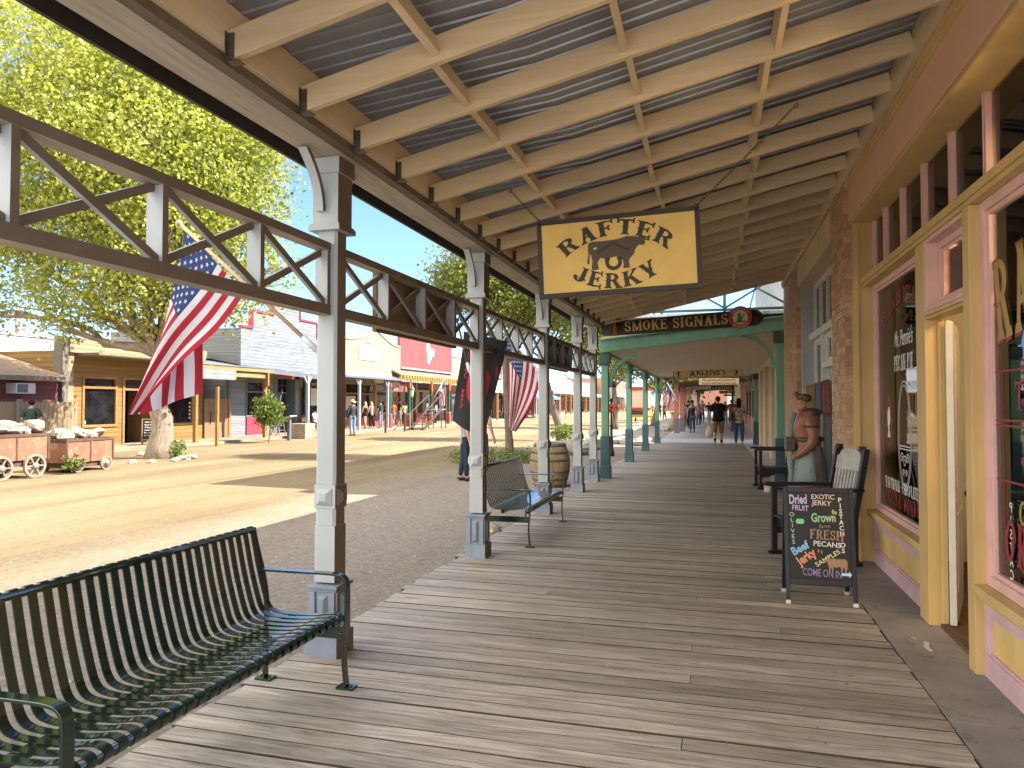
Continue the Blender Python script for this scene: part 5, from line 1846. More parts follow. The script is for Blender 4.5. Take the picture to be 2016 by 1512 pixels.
# the cigar-shaped sign
M['leafwrap'] = paint("cigar_brown", (.045, .028, .018), .5, .4, 4, .3, (1, 1, 1), worn=(.10, .06, .03), wornamt=.60)
M['ash'] = paint("ash_grey", (.13, .135, .14), .8, .4, 9, .5)
M['ember'] = paint("ember_orange", (.42, .12, .045), .7, .25, 12, .3)
M['goldleaf'] = paint("gold_sign_lettering", (.62, .45, .14), .4, .12, 30, .05)
M['signred'] = paint("sign_red", (.42, .045, .03), .45, .1, 6)
M['ivory'] = paint("ivory_paint", (.70, .62, .42), .5, .08, 6)
M['mossgreen'] = paint("moss_green_paint", (.12, .18, .05), .6, .2, 10)
cs = thing("cigar_sign", "dark cigar-shaped SMOKE SIGNALS sign with red roundel hanging before the green beam", "sign", (-.67, 15.1, 3.3))
A, B = Vector((-2.24, 15.08, 3.165)), Vector((.985, 15.08, 3.33))
d = (B - A).normalized()
L_ = (B - A).length
nrm = Vector((0, -1, 0))
upv = nrm.cross(d).normalized() * -1
upv = d.cross(nrm).normalized() * -1
if upv.z < 0: upv = -upv
def cyl_along(mb, t0, t1, rs, nz=None):
	k = len(rs)
	mb.tube([A + d * (t0 + (t1 - t0) * i / (k - 1)) for i in range(k)], rs, 20)
m = MB()
cyl_along(m, .32, L_ - .22, [.155, .158, .162, .166, .168])
cyl_along(m, L_ - .22, L_, [.168, .165, .155, .135, .105, .06, .012])
body = part("body", m, M['leafwrap'], cs)
m = MB()
cyl_along(m, .0, .235, [.135, .148, .152, .155])
part("ash_end", m, M['ash'], cs)
m = MB()
cyl_along(m, .236, .318, [.158, .161, .158])
part("ember_band", m, M['ember'], cs)
m = MB()
for k in range(3):
	t = L_ - .5 + .13 * k
	m.tube([A + d * (t + .16 * j / 8) + nrm * (.169 * math.cos(rad(-90 + 180 * j / 8))) + upv * (.169 * math.sin(rad(-90 + 180 * j / 8))) for j in range(9)], .006, 5)
part("wrap_seams", m, M['leafwrap'], body)
def on_cigar(t, v):   # lettering wraps onto the round front
	a = v / .166
	return A + d * t + nrm * (.1685 * math.cos(a)) + upv * (.1685 * math.sin(a))
tmp = MB()
put_western(tmp, "SMOKE SIGNALS", (0, 0, 0), (1, 0, 0), (0, 1, 0), .215, 2.05)
m = MB()
def clip_band(P, lo, hi):
	for sgn, lim in ((1, lo), (-1, hi)):
		Q = []
		for i in range(len(P)):
			a, b = P[i], P[(i + 1) % len(P)]
			da, db = sgn * (a[1] - lim), sgn * (b[1] - lim)
			if da >= 0:
				Q.append(a)
			if (da >= 0) != (db >= 0):
				t_ = da / (da - db)
				Q.append(tuple(x + (y - x) * t_ for x, y in zip(a, b)))
		P = Q
		if len(P) < 3:
			return []
	return P
for f in tmp.f:      # cut into bands so that the lettering follows the round front
	for k in range(-2, 12):
		P = clip_band([tmp.v[i] for i in f], k * .025, (k + 1) * .025)
		if len(P) >= 3:
			m.add([on_cigar(1.505 + v[0], v[1] - .108) + nrm * (.003 + v[2]) for v in P], [tuple(range(len(P)))], False)
part("lettering", m, M['goldleaf'], body)
m = MB()
o = A + d * 2.76 + nrm * .18
ring = [(1, 0)]
m.prism(disc(30, .225), o, d, upv, nrm * .02)
rp = part("roundel", m, M['signred'], cs, True)
m = MB()
m.flat(disc(26, .142), o + nrm * .0215, d, upv)
part("roundel_face", m, M['ivory'], rp)
m = MB()
for s_, v_, arc_ in (("THE ALLEN ST", .158, .165), ("SMOKE SHOP", -.202, -.20)):
	put_text(m, s_, o + nrm * .0216 + upv * v_, d, upv, .036, .012, .36, arc=arc_)
part("lettering", m, M['ivory'], rp)
m = MB()     # a seated figure in a headdress, arm raised
m.flat(disc(14, .030, .034, -.01, .045), o + nrm * .0222, d, upv)
m.flat([(-.045, .02), (.02, .02), (.035, -.04), (.04, -.075), (-.07, -.075), (-.06, -.03)], o + nrm * .0224, d, upv)
m.flat([(.01, .01), (.06, .03), (.065, .07), (.078, .07), (.075, .02), (.03, -.025)], o + nrm * .0226, d, upv)
m.cur = 1
for k in range(7):
	a = rad(60 + 28 * k)
	m.flat([(-.01 + .034 * math.cos(a - .2), .045 + .036 * math.sin(a - .2)), (-.01 + .066 * math.cos(a), .045 + .062 * math.sin(a)), (-.01 + .034 * math.cos(a + .2), .045 + .036 * math.sin(a + .2))], o + nrm * .0228, d, upv)
m.flat([(-.10, -.076), (.10, -.076), (.09, -.10), (-.09, -.10)], o + nrm * .0225, d, upv)
part("roundel_figure", m, [M['mossgreen'], M['signbrown']], rp)
for t, hx in ((.50, -1.85), (2.95, .78)):
	m = MB()
	q = A + d * t + upv * .165
	tz = rz_(hx) + .0
	chain_links(m, q, (hx, 14.2 if t < 1 else 14.3, tz), .005, .06)
	part("chain", m, M['chain'], cs)
# ARLENE'S and the boards behind it
M['tanboard'] = paint("tan_sign_board", (.72, .53, .30), .55, .08, 3, .1)
als = thing("hanging_sign", "tan clipped-corner ARLENE'S board with dancing flute players under the boarded ceiling", "sign", (-.25, 27.2, 2.7))
c = Vector((-.22, 27.2, 2.74))
ax, up, n = Vector((1, 0, .018)).normalized(), Vector((-.018, 0, 1)).normalized(), Vector((0, -1, 0))
HW, HH = 1.21, .195
def clip(w, h, k):
	return [(-w + k, -h), (w - k, -h), (w, -h + k), (w, h - k), (w - k, h), (-w + k, h), (-w, h - k), (-w, -h + k)]
m = MB()
m.prism(clip(HW, HH, .07), c, ax, up, -n * .04)
edge = part("edge", m, M['signdark'], als)
m = MB()
m.prism(clip(HW - .018, HH - .018, .065), c + n * .0001, ax, up, n * .006)
face = part("face", m, M['tanboard'], als)
m = MB()
put_text(m, "A", c + n * .0072 - ax * .52 - up * .155, ax, up, .26, .012, .21)
put_text(m, "RLENE'S", c + n * .0072 + ax * .14 - up * .085, ax, up, .215, .012, 1.02)
part("lettering", m, M['signdark'], face)
m = MB()
for k in range(12):
	m.box(c.x - .38 + .09 * k, c.x - .33 + .09 * k, c.y - .0090, c.y - .0072, c.z - .145, c.z - .13)
part("dashes", m, M['signdark'], face)
for s in (-1, 1):     # hump-backed flute player, petroglyph style
	m = MB()
	o = c + ax * (s * .98) + n * .0072
	F = -s
	def fl(P, k=0):
		m.flat([(x * F * -1, y) for x, y in P], o + n * .0003 * k, ax, up)
	fl([(.0, .12), (.05, .13), (.07, .09), (.03, .07), (-.01, .09)], 1)
	fl([(.02, .08), (.07, .05), (.095, -.02), (.05, -.06), (.01, -.02), (.0, .04)], 2)
	fl([(.02, -.05), (.06, -.06), (-.0, -.10), (.03, -.14), (-.03, -.145), (-.035, -.095)], 3)
	fl([(.05, -.05), (.08, -.04), (.07, -.10), (.09, -.14), (.04, -.145), (.04, -.09)], 4)
	fl([(.0, .09), (-.01, .075), (-.10, -.0), (-.095, .015)], 5)
	for j in range(4):
		a = .4 + .5 * j
		fl([(.045 + .01 * j, .12), (.05 + .05 * math.cos(a), .125 + .05 * math.sin(a)), (.055 + .01 * j, .12)], 6 + j)
	part("flute_player", m, M['signdark'], face)
for s in (-1, 1):
	m = MB()
	m.tube([c + ax * (.63 * s) + up * HH, c + ax * (.63 * s) + up * (HH + .20)], .008, 6)
	part("hook", m, M['iron'], als)
def plain_sign(label, x0, x1, z0, z1, Y, mat, txts, tm, cat="sign", edge=True, face_n=-1):
	t = thing("hanging_sign", label, cat, ((x0 + x1) / 2, Y, z0))
	m = MB()
	m.box(x0, x1, Y, Y + .04, z0, z1)
	b = part("board", m, mat, t, True, .004)
	for (s_, v, h, wd) in txts:
		m = MB()
		put_text(m, s_, ((x0 + x1) / 2, Y - .004, v), (1, 0, 0), (0, 0, 1), h, .015, wd)
		part("lettering", m, tm, b)
	m = MB()
	for x in (x0 + .2, x1 - .2):
		m.tube([(x, Y + .02, z1), (x, Y + .02, z1 + .35)], .008, 5)
	part("hanger", m, M['iron'], t)
	return t
def SX(px, py, Y):
	return at(px, py, Y=Y)
def sign_px(label, a, b, Y, mat, lines, tm):
	"""a board across the porch between two pixel corners at distance Y"""
	p, q = at(*a, Y=Y), at(*b, Y=Y)
	x0, x1, z1, z0 = p.x, q.x, p.z, q.z
	n_ = len(lines)
	tx = [(s_, z1 - (z1 - z0) * (i + .82) / n_, (z1 - z0) / n_ * .55, (x1 - x0) * .85) for i, s_ in enumerate(lines)]
	return plain_sign(label, x0, x1, z0, z1, Y, mat, tx, tm)
sign_px("pale tan notice board covered in fine print, hanging just behind the ARLENE'S sign", (1376, 745), (1455, 757), 33.2, M['tanboard'], ["FINE LEATHER GOODS AND GIFTS", "BOOTS HATS BELTS BUCKLES"], M['signbrown'])
sign_px("dark wooden sign board hanging behind the fine-print notice", (1400, 759), (1446, 768), 41, M['signdark'], ["LEATHER"], M['goldleaf'])
sign_px("small dark red sign lowest in the row of hanging signs", (1416, 769), (1447, 775), 52, M['carvered'], ["SALOON"], M['ivory'])
sign_px("tan sign farthest along the pavement, above the walkers' heads", (1425, 776), (1448, 780), 66, M['tanboard'], ["ICE CREAM"], M['signdark'])
t = thing("hanging_sign", "small pale arched-top plaque beside the dark hanging board", "sign", (.3, 47, 2.4))
m = MB()
p = at(1436, 766, Y=47)
m.prism([(-.16, -.16), (.16, -.16), (.16, .06), (.1, .16), (0, .2), (-.1, .16), (-.16, .06)], p, (1, 0, 0), (0, 0, 1), (0, .04, 0))
bb = part("board", m, M['tanboard'], t)
m = MB()
m.flat(disc(12, .08, .1), p + Vector((0, -.003, 0)), (1, 0, 0), (0, 0, 1))
part("emblem", m, M['signdark'], bb)
# ------------------------------------------------------------------ flags
M['fred'] = cloth("flag_red", (.42, .030, .048), .1, 3, .4)
M['fwhite'] = cloth("flag_white", (.66, .66, .68), .08, 3, .4)
M['fblue'] = cloth("flag_blue", (.035, .060, .17), .1, 3, .35)
M['fblack'] = cloth("flag_black", (.05, .05, .052), .7, 1.2, .6)
M['fblackred'] = cloth("flag_lettering_red", (.50, .045, .06), .1, 3, .4)
M['pole'] = paint("tan_flagpole", (.42, .30, .17), .4, .1, 5, .05)
M['whitepole'] = paint("white_flagpole", (.62, .62, .62), .35, .08, 5, .03)
M['socket'] = paint("cast_bracket", (.46, .49, .52), .5, .1, 8, .1)
def bez(a, b, c_, d_, t):
	u = 1 - t
	return a * u ** 3 + b * 3 * u * u * t + c_ * 3 * u * t * t + d_ * t ** 3
STAR = [(math.sin(2 * math.pi * k / 10) * (1 if k % 2 == 0 else .39), math.cos(2 * math.pi * k / 10) * (1 if k % 2 == 0 else .39)) for k in range(10)]
def us_flag(parent, fn, nu=40, star=True, ratio=1.7):
	"""fn(u, v): u along the fly, v across the stripes from the top; stripes and canton by face, stars sewn on both sides"""
	m = MB()
	def mf(u, v):
		if u < .40 and v < 7 / 13:
			return 2
		return 0 if int(v * 13 + 1e-6) % 2 == 0 else 1
	m.grid(fn, nu, 39, True, mf)
	fl = part("flag", m, [M['fred'], M['fwhite'], M['fblue']], parent)
	if star:
		m = MB()
		for r in range(9):
			for q in range(6 if r % 2 == 0 else 5):
				u0 = .40 * ((q * 2 + 1 + (r % 2)) / 12)
				v0 = 7 / 13 * (r + 1) / 10
				P = [fn(u0 + x * .0165, v0 - y * .0165 * ratio) for x, y in STAR]
				nn_ = (P[2] - P[0]).cross(P[4] - P[0])
				if nn_.length < 1e-12:
					continue
				nn_.normalize()
				for s in (-1, 1):
					m.add([p + nn_ * (.003 * s) for p in P], [tuple(range(10))], False)
		part("stars", m, M['fwhite'], fl)
	return fl
def pole(parent, a, b, mat, r=.0125, knob=True, socket=None):
	m = MB()
	m.tube([a, b], r, 10)
	part("pole", m, mat, parent)
	if knob:
		m = MB()
		m.ell(b, .025, .025, .025, 10, 8)
		part("finial", m, mat, parent)
	if socket is not None:
		m = MB()
		d_ = (Vector(b) - Vector(a)).normalized()
		m.tube([Vector(a) - d_ * .02, Vector(a) + d_ * .13], [.021, .021], 12)
		m.box(socket - .005, socket + .012, a.y - .03, a.y + .03, a.z - .10, a.z + .08)
		m.bar(Vector(a) - d_ * .01, (socket, a.y, a.z - .06), .03, .03)
		part("bracket", m, M['socket'], parent)
# nearest flag, on the nearest post
Y1 = 4.21
PB, PT = Vector((-2.51, Y1, 1.955)), Vector((-3.60, Y1, 2.865))
f1 = thing("flag", "large national flag nearest the camera, draped on a pole slanting from the nearest post", "flag", tuple(PB), 0, "national flags on the porch posts")
pole(f1, PB, PT, M['pole'], .0135, True, -2.485)
def pl_(pts, t):
	"""a point along a polyline of pixels, rounded"""
	x = t * (len(pts) - 1)
	i = min(int(x), len(pts) - 2)
	f_ = x - i
	p0, p1, p2, p3 = pts[max(i - 1, 0)], pts[i], pts[i + 1], pts[min(i + 2, len(pts) - 1)]
	return [.5 * (2 * p1[k] + (p2[k] - p0[k]) * f_ + (2 * p0[k] - 5 * p1[k] + 4 * p2[k] - p3[k]) * f_ * f_ + (3 * p1[k] - p0[k] - 3 * p2[k] + p3[k]) * f_ ** 3) for k in (0, 1)]
F1L = [(366, 452), (345, 535), (322, 625), (296, 722), (266, 816)]      # the left fold
F1B = [(482, 578), (430, 648), (368, 706), (318, 762), (276, 816)]      # the lower edge
F1K = [(366, 452), (356, 545), (356, 640), (357, 715), (356, 772)]      # the upper edge, tucked behind
def flag1(u, v):
	vf = .55 * max(0, (u - .12) / .88) ** .8
	L, B_, K_ = pl_(F1L, u), pl_(F1B, u), pl_(F1K, u)
	if v >= vf:
		t = (v - vf) / (1 - vf)
		x, y_ = (L[0] + (B_[0] - L[0]) * t, L[1] + (B_[1] - L[1]) * t)
		dy = -.05 * math.sin(t * math.pi) * u + .045 * math.sin(t * 9 + u * 3) * u
	else:
		t = (vf - v) / max(vf, 1e-6)
		x, y_ = (L[0] + (K_[0] - L[0]) * t, L[1] + (K_[1] - L[1]) * t)
		dy = .03 + .16 * math.sin(t * math.pi / 2) + .03 * math.sin(t * 8)
	p = at(x, y_, Y=Y1)
	p.y += dy
	return p
us_flag(f1, flag1, 48)
# black banner on the second post
Y2 = 7.26
f2 = thing("flag", "black banner with arched red lettering hanging behind the second grey post", "flag", (-2.51, Y2, 2.0))
pole(f2, Vector((-2.51, Y2 + .02, 1.96)), Vector((-2.95, Y2 + .85, 2.60)), M['iron'], .012, True, -2.485)
QA, QB = at(902, 672, Y=Y2 + .35), at(996, 690, Y=Y2 + .35)
QC, QD = at(887, 828, Y=Y2 + .35), at(948, 862, Y=Y2 + .35)
QE = at(962, 792, Y=Y2 + .35)
def flag2(u, v):
	"""u left to right in the street, v from the top"""
	tl, tr = at(913, 652, Y=Y2 + .45), at(998, 672, Y=Y2 + .45)
	t = tl.lerp(tr, u)
	bl = QC
	b = bl.lerp(QD, min(u / .62, 1)) if u < .62 else QD.lerp(at(995, 705, Y=Y2 + .40), (u - .62) / .38)
	p = t.lerp(b, v)
	p.y += .05 * math.sin(u * 9 + v * 2) + .02 * math.sin(v * 7)
	return p
m = MB()
m.grid(flag2, 30, 30, True)
bf = part("flag", m, M['fblack'], f2)
def flag_text(s_, u0, v0, su, sv, mat, parent, rot=0, arc=None, hh=1.0):
	vs, fs = text_mesh(s_, .02)
	x0, x1 = min(v[0] for v in vs), max(v[0] for v in vs)
	m = MB()
	for side in (-1, 1):
		out = []
		for x, y in vs:
			X, Yv = _warp((x - (x0 + x1) / 2) / (x1 - x0), y * hh, arc)
			if rot:
				cr, sr = math.cos(rad(rot)), math.sin(rad(rot))
				X, Yv = X * cr - Yv * sr, X * sr + Yv * cr
			u, v = u0 + X * su, v0 - Yv * sv
			p = flag2(min(max(u, 0), 1), min(max(v, 0), 1))
			p.y += .006 * side
			out.append(p)
		m.add(out, fs, False)
	part("lettering", m, mat, parent)
flag_text("POW   MIA", .12, .52, .62, .62, M['fblackred'], bf, -84, None, .16)
flag_text("ARE NOT", .80, .60, .34, .34, M['fblackred'], bf, -78, None, .18)
m = MB()
for side in (-1, 1):
	for k in range(24):
		a0, a1 = 2 * math.pi * k / 24, 2 * math.pi * (k + 1) / 24
		q = []
		for a, r in ((a0, .24), (a1, .24), (a1, .155), (a0, .155)):
			p = flag2(.46 + r * .95 * math.cos(a), .50 + r * math.sin(a))
			p.y += .0065 * side
			q.append(p)
		m.add(q, [(0, 1, 2, 3)], False)
part("ring_emblem", m, M['fblackred'], bf)
# second national flag, on the third post
Y3 = 10.32
f3 = thing("flag", "national flag hanging from the third grey post, just right of a tree trunk", "flag", (-2.5, Y3, 1.95), 0, "national flags on the porch posts")
PB3, PT3 = Vector((-2.50, Y3, 1.96)), Vector((-2.98, Y3 + .02, 2.72))
PB3, PT3 = at(1066, 738, Y=Y3), at(1006, 668, Y=Y3)
PT3 = PB3 + (PT3 - PB3) * 1.22
pole(f3, PB3, PT3, M['whitepole'], .013, True, -2.485)
def flag3(u, v):
	h = PT3.lerp(PB3 + (PT3 - PB3) * .02, v)
	e = at(1002, 838, Y=Y3).lerp(at(1012, 850, Y=Y3), v)
	k = at(998, 690, Y=Y3).lerp(at(1060, 790, Y=Y3), v)
	p = bez(h, h.lerp(k, .9), k.lerp(e, .35), e, u)
	p.y += .07 * math.sin(v * 10 + u * 3) * u
	p.x += .02 * math.sin(v * 8) * u
	return p
us_flag(f3, flag3, 32)
# bare pole on the fourth post
f4 = thing("flagpole", "bare pale flagpole slanting out of the grey post past the barrel", "flagpole", (-2.5, 13.06, 1.95))
a4, b4 = at(1141, 760, Y=13.06), at(1098, 728, Y=13.06)
pole(f4, a4, b4 + (b4 - a4) * .4, M['whitepole'], .013, True, -2.485)
# flags farther along, on the green porch's last post
Y5 = 31.0
f5 = thing("flag", "small national flag beyond the green posts, left of the salmon posts", "flag", (-2.2, 31, 2.0), 0, "national flags on the porch posts")
pa, pb = at(1333, 790, Y=Y5), at(1313, 752, Y=Y5)
pole(f5, pa, pb, M['whitepole'], .018)
def flag5(u, v):
	h = pb.lerp(pa, v * .9)
	e = at(1314, 806, Y=Y5).lerp(at(1319, 802, Y=Y5), v)
	p = h.lerp(e, u) + Vector((0, .12 * math.sin(v * 9 + u * 3) * u, -.1 * u * (1 - u)))
	return p
us_flag(f5, flag5, 16, True)
f6 = thing("flag", "dark banner with a pale stripe hanging left of the small national flag", "flag", (-2.4, 31.4, 2.0))
pa6, pb6 = at(1316, 770, Y=31.5), at(1300, 775, Y=31.5)
m = MB()
def flag6(u, v):
	a, b, c_, d_ = at(1312, 758, Y=31.4), at(1317, 764, Y=31.4), at(1299, 800, Y=31.4), at(1303, 788, Y=31.4)
	p = (a.lerp(b, v)).lerp(c_.lerp(d_, 1 - v), u)
	p.y += .05 * math.sin(u * 7)
	return p
m.grid(flag6, 10, 9, True, lambda u, v: 1 if .36 < v < .62 else 0)
part("flag", m, [M['fblack'], M['fwhite']], f6)
m = MB()
m.tube([at(1318, 772, Y=31.4), at(1311, 750, Y=31.4)], .018, 6)
part("pole", m, M['iron'], f6)
# ------------------------------------------------------------------ the far side of the street
M['farboard'] = wood("far_boardwalk_boards", (0.259, 0.194, 0.122), (.50, .39, .26), 'Y', .8, .5, .2, 1.0, .2)
fwb = MB()
rr = random.Random(8)
for k in range(14):
	x = -22.4 + k * .2
	fwb.box(x, x + .19, 18.0, 37.0, -.12, .05 + rr.uniform(-.004, .004))
single("far_boardwalk", fwb, M['farboard'], kind="structure")
fw2 = MB()
fw2.box(-23.5, -19.7, 37.02, 130, -.12, .05)
M['palecon'] = paint("tan_concrete", (0.331, 0.274, 0.194), .85, .15, 2, .2)  # plain tan concrete of the far pavement
single("far_pavement", fw2, M['palecon'], kind="structure")
M['rosesiding'] = siding("rose_lap_siding", (.24, .085, .075), .16, worn=(.30, .14, .12))
M['shingle'] = paint("brown_shingles", (0.259, 0.169, 0.101), .9, .35, 9, .6, (1, .35, 1), worn=(.22, .14, .09), wornamt=.58)
M['fencewood'] = siding("tan_picket_boards", (0.331, 0.238, 0.137), .14, along='Z', rough=.8, worn=(.33, .24, .15))
M['whitewall'] = paint("white_stucco", (0.446, 0.446, 0.446), .8, .06, 2, .1)
M['oldpost'] = wood("old_grey_timber", (.16, .13, .10), (.30, .26, .21), 'Z', .85)
M['honey'] = siding("honey_board_siding", (0.302, 0.169, 0.054), .17, worn=(.33, .19, .07), rough=.7)
M['honeyold'] = siding("sun_bleached_boards", (0.374, 0.295, 0.173), .17, worn=(.40, .29, .16), rough=.8)
M['honeytrim'] = wood("honey_trim", (0.259, 0.13, 0.036), (.50, .28, .09), 'Z', .6)
M['honeybeam'] = wood("honey_beam", (0.288, 0.166, 0.0576), (.56, .36, .15), 'Y', .65)
M['dglass'] = darkglass("dark_shop_glass")
M['ac'] = paint("cream_metal", (.50, .48, .43), .5, .08)
M['acgrille'] = paint("air_conditioner_grille", (.09, .10, .10), .5, .3, 20, .2)
h = thing("red_house", "low rose-sided house with brown shingle roof behind the tan fence", "house", (-24, 14, 0))
def px_(name, mat, boxes, parent, bev=0.0, label=None):
	if name in SPLIT and len(boxes) > 1:
		return [px_(name, mat, [b], parent, bev, label) for b in boxes][0]
	m = MB()
	for b in boxes:
		m.box(*b)
	return part(name, m, mat, parent, True, bev, label)
px_("wall", M['rosesiding'], [(-28, -22.05, 6, 20.0, -.1, 2.55)], h)
m = MB()
m.add([(-21.5, 5.8, 2.44), (-21.5, 20.02, 2.44), (-26.6, 20.02, 3.78), (-26.6, 5.8, 3.78), (-21.5, 5.8, 2.52), (-21.5, 20.02, 2.52), (-26.6, 20.02, 3.88), (-26.6, 5.8, 3.88)], BOXF)
m.add([(-26.6, 5.8, 3.78), (-26.6, 20.02, 3.78), (-31, 20.02, 2.5), (-31, 5.8, 2.5), (-26.6, 5.8, 3.88), (-26.6, 20.02, 3.88), (-31, 20.02, 2.6), (-31, 5.8, 2.6)], BOXF)
part("roof", m, M['shingle'], h)
px_("eave_strip", M['oldpost'], [(-21.52, -21.46, 5.8, 20.03, 2.36, 2.50)], h)
acp = thing("air_conditioner", "cream window air conditioner sticking out of the rose wall", "air conditioner", (-21.8, 18.4, 1.95))
px_("case", M['ac'], [(-22.05, -21.62, 18.05, 18.75, 1.93, 2.28)], acp, .01)
px_("grille", M['acgrille'], [(-21.619, -21.61, 18.10, 18.46, 1.97, 2.24), (-21.95, -21.7, 18.751, 18.758, 1.97, 2.24)], acp)
f = thing("picket_fence", "tan dog-eared board fence standing before the rose house", "fence", (-21.2, 18.9, 0))
m = MB()
yy = 10.0
rr = random.Random(4)
while yy < 19.95:
	z = 1.72 + rr.uniform(-.012, .012)
	m.prism([(0, 0), (.135, 0), (.135, z - .04), (.10, z), (.035, z), (0, z - .04)], (-21.2, yy, -.05), (0, 1, 0), (0, 0, 1), (-.02, 0, 0))
	yy += .143
part("pickets", m, M['fencewood'], f)
px_("rail", M['oldpost'], [(-21.27, -21.225, 10, 19.95, .4, .5), (-21.27, -21.225, 10, 19.95, 1.3, 1.4)], f)
px_("post", M['oldpost'], [(-21.19, -21.08, 17.72, 17.84, -.05, 1.75)], f)
wb = thing("white_building", "plain white flat-roofed building behind the shingle roof", "building", (-33, 22, 0))
px_("wall", M['whitewall'], [(-38, -31.0, 12, 31, -.1, 4.75)], wb)
px_("parapet", M['whitewall'], [(-38.05, -30.95, 11.95, 31.05, 4.751, 4.88)], wb)
px_("roof_unit", M['ac'], [(-33.4, -32.6, 22.6, 23.4, 4.885, 5.5)], wb)
# utility poles
up_ = thing("utility_pole", "wooden utility pole with wires rising behind the white building", "utility pole", (-40, 31.5, 0))
pb_ = at(34, 650, X=-40)
m = MB()
m.tube([(-40, pb_.y, -.1), (-40, pb_.y, 7.4)], [.16, .11], 10)
part("pole", m, M['oldpost'], up_)
m = MB()
m.box(-40.06, -39.94, pb_.y - .9, pb_.y + .9, 6.7, 6.82)
part("crossarm", m, M['oldpost'], up_)
m = MB()
for z0, dy in ((6.85, -.7), (6.85, .6), (5.9, 0)):
	for tgt in (Vector((-52, pb_.y - 26, 5.6)), Vector((-46, pb_.y + 22, 6.2))):
		a = Vector((-40, pb_.y + dy, z0))
		m.tube([a.lerp(tgt, k / 10) + Vector((0, 0, -.9 * math.sin(math.pi * k / 10))) for k in range(11)], .014, 4)
part("wires", m, M['iron'], up_)
# ------------------------------------------------------------------ honey-coloured wine shop
wsb = thing("wine_shop", "honey-coloured board-fronted wine shop with a weathered parapet", "shop", (-22, 24, 0))
FX = -22.0
px_("wall", M['honey'], [(-29, FX, 20.25, 20.93, -.1, 3.5), (FX - .3, FX, 22.52, 22.78, -.1, 2.619), (FX - .3, FX, 24.38, 25.05, -.1, 2.619), (FX - .3, FX, 26.72, 27.34, -.1, 2.619), (FX - .3, FX, 20.931, 22.519, -.1, .74), (FX - .3, FX, 25.051, 26.719, -.1, .70), (FX - .3, FX, 20.931, 27.34, 2.62, 3.5), (-29, -22.31, 27.1, 27.34, -.1, 3.4), (-29, -28.8, 20.25, 27.34, -.1, 3.4)], wsb)
px_("corner_post", M['oldpost'], [(-22.3, -21.90, 20.02, 20.248, -.1, 3.98)], wsb)
px_("corner_board", M['honeyold'], [(FX + .002, FX + .025, 20.25, 20.55, -.05, 3.4)], wsb)
m = MB()
m.box(-22.2, -20.95, 20.62, 27.4, 3.32, 3.42)
part("canopy", m, M['oldpost'], wsb)
m = MB()
m.box(-22.1, -21.85, 20.26, 27.4, 3.425, 3.96)
part("parapet", m, M['honeyold'], wsb)
px_("canopy_fascia", M['honeyold'], [(-20.948, -20.93, 20.62, 24.2, 3.36, 3.50)], wsb)
px_("roof", M['oldpost'], [(-29, -22.2, 20.3, 27.3, 3.42, 3.5)], wsb)
px_("room", M['signdark'], [(-28.7, -22.35, 20.94, 27.05, -.1, .0), (-25.1, -25.0, 20.94, 27.05, 0, 3.4)], wsb)
def shopwin(parent, y0, y1, z0, z1, x, trim, tr=None, gl=None, fr=.09):
	m = MB()
	m.box(x - .08, x + .04, y0, y0 + fr, z0, z1)
	m.box(x - .08, x + .04, y1 - fr, y1, z0, z1)
	m.box(x - .08, x + .041, y0 + fr, y1 - fr, z0, z0 + fr)
	m.box(x - .08, x + .041, y0 + fr, y1 - fr, z1 - fr, z1)
	if tr:
		m.box(x - .08, x + .035, y0 + fr, y1 - fr, tr - fr / 2, tr + fr / 2)
	w = part("window", m, trim, parent)
	g = MB()
	g.box(x - .06, x - .05, y0 + fr * .7, y1 - fr * .7, z0 + fr * .7, z1 - fr * .7)
	part("pane", g, gl or M['dglass'], w)
	return w
w1 = shopwin(wsb, 20.93, 22.52, .74, 2.62, FX, M['honeytrim'], 2.20)
w2 = shopwin(wsb, 25.05, 26.72, .70, 2.62, FX, M['honeytrim'], 2.12)
m = MB()
for k in range(5):
	m.box(FX - .045, FX - .04, 26.52, 26.60, .95 + .16 * k, 1.03 + .16 * k)
m.box(FX - .045, FX - .04, 21.05, 21.15, .86, .98)
part("stickers", m, M['white'], w1)
m = MB()
m.box(FX - .045, FX - .035, 25.18, 25.62, .86, 1.10)
osn = part("open_placard", m, M['signdark'], w2)
m = MB()
put_text(m, "OPEN", (FX - .033, 25.40, .93), (0, 1, 0), (0, 0, 1), .11, .02, .36)
M['orangeglow'] = paint("orange_lettering", (.75, .20, .03), .5, .05)
part("lettering", m, M['orangeglow'], osn)
dr = px_("door_frame", M['honeytrim'], [(FX - .1, FX + .04, 22.78, 22.88, 0, 2.62), (FX - .1, FX + .04, 24.28, 24.38, 0, 2.62), (FX - .1, FX + .041, 22.881, 24.279, 2.54, 2.62), (FX - .1, FX + .035, 22.881, 24.279, 2.12, 2.20)], wsb)
px_("pane", M['dglass'], [(FX - .06, FX - .05, 22.88, 24.28, 2.2, 2.54)], dr)
px_("door", M['honeytrim'], [(-23.1, FX - .11, 24.20, 24.25, .02, 2.1)], wsb)
px_("bar_counter", M['palegrey'], [(-24.2, -23.9, 22.9, 24.1, 0, 1.05)], wsb)
# window sign
sg = thing("window_sign", "dark wooden wine tasting board above the right-hand window of the honey shop", "sign", (FX + .05, 25.9, 2.2))
px_("board", M['signdark'], [(FX + .045, FX + .075, 25.15, 26.6, 2.17, 2.56)], sg)
m = MB()
put_text(m, "CABAL CELLARS", (FX + .078, 25.88, 2.40), (0, 1, 0), (0, 0, 1), .10, .01, 1.25)
put_text(m, "WINE TASTING", (FX + .078, 25.88, 2.22), (0, 1, 0), (0, 0, 1), .13, .01, 1.3)
part("lettering", m, M['ivory'], sg)
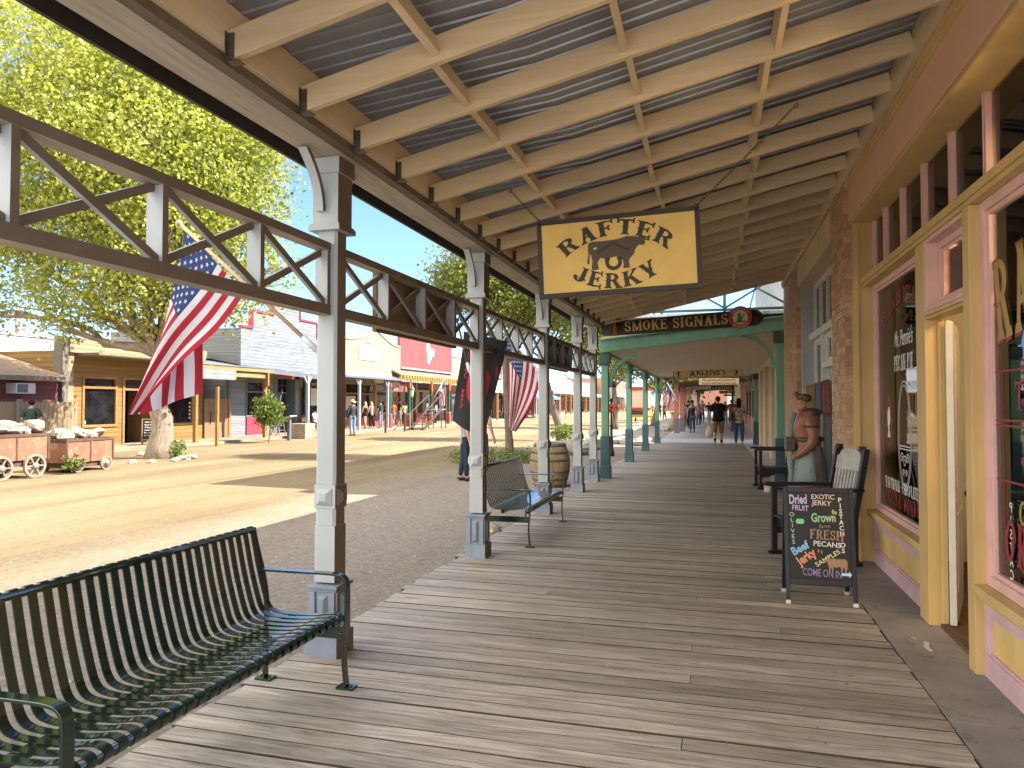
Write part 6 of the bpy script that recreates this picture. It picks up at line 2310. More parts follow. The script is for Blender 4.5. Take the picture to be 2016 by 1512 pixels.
# corrugated porch at its right-hand side
pc = thing("shop_porch", "honey timber porch with rusty corrugated roof beside the wine shop", "porch", (-20.5, 27, 0))
m = MB()
pts = []
yy = 24.25
while yy < 29.6:
	pts += [(yy, 0), (yy + .04, .02), (yy + .08, 0)]
	yy += .1
rows = [[(X, a, z + b) for a, b in pts] for X, z in ((-19.85, 3.20), (-22.0, 3.55))]
n_ = len(pts)
m.add([p for r in rows for p in r], [(i, i + 1, n_ + i + 1, n_ + i) for i in range(n_ - 1)], False)
part("tin_roof", m, M['tin'], pc)
px_("fascia", M['honeybeam'], [(-19.93, -19.88, 24.25, 29.6, 3.04, 3.19)], pc)
px_("beam", M['honeybeam'], [(-20.12, -19.98, 24.3, 29.3, 2.78, 2.98)], pc)
for yy in (24.5, 29.15):
	px_("post", M['honeytrim'], [(-20.12, -19.98, yy - .07, yy + .07, -.08, 2.775), (-20.0, -19.86, yy - .06, yy + .06, 2.45, 3.03)], pc)
for k in range(6):
	m = MB()
	yy = 24.5 + .95 * k
	m.bar((-19.95, yy, 3.13), (-22, yy, 3.48), .05, .10)
	part("rafter", m, M['honeybeam'], pc)
# chalkboard outside its door
cb2 = thing("chalkboard_sign", "tan-framed folding chalkboard standing outside the wine shop door", "sign", (-21.2, 22.9, .05))
o_ = at(258, 880, X=-20.9)
for s, tl in ((0, .16), (1, -.16)):
	upv_ = Vector((-tl * .9 if False else 0, tl, .95)).normalized()
	base = Vector((-20.95, 22.55 + .42 * s, .05))
	axx = Vector((.0, 0, 0))
	m = MB()
	for e in (-.28, .28):
		m.bar(base + Vector((e, 0, 0)), base + Vector((e, 0, 0)) + upv_ * 1.0, .04, .03)
	m.bar(base + Vector((-.26, 0, 0)) + upv_ * .98, base + Vector((.26, 0, 0)) + upv_ * .98, .04, .03)
	m.bar(base + Vector((-.26, 0, 0)) + upv_ * .2, base + Vector((.26, 0, 0)) + upv_ * .2, .04, .03)
	part("frame", m, M['honeytrim'], cb2)
	m = MB()
	m.prism([(-.26, .22), (.26, .22), (.26, .96), (-.26, .96)], base + Vector((0, .006, 0)), (1, 0, 0), upv_, (0, -.012, 0))
	bd2 = part("board", m, M['slate'], cb2)
	if s == 0:
		m = MB()
		for k, tx in enumerate(("WINE TASTING", "Red flight", "White flight", "Local honey", "by the glass", "by the bottle")):
			put_text(m, tx, base + upv_ * (.84 - .10 * k) + Vector((0, -.010, 0)), (1, 0, 0), upv_, .055, .008, .40)
		part("lettering", m, M['ch_wh'], bd2)
place(cb2, (-20.95, 22.75, .05), rad(38))
# sign on a post in front
sp = thing("post_sign", "weathered white WINE TASTING board on a wooden post by the street", "sign", (-18.4, 23.7, -.05))
pbase = at(427, 880, X=-18.4)
YS = pbase.y
px_("post", M['honeytrim'], [(-18.45, -18.35, YS - .05, YS + .05, -.1, 2.26)], sp)
M['signgrey'] = paint("weathered_grey_board", (.20, .19, .175), .7, .15, 4, .2)
m = MB()
L0 = at(395, 742, X=-18.4)
R0 = at(463, 742, X=-18.4)
yc, hw = (L0.y + R0.y) / 2, (R0.y - L0.y) / 2
zt, zb = at(430, 727, X=-18.4).z, at(430, 747, X=-18.4).z
poly = [(-hw + .06, zb), (hw - .06, zb), (hw, zb + .06), (hw, zt - .05), (hw - .06, zt), (-hw + .06, zt), (-hw, zt - .06), (-hw, zb + .06)]
m.prism(poly, (-18.34, yc, 0), (0, 1, 0), (0, 0, 1), (-.04, 0, 0))
M['weatherwhite'] = paint("weathered_white_board", (0.432, 0.432, 0.418), .7, .1, 4, .2, worn=(.40, .38, .35), wornamt=.58)
bd3 = part("board", m, M['signgrey'], sp)
m = MB()
hgt = zt - zb
put_text(m, "CABAL CELLARS", (-18.336, yc, zb + hgt * .66), (0, 1, 0), (0, 0, 1), hgt * .20, .01, hw * 1.7)
put_text(m, "WINE TASTING", (-18.336, yc, zb + hgt * .16), (0, 1, 0), (0, 0, 1), hgt * .32, .02, hw * 1.75)
part("lettering", m, M['white'], bd3)
# board gate and the stucco wall behind it
gt = thing("board_gate", "brown upright-board gate between the wine shop and the grey building", "gate", (-21.9, 28.4, 0))
M['gatewood'] = siding("brown_gate_boards", (.30, .19, .10), .16, along='Z', rough=.8, worn=(.22, .14, .08))
px_("boards", M['gatewood'], [(-21.95, -21.90, 27.36, 28.95, .0, 1.84)], gt)
px_("post", M['honeytrim'], [(-22.0, -21.86, 28.96, 29.12, 0, 1.86)], gt)
m = MB()
m.tube([(-21.86, 27.7, .7), (-21.84, 27.7, 1.25)], .02, 6)
part("handle", m, M['iron'], gt)
sw = thing("stucco_wall", "plain grey-brown stucco wall rising behind the board gate", "wall", (-23.5, 28.4, 0))
M['stucco'] = paint("grey_stucco", (.24, .215, .19), .9, .15, 10, .4)
px_("wall", M['stucco'], [(-23.8, -23.4, 27.36, 29.4, -.1, 4.3)], sw)
# ------------------------------------------------------------------ grey stepped false front
M['greyclap'] = siding("peeling_grey_clapboard", (.22, .24, .25), .155, worn=(.30, .31, .31), amt=.50, gap=.25)
M['greyclap2'] = siding("grey_lap_siding", (.25, .26, .26), .13, rough=.7)
M['buffclap'] = siding("buff_lap_siding", (.31, .26, .18), .13, rough=.7)
M['redtrim'] = paint("crimson_trim", (.46, .05, .075), .5, .1, 4, .1)
M['slatetrim'] = paint("slate_trim", (.13, .145, .16), .6, .12, 4, .1)
gf = thing("false_front_building", "grey clapboard building with stepped false front edged in crimson", "building", (-21, 31, 0))
X0 = -20.35
Ya, Yb = 27.75, 34.9
Z = [3.42, 5.05, 5.85, 6.75]
yA = [Ya, 28.6, 30.25, 32.45, 34.1, Yb]
poly = [(yA[0], 3.42), (yA[5], 3.05), (yA[5], Z[1]), (yA[4], Z[1]), (yA[4], Z[2]), (yA[3], Z[2]), (yA[3], Z[3]), (yA[2], Z[3]), (yA[2], Z[2]), (yA[1], Z[2]), (yA[1], Z[1]), (yA[0], Z[1])]
poly[0] = (yA[0], 3.35)
poly[1] = (yA[5], 3.10)
m = MB()
m.prism(poly, (X0, 0, 0), (0, 1, 0), (0, 0, 1), (-.14, 0, 0))
ff = part("false_front", m, M['greyclap'], gf)
segs = [((yA[0], Z[1]), (yA[1], Z[1])), ((yA[1], Z[1]), (yA[1], Z[2])), ((yA[1], Z[2]), (yA[2], Z[2])), ((yA[2], Z[2]), (yA[2], Z[3])), ((yA[2], Z[3]), (yA[3], Z[3])), ((yA[3], Z[2]), (yA[3], Z[3])), ((yA[3], Z[2]), (yA[4], Z[2])), ((yA[4], Z[1]), (yA[4], Z[2])), ((yA[4], Z[1]), (yA[5], Z[1]))]
m = MB()
for a, b in segs:
	if a[1] == b[1]:
		m.box(X0 - .18, X0 + .06, a[0], b[0], a[1] + .001, a[1] + .10)
	else:
		s_ = -1 if a[0] < 31 else 1
		m.box(X0 - .18, X0 + .06, a[0] + .001 * s_, a[0] + .10 * s_, a[1] + .101, b[1])
part("crimson_edging", m, M['redtrim'], ff)
m = MB()
m.add([(X0 + .01, Ya, 3.12), (X0 + .01, Yb, 2.9), (-22.3, Yb, 3.3), (-22.3, Ya, 3.5), (X0 + .01, Ya, 3.34), (X0 + .01, Yb, 3.09), (-22.3, Yb, 3.5), (-22.3, Ya, 3.7)], BOXF)
part("soffit", m, M['slatetrim'], gf)
px_("side_wall", M['greyclap2'], [(-22.6, X0 - .15, Ya, Ya + .12, 3.3, 5.0), (-29, -22.3, 29.25, 29.4, -.1, 5.2)], gf)
GX = -22.25
px_("wall", M['greyclap2'], [(GX - .2, GX, 29.4, 30.75, 0, 3.6), (GX - .2, GX, 32.2, 32.5, 0, 3.6), (GX - .2, GX, 30.75, 32.2, 2.75, 3.6), (-29, GX - .21, 29.4, 36.4, 3.0, 5.2)], gf)
px_("buff_wall", M['buffclap'], [(GX - .2, GX, 32.5, 33.3, 0, 3.6), (GX - .2, GX, 35.2, 36.4, 0, .9), (GX - .2, GX, 35.2, 35.5, .9, 3.6), (GX - .2, GX, 36.2, 36.4, .9, 3.6), (GX - .2, GX, 33.3, 36.2, 2.95, 3.6)], gf)
px_("corner_board", M['slatetrim'], [(GX + .001, GX + .03, 29.4, 29.6, 0, 3.5), (GX + .001, GX + .03, 33.1, 33.3, 0, 3.5)], gf)
shopwin(gf, 30.75, 32.2, .95, 2.75, GX, M['slatetrim'], 2.2)
px_("crimson_panel", M['redtrim'], [(GX - .18, GX + .015, 30.85, 32.1, .05, .93)], gf)
px_("crimson_panel", M['redtrim'], [(GX + .002, GX + .02, 33.4, 35.0, 3.02, 3.28)], gf)
px_("door_frame", M['slatetrim'], [(GX - .6, GX + .02, 33.3, 33.42, 0, 2.95), (GX - .6, GX + .02, 35.08, 35.2, 0, 2.95), (GX - .6, GX - .5, 33.42, 35.08, 2.15, 2.24)], gf)
px_("pane", M['dglass'], [(GX - .56, GX - .54, 33.42, 35.08, 2.24, 2.95)], gf)
m = MB()
for k in range(1, 4):
	yy = 33.42 + 1.66 * k / 4
	m.box(GX - .54, GX - .52, yy - .015, yy + .015, 2.24, 2.95)
m.box(GX - .54, GX - .521, 33.42, 35.08, 2.58, 2.61)
part("glazing_bars", m, M['slatetrim'], gf)
px_("door", M['slatetrim'], [(GX - .6, GX - .56, 33.9, 34.7, 0, 2.14), (GX - .58, GX - .55, 34.35, 34.6, 1.4, 1.7)], gf)
px_("dark_interior", M['signdark'], [(GX - 1.2, GX - .61, 33.42, 35.08, -.05, 2.95)], gf)
shopwin(gf, 35.5, 36.2, .9, 2.95, GX, M['slatetrim'])
bs = thing("hanging_sign", "small dark sign with orange letters under the grey building's porch", "sign", (-20.9, 34.6, 2.4))
q0, q1 = at(612, 752, X=-20.9), at(645, 762, X=-20.9)
px_("board", M['signdark'], [(-20.95, -20.9, q0.y, q1.y, q1.z, q0.z)], bs)
m = MB()
put_text(m, "BUTCHER MOON", (-20.895, (q0.y + q1.y) / 2, q1.z + .06), (0, 1, 0), (0, 0, 1), (q0.z - q1.z) * .5, .02, (q1.y - q0.y) * .9)
part("lettering", m, M['orangeglow'], bs)
def y_post(parent_label, loc, mat, top, name="porch_post", group="posts across the street", base=None, cap=None, br=True, h=.07, trim=None):
	p = thing(name, parent_label, "porch post", loc, 0, group)
	m = MB()
	m.box(-h, h, -h, h, 0, top)
	part("shaft", m, mat, p, False)
	if br:
		for s in (-1, 1):
			m = MB()
			m.bar((0, s * .05, top - .42), (0, s * .36, top - .04), .06, .06)
			part("brace", m, mat, p, False)
	if base:
		m = MB()
		m.box(-h - .05, h + .05, -h - .05, h + .05, 0, .95)
		part("base", m, base, p, False)
		m = MB()
		m.box(-h - .06, h + .06, -h - .06, h + .06, .952, 1.0)
		m.box(-h - .06, h + .06, -h - .06, h + .06, .0, .08)
		part("base_trim", m, M['weatherwhite'], p, False)
	if cap:
		m = MB()
		m.box(-h - .04, h + .04, -h - .04, h + .04, top - .55, top)
		part("capital", m, cap, p, False)
	return p
y_post("pale grey post with raised braces at the grey building's porch, beside a stone planter", (-20.2, 33.05, -.05), M['greytrim'], 3.1)
# ------------------------------------------------------------------ yellow gable
M['lemon'] = paint("pale_yellow_stucco", (0.432, 0.349, 0.173), .75, .06, 2, .1)
M['cinnamon'] = paint("cinnamon_trim", (.34, .125, .05), .55, .12, 4, .1)
M['pinktrim'] = paint("faded_pink_edging", (.50, .26, .20), .6, .1)
M['verdigris'] = paint("pale_green_fascia", (0.288, 0.317, 0.274), .7, .12, 3, .2, worn=(.5, .5, .46), wornamt=.6)
yg = thing("gabled_building", "pale yellow gabled shop front with a blank white sign panel", "building", (-21, 41, 0))
X1 = -20.6
poly = [(36.9, 3.6), (45.35, 3.6), (45.35, 5.45), (44.6, 5.45), (43.6, 5.62), (41.75, 6.25), (39.6, 5.62), (38.3, 5.42), (36.9, 5.42)]
m = MB()
m.prism(poly, (X1, 0, 0), (0, 1, 0), (0, 0, 1), (-.25, 0, 0))
gbl = part("gable", m, M['lemon'], yg)
m = MB()
for a, b in zip(poly[2:], poly[3:]):
	m.bar((X1 + .02, a[0], a[1] + .03), (X1 + .02, b[0], b[1] + .03), .12, .08, up=(1, 0, 0))
part("edging", m, M['pinktrim'], gbl)
px_("sign_panel", M['whitewall'], [(X1 + .001, X1 + .05, 39.3, 42.1, 4.28, 5.06)], yg)
px_("vent", M['whitewall'], [(X1 + .001, X1 + .05, 40.3, 40.9, 5.38, 5.72)], yg)
px_("fascia", M['verdigris'], [(X1 + .001, X1 + .06, 36.9, 45.35, 3.30, 3.59)], yg)
m = MB()
m.add([(-19.7, 35.0, 3.10), (-19.7, 43.9, 3.10), (-20.6, 43.9, 3.35), (-20.6, 35.0, 3.35), (-19.7, 35.0, 3.2), (-19.7, 43.9, 3.2), (-20.6, 43.9, 3.45), (-20.6, 35.0, 3.45)], BOXF)
m.box(-22.4, -20.6, 35.0, 43.9, 3.2, 3.29)
part("porch_roof", m, M['tin'], yg)
px_("side_wall", M['lemon'], [(-30, X1 - .26, 36.9, 37.1, 3.0, 5.2), (-30, X1 - .26, 45.1, 45.3, 3.0, 5.2), (-30, -22.61, 36.5, 45.3, -.1, 3.0)], yg)
WX = -22.55
px_("wall", M['buffclap'], [(WX, WX + .1, 36.45, 38.6, 0, .9), (WX, WX + .1, 36.45, 36.7, .9, 3.3), (WX, WX + .1, 38.4, 38.8, .9, 3.3), (WX, WX + .1, 38.8, 45.3, 2.85, 3.3)], yg)
px_("cinnamon_post", M['cinnamon'], [(WX, WX + .16, 38.8, 39.0, 0, 2.85), (WX, WX + .16, 40.7, 41.1, 0, 2.85), (WX, WX + .16, 43.0, 43.25, 0, 2.85), (WX, WX + .15, 39.0, 45.2, 2.2, 2.32), (WX, WX + .1, 41.1, 43.0, 0, .7), (WX, WX + .1, 43.25, 45.2, 0, .7)], yg)
px_("pane", M['dglass'], [(WX - .02, WX, 36.7, 38.4, .9, 3.2), (WX - .02, WX, 41.1, 45.2, .7, 2.85)], yg)
px_("doorway", M['signdark'], [(WX - .03, WX, 39.0, 40.7, 0, 2.2)], yg)
px_("notice", M['ivory'], [(WX + .17, WX + .19, 36.9, 38.2, 1.5, 2.5), (WX + .01, WX + .03, 39.1, 40.6, 2.36, 2.8), (WX + .012, WX + .03, 41.3, 42.6, 1.2, 2.1)], yg)
px_("door", M['cinnamon'], [(WX + .0, WX + .04, 40.1, 40.68, 0, 2.2)], yg)
for px__, lb in ((707, "grey post with raised braces right of the cowboy hat, under the yellow gable"), (763, "grey post with raised braces at the right end of the yellow gable's porch")):
	q = at(px__, 800, X=-19.9)
	y_post(lb, (-19.9, q.y, -.05), M['greytrim'], 3.15)
# ------------------------------------------------------------------ red board front with the golden porch
M['redboards'] = siding("faded_red_boards", (0.302, 0.09, 0.0828), .24, along='Z', rough=.75, worn=(.50, .26, .23))
M['goldtrim'] = paint("gold_porch_trim", (0.432, 0.274, 0.072), .55, .1, 4, .1)
M['deepgreen'] = paint("deep_green_post", (.035, .095, .065), .5, .12, 4, .1)
M['brickred'] = paint("brick_red_panel", (.36, .085, .05), .6, .12, 3, .1)
rf = thing("red_front_building", "faded red board front above a golden bracketed porch", "building", (-21, 50, 0))
X2 = -20.7
m = MB()
m.prism([(45.5, 4.05), (55.7, 4.0), (55.7, 6.5), (45.5, 6.5)], (X2, 0, 0), (0, 1, 0), (0, 0, 1), (-.2, 0, 0))
fb_ = part("board_front", m, M['redboards'], rf)
px_("cap", M['whitewall'], [(X2 - .22, X2 + .05, 45.45, 55.75, 6.501, 6.60)], rf)
px_("ledge", M['verdigris'], [(X2 + .001, X2 + .12, 45.5, 55.7, 4.02, 4.14)], rf)
rr = random.Random(12)
m = MB()
bl_ = []
for k in range(26):
	a = 2 * math.pi * k / 26
	r = .62 + .20 * math.sin(a * 3 + 1) + .12 * rr.uniform(-1, 1)
	bl_.append((50.9 + r * math.cos(a) * 1.1, 5.42 + r * math.sin(a) * 1.05))
m.flat(bl_, (X2 + .004, 0, 0), (0, 1, 0), (0, 0, 1))
part("white_emblem", m, M['white'], fb_)
m = MB()
m.add([(-19.9, 43.95, 3.42), (-19.9, 55.9, 3.42), (-20.9, 55.9, 3.9), (-20.9, 43.95, 3.9), (-19.9, 43.95, 3.55), (-19.9, 55.9, 3.55), (-20.9, 55.9, 4.01), (-20.9, 43.95, 4.01)], BOXF)
m.box(-22.6, -20.9, 43.95, 55.9, 3.86, 3.95)
part("porch_roof", m, M['shingle'], rf)
px_("gold_beam", M['goldtrim'], [(-20.05, -19.90, 43.95, 55.9, 3.22, 3.42)], rf)
for k in range(26):
	yy = 44.1 + .46 * k
	px_("bracket", M['goldtrim'], [(-19.895, -19.70, yy, yy + .16, 3.28, 3.52)], rf)
m = MB()
for k in range(60):
	yy = 43.98 + .1985 * k
	m.prism([(0, 3.22), (.19, 3.22), (.15, 3.12), (.095, 3.06), (.04, 3.12)], (-19.93, yy, 0), (0, 1, 0), (0, 0, 1), (-.03, 0, 0))
part("scalloped_trim", m, M['ivory'], rf)
px_("wall", M['brickred'], [(-22.65, -22.5, 45.4, 51.2, 0, .85), (-22.65, -22.5, 52.6, 56.0, 0, .85)], rf)
px_("gold_frame", M['goldtrim'], [(-22.65, -22.48, 45.4, 45.6, .851, 3.8), (-22.65, -22.48, 47.9, 48.3, .851, 3.8), (-22.65, -22.48, 49.6, 49.75, .851, 3.0), (-22.65, -22.48, 51.0, 51.25, .851, 3.8), (-22.65, -22.48, 52.5, 52.75, .851, 3.8), (-22.65, -22.48, 55.8, 56.0, .851, 3.8), (-22.65, -22.49, 45.6, 55.8, 2.55, 2.72), (-22.65, -22.49, 45.6, 55.8, 3.45, 3.85), (-22.65, -22.49, 45.6, 51.0, .852, .98)], rf)
px_("pane", M['dglass'], [(-22.62, -22.6, 45.6, 51.2, .9, 3.5), (-22.62, -22.6, 52.6, 55.9, .9, 3.5)], rf)
px_("doorway", M['signdark'], [(-22.64, -22.62, 51.2, 52.6, 0, 2.6)], rf)
px_("display", M['dkred'], [(-22.58, -22.5, 48.5, 49.3, 1.1, 2.1)], rf)
px_("back_wall", M['buffclap'], [(-30, -22.66, 45.35, 56.05, -.1, 5.0)], rf)
for k, (px__, lb) in enumerate(((767, "deep green post with red capital and base, left end of the golden porch"), (805, "deep green post with red base behind the tall street lamp across the road"), (848, "deep green post with red base behind the iron steps"), (883, "deep green post with red base at the right end of the golden porch"))):
	q = at(px__, 800, X=-20.0)
	y_post(lb, (-20.0, q.y, -.05), M['deepgreen'], 3.25, base=M['brickred'], cap=M['brickred'], br=False, h=.085, group="green and red posts of the golden porch")
bsn = thing("hanging_sign", "dark red BUFFALO sign with an orange buffalo under the golden porch", "sign", (-20.3, 45.5, 2.8))
q0, q1 = at(757, 746, X=-20.3), at(803, 772, X=-20.3)
px_("board", M['carvered'], [(-20.36, -20.3, q0.y, q1.y, q1.z, q0.z)], bsn)
m = MB()
put_text(m, "BUFFALO", (-20.296, (q0.y + q1.y) / 2, q1.z + .42), (0, 1, 0), (0, 0, 1), .24, .02, 2.0, arc=2.2)
put_text(m, "TRADING POST", (-20.296, (q0.y + q1.y) / 2 - .3, q1.z + .09), (0, 1, 0), (0, 0, 1), .10, .01, 1.1)
part("lettering", m, M['tanboard'], bsn)
m = MB()
cow(m, Vector((-20.296, q1.y - .55, q1.z + .28)), Vector((0, 1, 0)), Vector((0, 0, 1)), .62)
part("buffalo", m, M['orangeglow'], bsn)
# flag leaning from the golden porch
f7 = thing("flag", "small national flag on a pole leaning from the golden porch across the road", "flag", (-19.7, 51, 1.6), 0, "national flags on the porch posts")
pa7, pb7 = at(852, 787, X=-19.6), at(876, 746, X=-19.0)
pole(f7, pa7, pb7, M['whitepole'], .025)
def flag7(u, v):
	h = pb7.lerp(pa7, v * .62)
	e = at(871, 800, X=-19.2).lerp(at(876, 796, X=-19.2), 1 - v)
	k = at(876, 765, X=-19.1)
	p = bez(h, h.lerp(k, .5), k.lerp(e, .4), e, u)
	p.x += .12 * math.sin(v * 8 + u * 3) * u
	return p
us_flag(f7, flag7, 18)
# ------------------------------------------------------------------ pale row beyond
M['oatmeal'] = paint("oatmeal_wall", (0.36, 0.31, 0.223), .75, .08, 2, .1)
M['orangepost'] = paint("orange_brown_post", (.42, .20, .08), .6, .12, 4, .1)
M['terracotta'] = paint("terracotta_wall", (0.331, 0.158, 0.108), .8, .1, 2, .1)
def row_building(label, y0, y1, x, z, mat, posts=5, pz=3.3, pm='orangepost', rail_=False, trim='whitewall', winm='dglass', top=None):
	b = thing("row_building", label, "building", (x - 2, (y0 + y1) / 2, 0))
	px_("upper_wall", mat, [(x - 8, x, y0, y1, pz - .05, z)], b)
	px_("cornice", M[trim], [(x - 8.05, x + .08, y0 - .03, y1 + .03, z + .001, z + .14)], b)
	m = MB()
	m.add([(x + 2.3, y0, pz - .35), (x + 2.3, y1, pz - .35), (x, y1, pz), (x, y0, pz), (x + 2.3, y0, pz - .22), (x + 2.3, y1, pz - .22), (x, y1, pz + .13), (x, y0, pz + .13)], BOXF)
	m.box(x + 2.25, x + 2.34, y0, y1, pz - .62, pz - .351)
	part("porch_roof", m, M[trim], b)
	px_("ground_wall", mat, [(x - 8, x - .2, y0, y1, -.1, pz - .06)], b)
	L_ = y1 - y0
	n_ = max(2, int(L_ / 3.2))
	for k in range(n_):
		a = y0 + L_ * (k + .12) / n_
		c_ = y0 + L_ * (k + .88) / n_
		shopwin(b, a, c_, .6 if k % 2 else .05, pz - .7, x - .12, M['orangepost'], pz - 1.2, M[winm], .12)
	for k in range(posts):
		yy = y0 + .3 + (L_ - .6) * k / (posts - 1)
		m = MB()
		m.box(x + 2.15, x + 2.33, yy - .09, yy + .09, -.06, pz - .62)
		part("porch_post", m, M[pm], b)
	if rail_:
		m = MB()
		m.box(x + 2.2, x + 2.26, y0, y1, pz + .75, pz + .83)
		for k in range(int(L_ / .35)):
			m.box(x + 2.21, x + 2.25, y0 + .35 * k, y0 + .35 * k + .05, pz - .2, pz + .75)
		part("balcony_rail", m, M['greytrim'], b)
	return b
row_building("cream narrow building right of the faded red front, mostly behind the black banner", 56.1, 63.0, -22.4, 5.8, M['lemon'], 3)
row_building("oatmeal shop with orange posts behind the farther national flag", 63.2, 77, -22.4, 4.6, M['oatmeal'], 5)
row_building("low oatmeal shop with orange-brown posts past the park entrance", 77.2, 90, -22.2, 4.4, M['oatmeal'], 5)
row_building("pale two-storey building with balcony rails behind the leaning tree", 90.2, 110, -22.0, 6.2, M['whitewall'], 6, 3.6, rail_=True)
row_building("long pale building row toward the street's far end", 110.3, 140, -22.0, 5.2, M['oatmeal'], 8, 3.4)
row_building("terracotta building with stepped top at the street's far end, behind the stagecoach", 140.5, 175, -20.5, 6.6, M['terracotta'], 7, 3.6)
eb = thing("end_building", "salmon brick building closing the end of the street behind the flags", "building", (2, 190, 0))
px_("wall", M['terracotta'], [(-12, 14, 180, 195, -.2, 8.5)], eb)
px_("cornice", M['oatmeal'], [(-12.1, 14.1, 179.8, 195, 8.5, 8.9)], eb)
pe = thing("hanging_sign", "dark PARK ENTRANCE board under the oatmeal shop's porch", "sign", (-20.1, 66, 2.6))
q0, q1 = at(958, 720, X=-20.0), at(988, 749, X=-20.0)
px_("board", M['signbrown'], [(-20.06, -20.0, q0.y, q1.y, q1.z, q0.z)], pe)
m = MB()
put_text(m, "PARK", (-19.995, (q0.y + q1.y) / 2, q1.z + .72), (0, 1, 0), (0, 0, 1), .34, .02, (q1.y - q0.y) * .55)
put_text(m, "ENTRANCE", (-19.995, (q0.y + q1.y) / 2, q1.z + .22), (0, 1, 0), (0, 0, 1), .32, .02, (q1.y - q0.y) * .85)
part("lettering", m, M['tanboard'], pe)
tt = thing("canopy_tent", "blue-topped pop-up canopy among people far down the street", "tent", (-19, 88, 0))
q0, q1 = at(1052, 783, X=-18), at(1098, 783, X=-18)
M['tentblue'] = paint("blue_canopy_cloth", (.13, .30, .52), .7, .1, 3)
m = MB()
ym, xm = (q0.y + q1.y) / 2, -19.2
hh = (q1.y - q0.y) / 2
zt_ = 2.35
m.add([(xm - 1.5, ym - hh, zt_), (xm + 1.5, ym - hh, zt_), (xm + 1.5, ym + hh, zt_), (xm - 1.5, ym + hh, zt_), (xm, ym, zt_ + .7), (xm - 1.5, ym - hh, zt_ - .25), (xm + 1.5, ym - hh, zt_ - .25), (xm + 1.5, ym + hh, zt_ - .25), (xm - 1.5, ym + hh, zt_ - .25)],
	  [(0, 1, 4), (1, 2, 4), (2, 3, 4), (3, 0, 4), (0, 5, 6, 1), (1, 6, 7, 2), (2, 7, 8, 3), (3, 8, 5, 0)])
part("canopy", m, M['tentblue'], tt)
for sx in (-1.45, 1.45):
	for sy in (-1, 1):
		m = MB()
		m.box(xm + sx - .03, xm + sx + .03, ym + sy * (hh - .05) - .03, ym + sy * (hh - .05) + .03, -.1, zt_)
		part("leg", m, M['whitepole'], tt)
# ------------------------------------------------------------------ trees, shrubs, stones
import numpy as np
M['leafA'] = leafmat("cottonwood_leaves", [(.15, (.16, .20, .03)), (.4, (.33, .37, .065)), (.7, (.53, .54, .14)), (1, (.66, .62, .25))], .5)
M['leafB'] = leafmat("street_tree_leaves", [(.15, (.09, .12, .03)), (.5, (.21, .25, .05)), (.8, (.36, .36, .09)), (1, (.45, .38, .10))], .45)
M['leafC'] = leafmat("shrub_leaves", [(.1, (.06, .10, .02)), (.6, (.17, .23, .05)), (1, (.36, .40, .10))], .35)
M['barkA'] = bark("cottonwood_bark", (.15, .11, .075), (.40, .31, .21))
M['barkB'] = bark("street_tree_bark", (.085, .065, .05), (.22, .175, .135))
def leaves(name, parent, mat, blobs, n, size, seed, clump=.32, per=22, droop=.3, shell=2.0):
	"""many small folded leaves gathered in clumps through the crown's volume"""
	r = np.random.default_rng(seed)
	w = np.array([b[6] if len(b) > 6 else b[3] * b[4] * b[5] for b in blobs], float)
	w /= w.sum()
	nc = max(1, n // per)
	which = r.choice(len(blobs), nc, p=w)
	B = np.array([b[:6] for b in blobs], float)[which]
	d = r.normal(size=(nc, 3))
	d /= np.linalg.norm(d, axis=1)[:, None]
	rad_ = r.random(nc) ** (1 / (shell + 1.4))
	cen = B[:, :3] + d * rad_[:, None] * B[:, 3:6] * (1 + .10 * r.normal(size=(nc, 1)))
	P = np.repeat(cen, per, axis=0) + r.normal(size=(nc * per, 3)) * clump * np.array([1, 1, .75])
	N = len(P)
	s = size * (.65 + .7 * r.random(N))
	a = r.normal(size=(N, 3)); a[:, 2] -= droop
	a /= np.linalg.norm(a, axis=1)[:, None]
	b = np.cross(a, r.normal(size=(N, 3)))
	b /= np.linalg.norm(b, axis=1)[:, None] + 1e-9
	c = np.cross(a, b)
	V = np.empty((N, 4, 3))
	V[:, 0] = P - a * s[:, None] * .5
	V[:, 1] = P + b * s[:, None] * .42 + c * s[:, None] * .12
	V[:, 2] = P + a * s[:, None] * .55
	V[:, 3] = P - b * s[:, None] * .42 + c * s[:, None] * .12
	Mi = np.array(ROOT[parent.name].inverted())
	V = V.reshape(-1, 3) @ Mi[:3, :3].T + Mi[:3, 3]
	me = bpy.data.meshes.new(name)
	me.vertices.add(4 * N)
	me.vertices.foreach_set("co", V.ravel())
	me.loops.add(4 * N)
	me.loops.foreach_set("vertex_index", np.arange(4 * N, dtype=np.int32))
	me.polygons.add(N)
	me.polygons.foreach_set("loop_start", np.arange(0, 4 * N, 4, dtype=np.int32))
	me.materials.append(mat)
	me.update(calc_edges=True)
	o = bpy.data.objects.new(name, me)
	COL.objects.link(o)
	o.parent = parent
	return o
def limb(mb, a, b, r0, r1, seed, wig=.25, n=7):
	r = random.Random(seed)
	a, b = Vector(a), Vector(b)
	L_ = (b - a).length
	pts = []
	for i in range(n + 1):
		t = i / n
		p = a.lerp(b, t)
		k = math.sin(math.pi * t) * wig * L_ * .25
		p += Vector((r.uniform(-1, 1), r.uniform(-1, 1), r.uniform(-.2, .8))) * k * (.6 if i not in (0, n) else 0)
		pts.append(p)
	mb.tube(pts, [r0 + (r1 - r0) * i / n for i in range(n + 1)], 8)
	return pts
CR = Vector((math.cos(YAW), math.sin(YAW), 0))
CF = Vector((-math.sin(YAW), math.cos(YAW), 0))
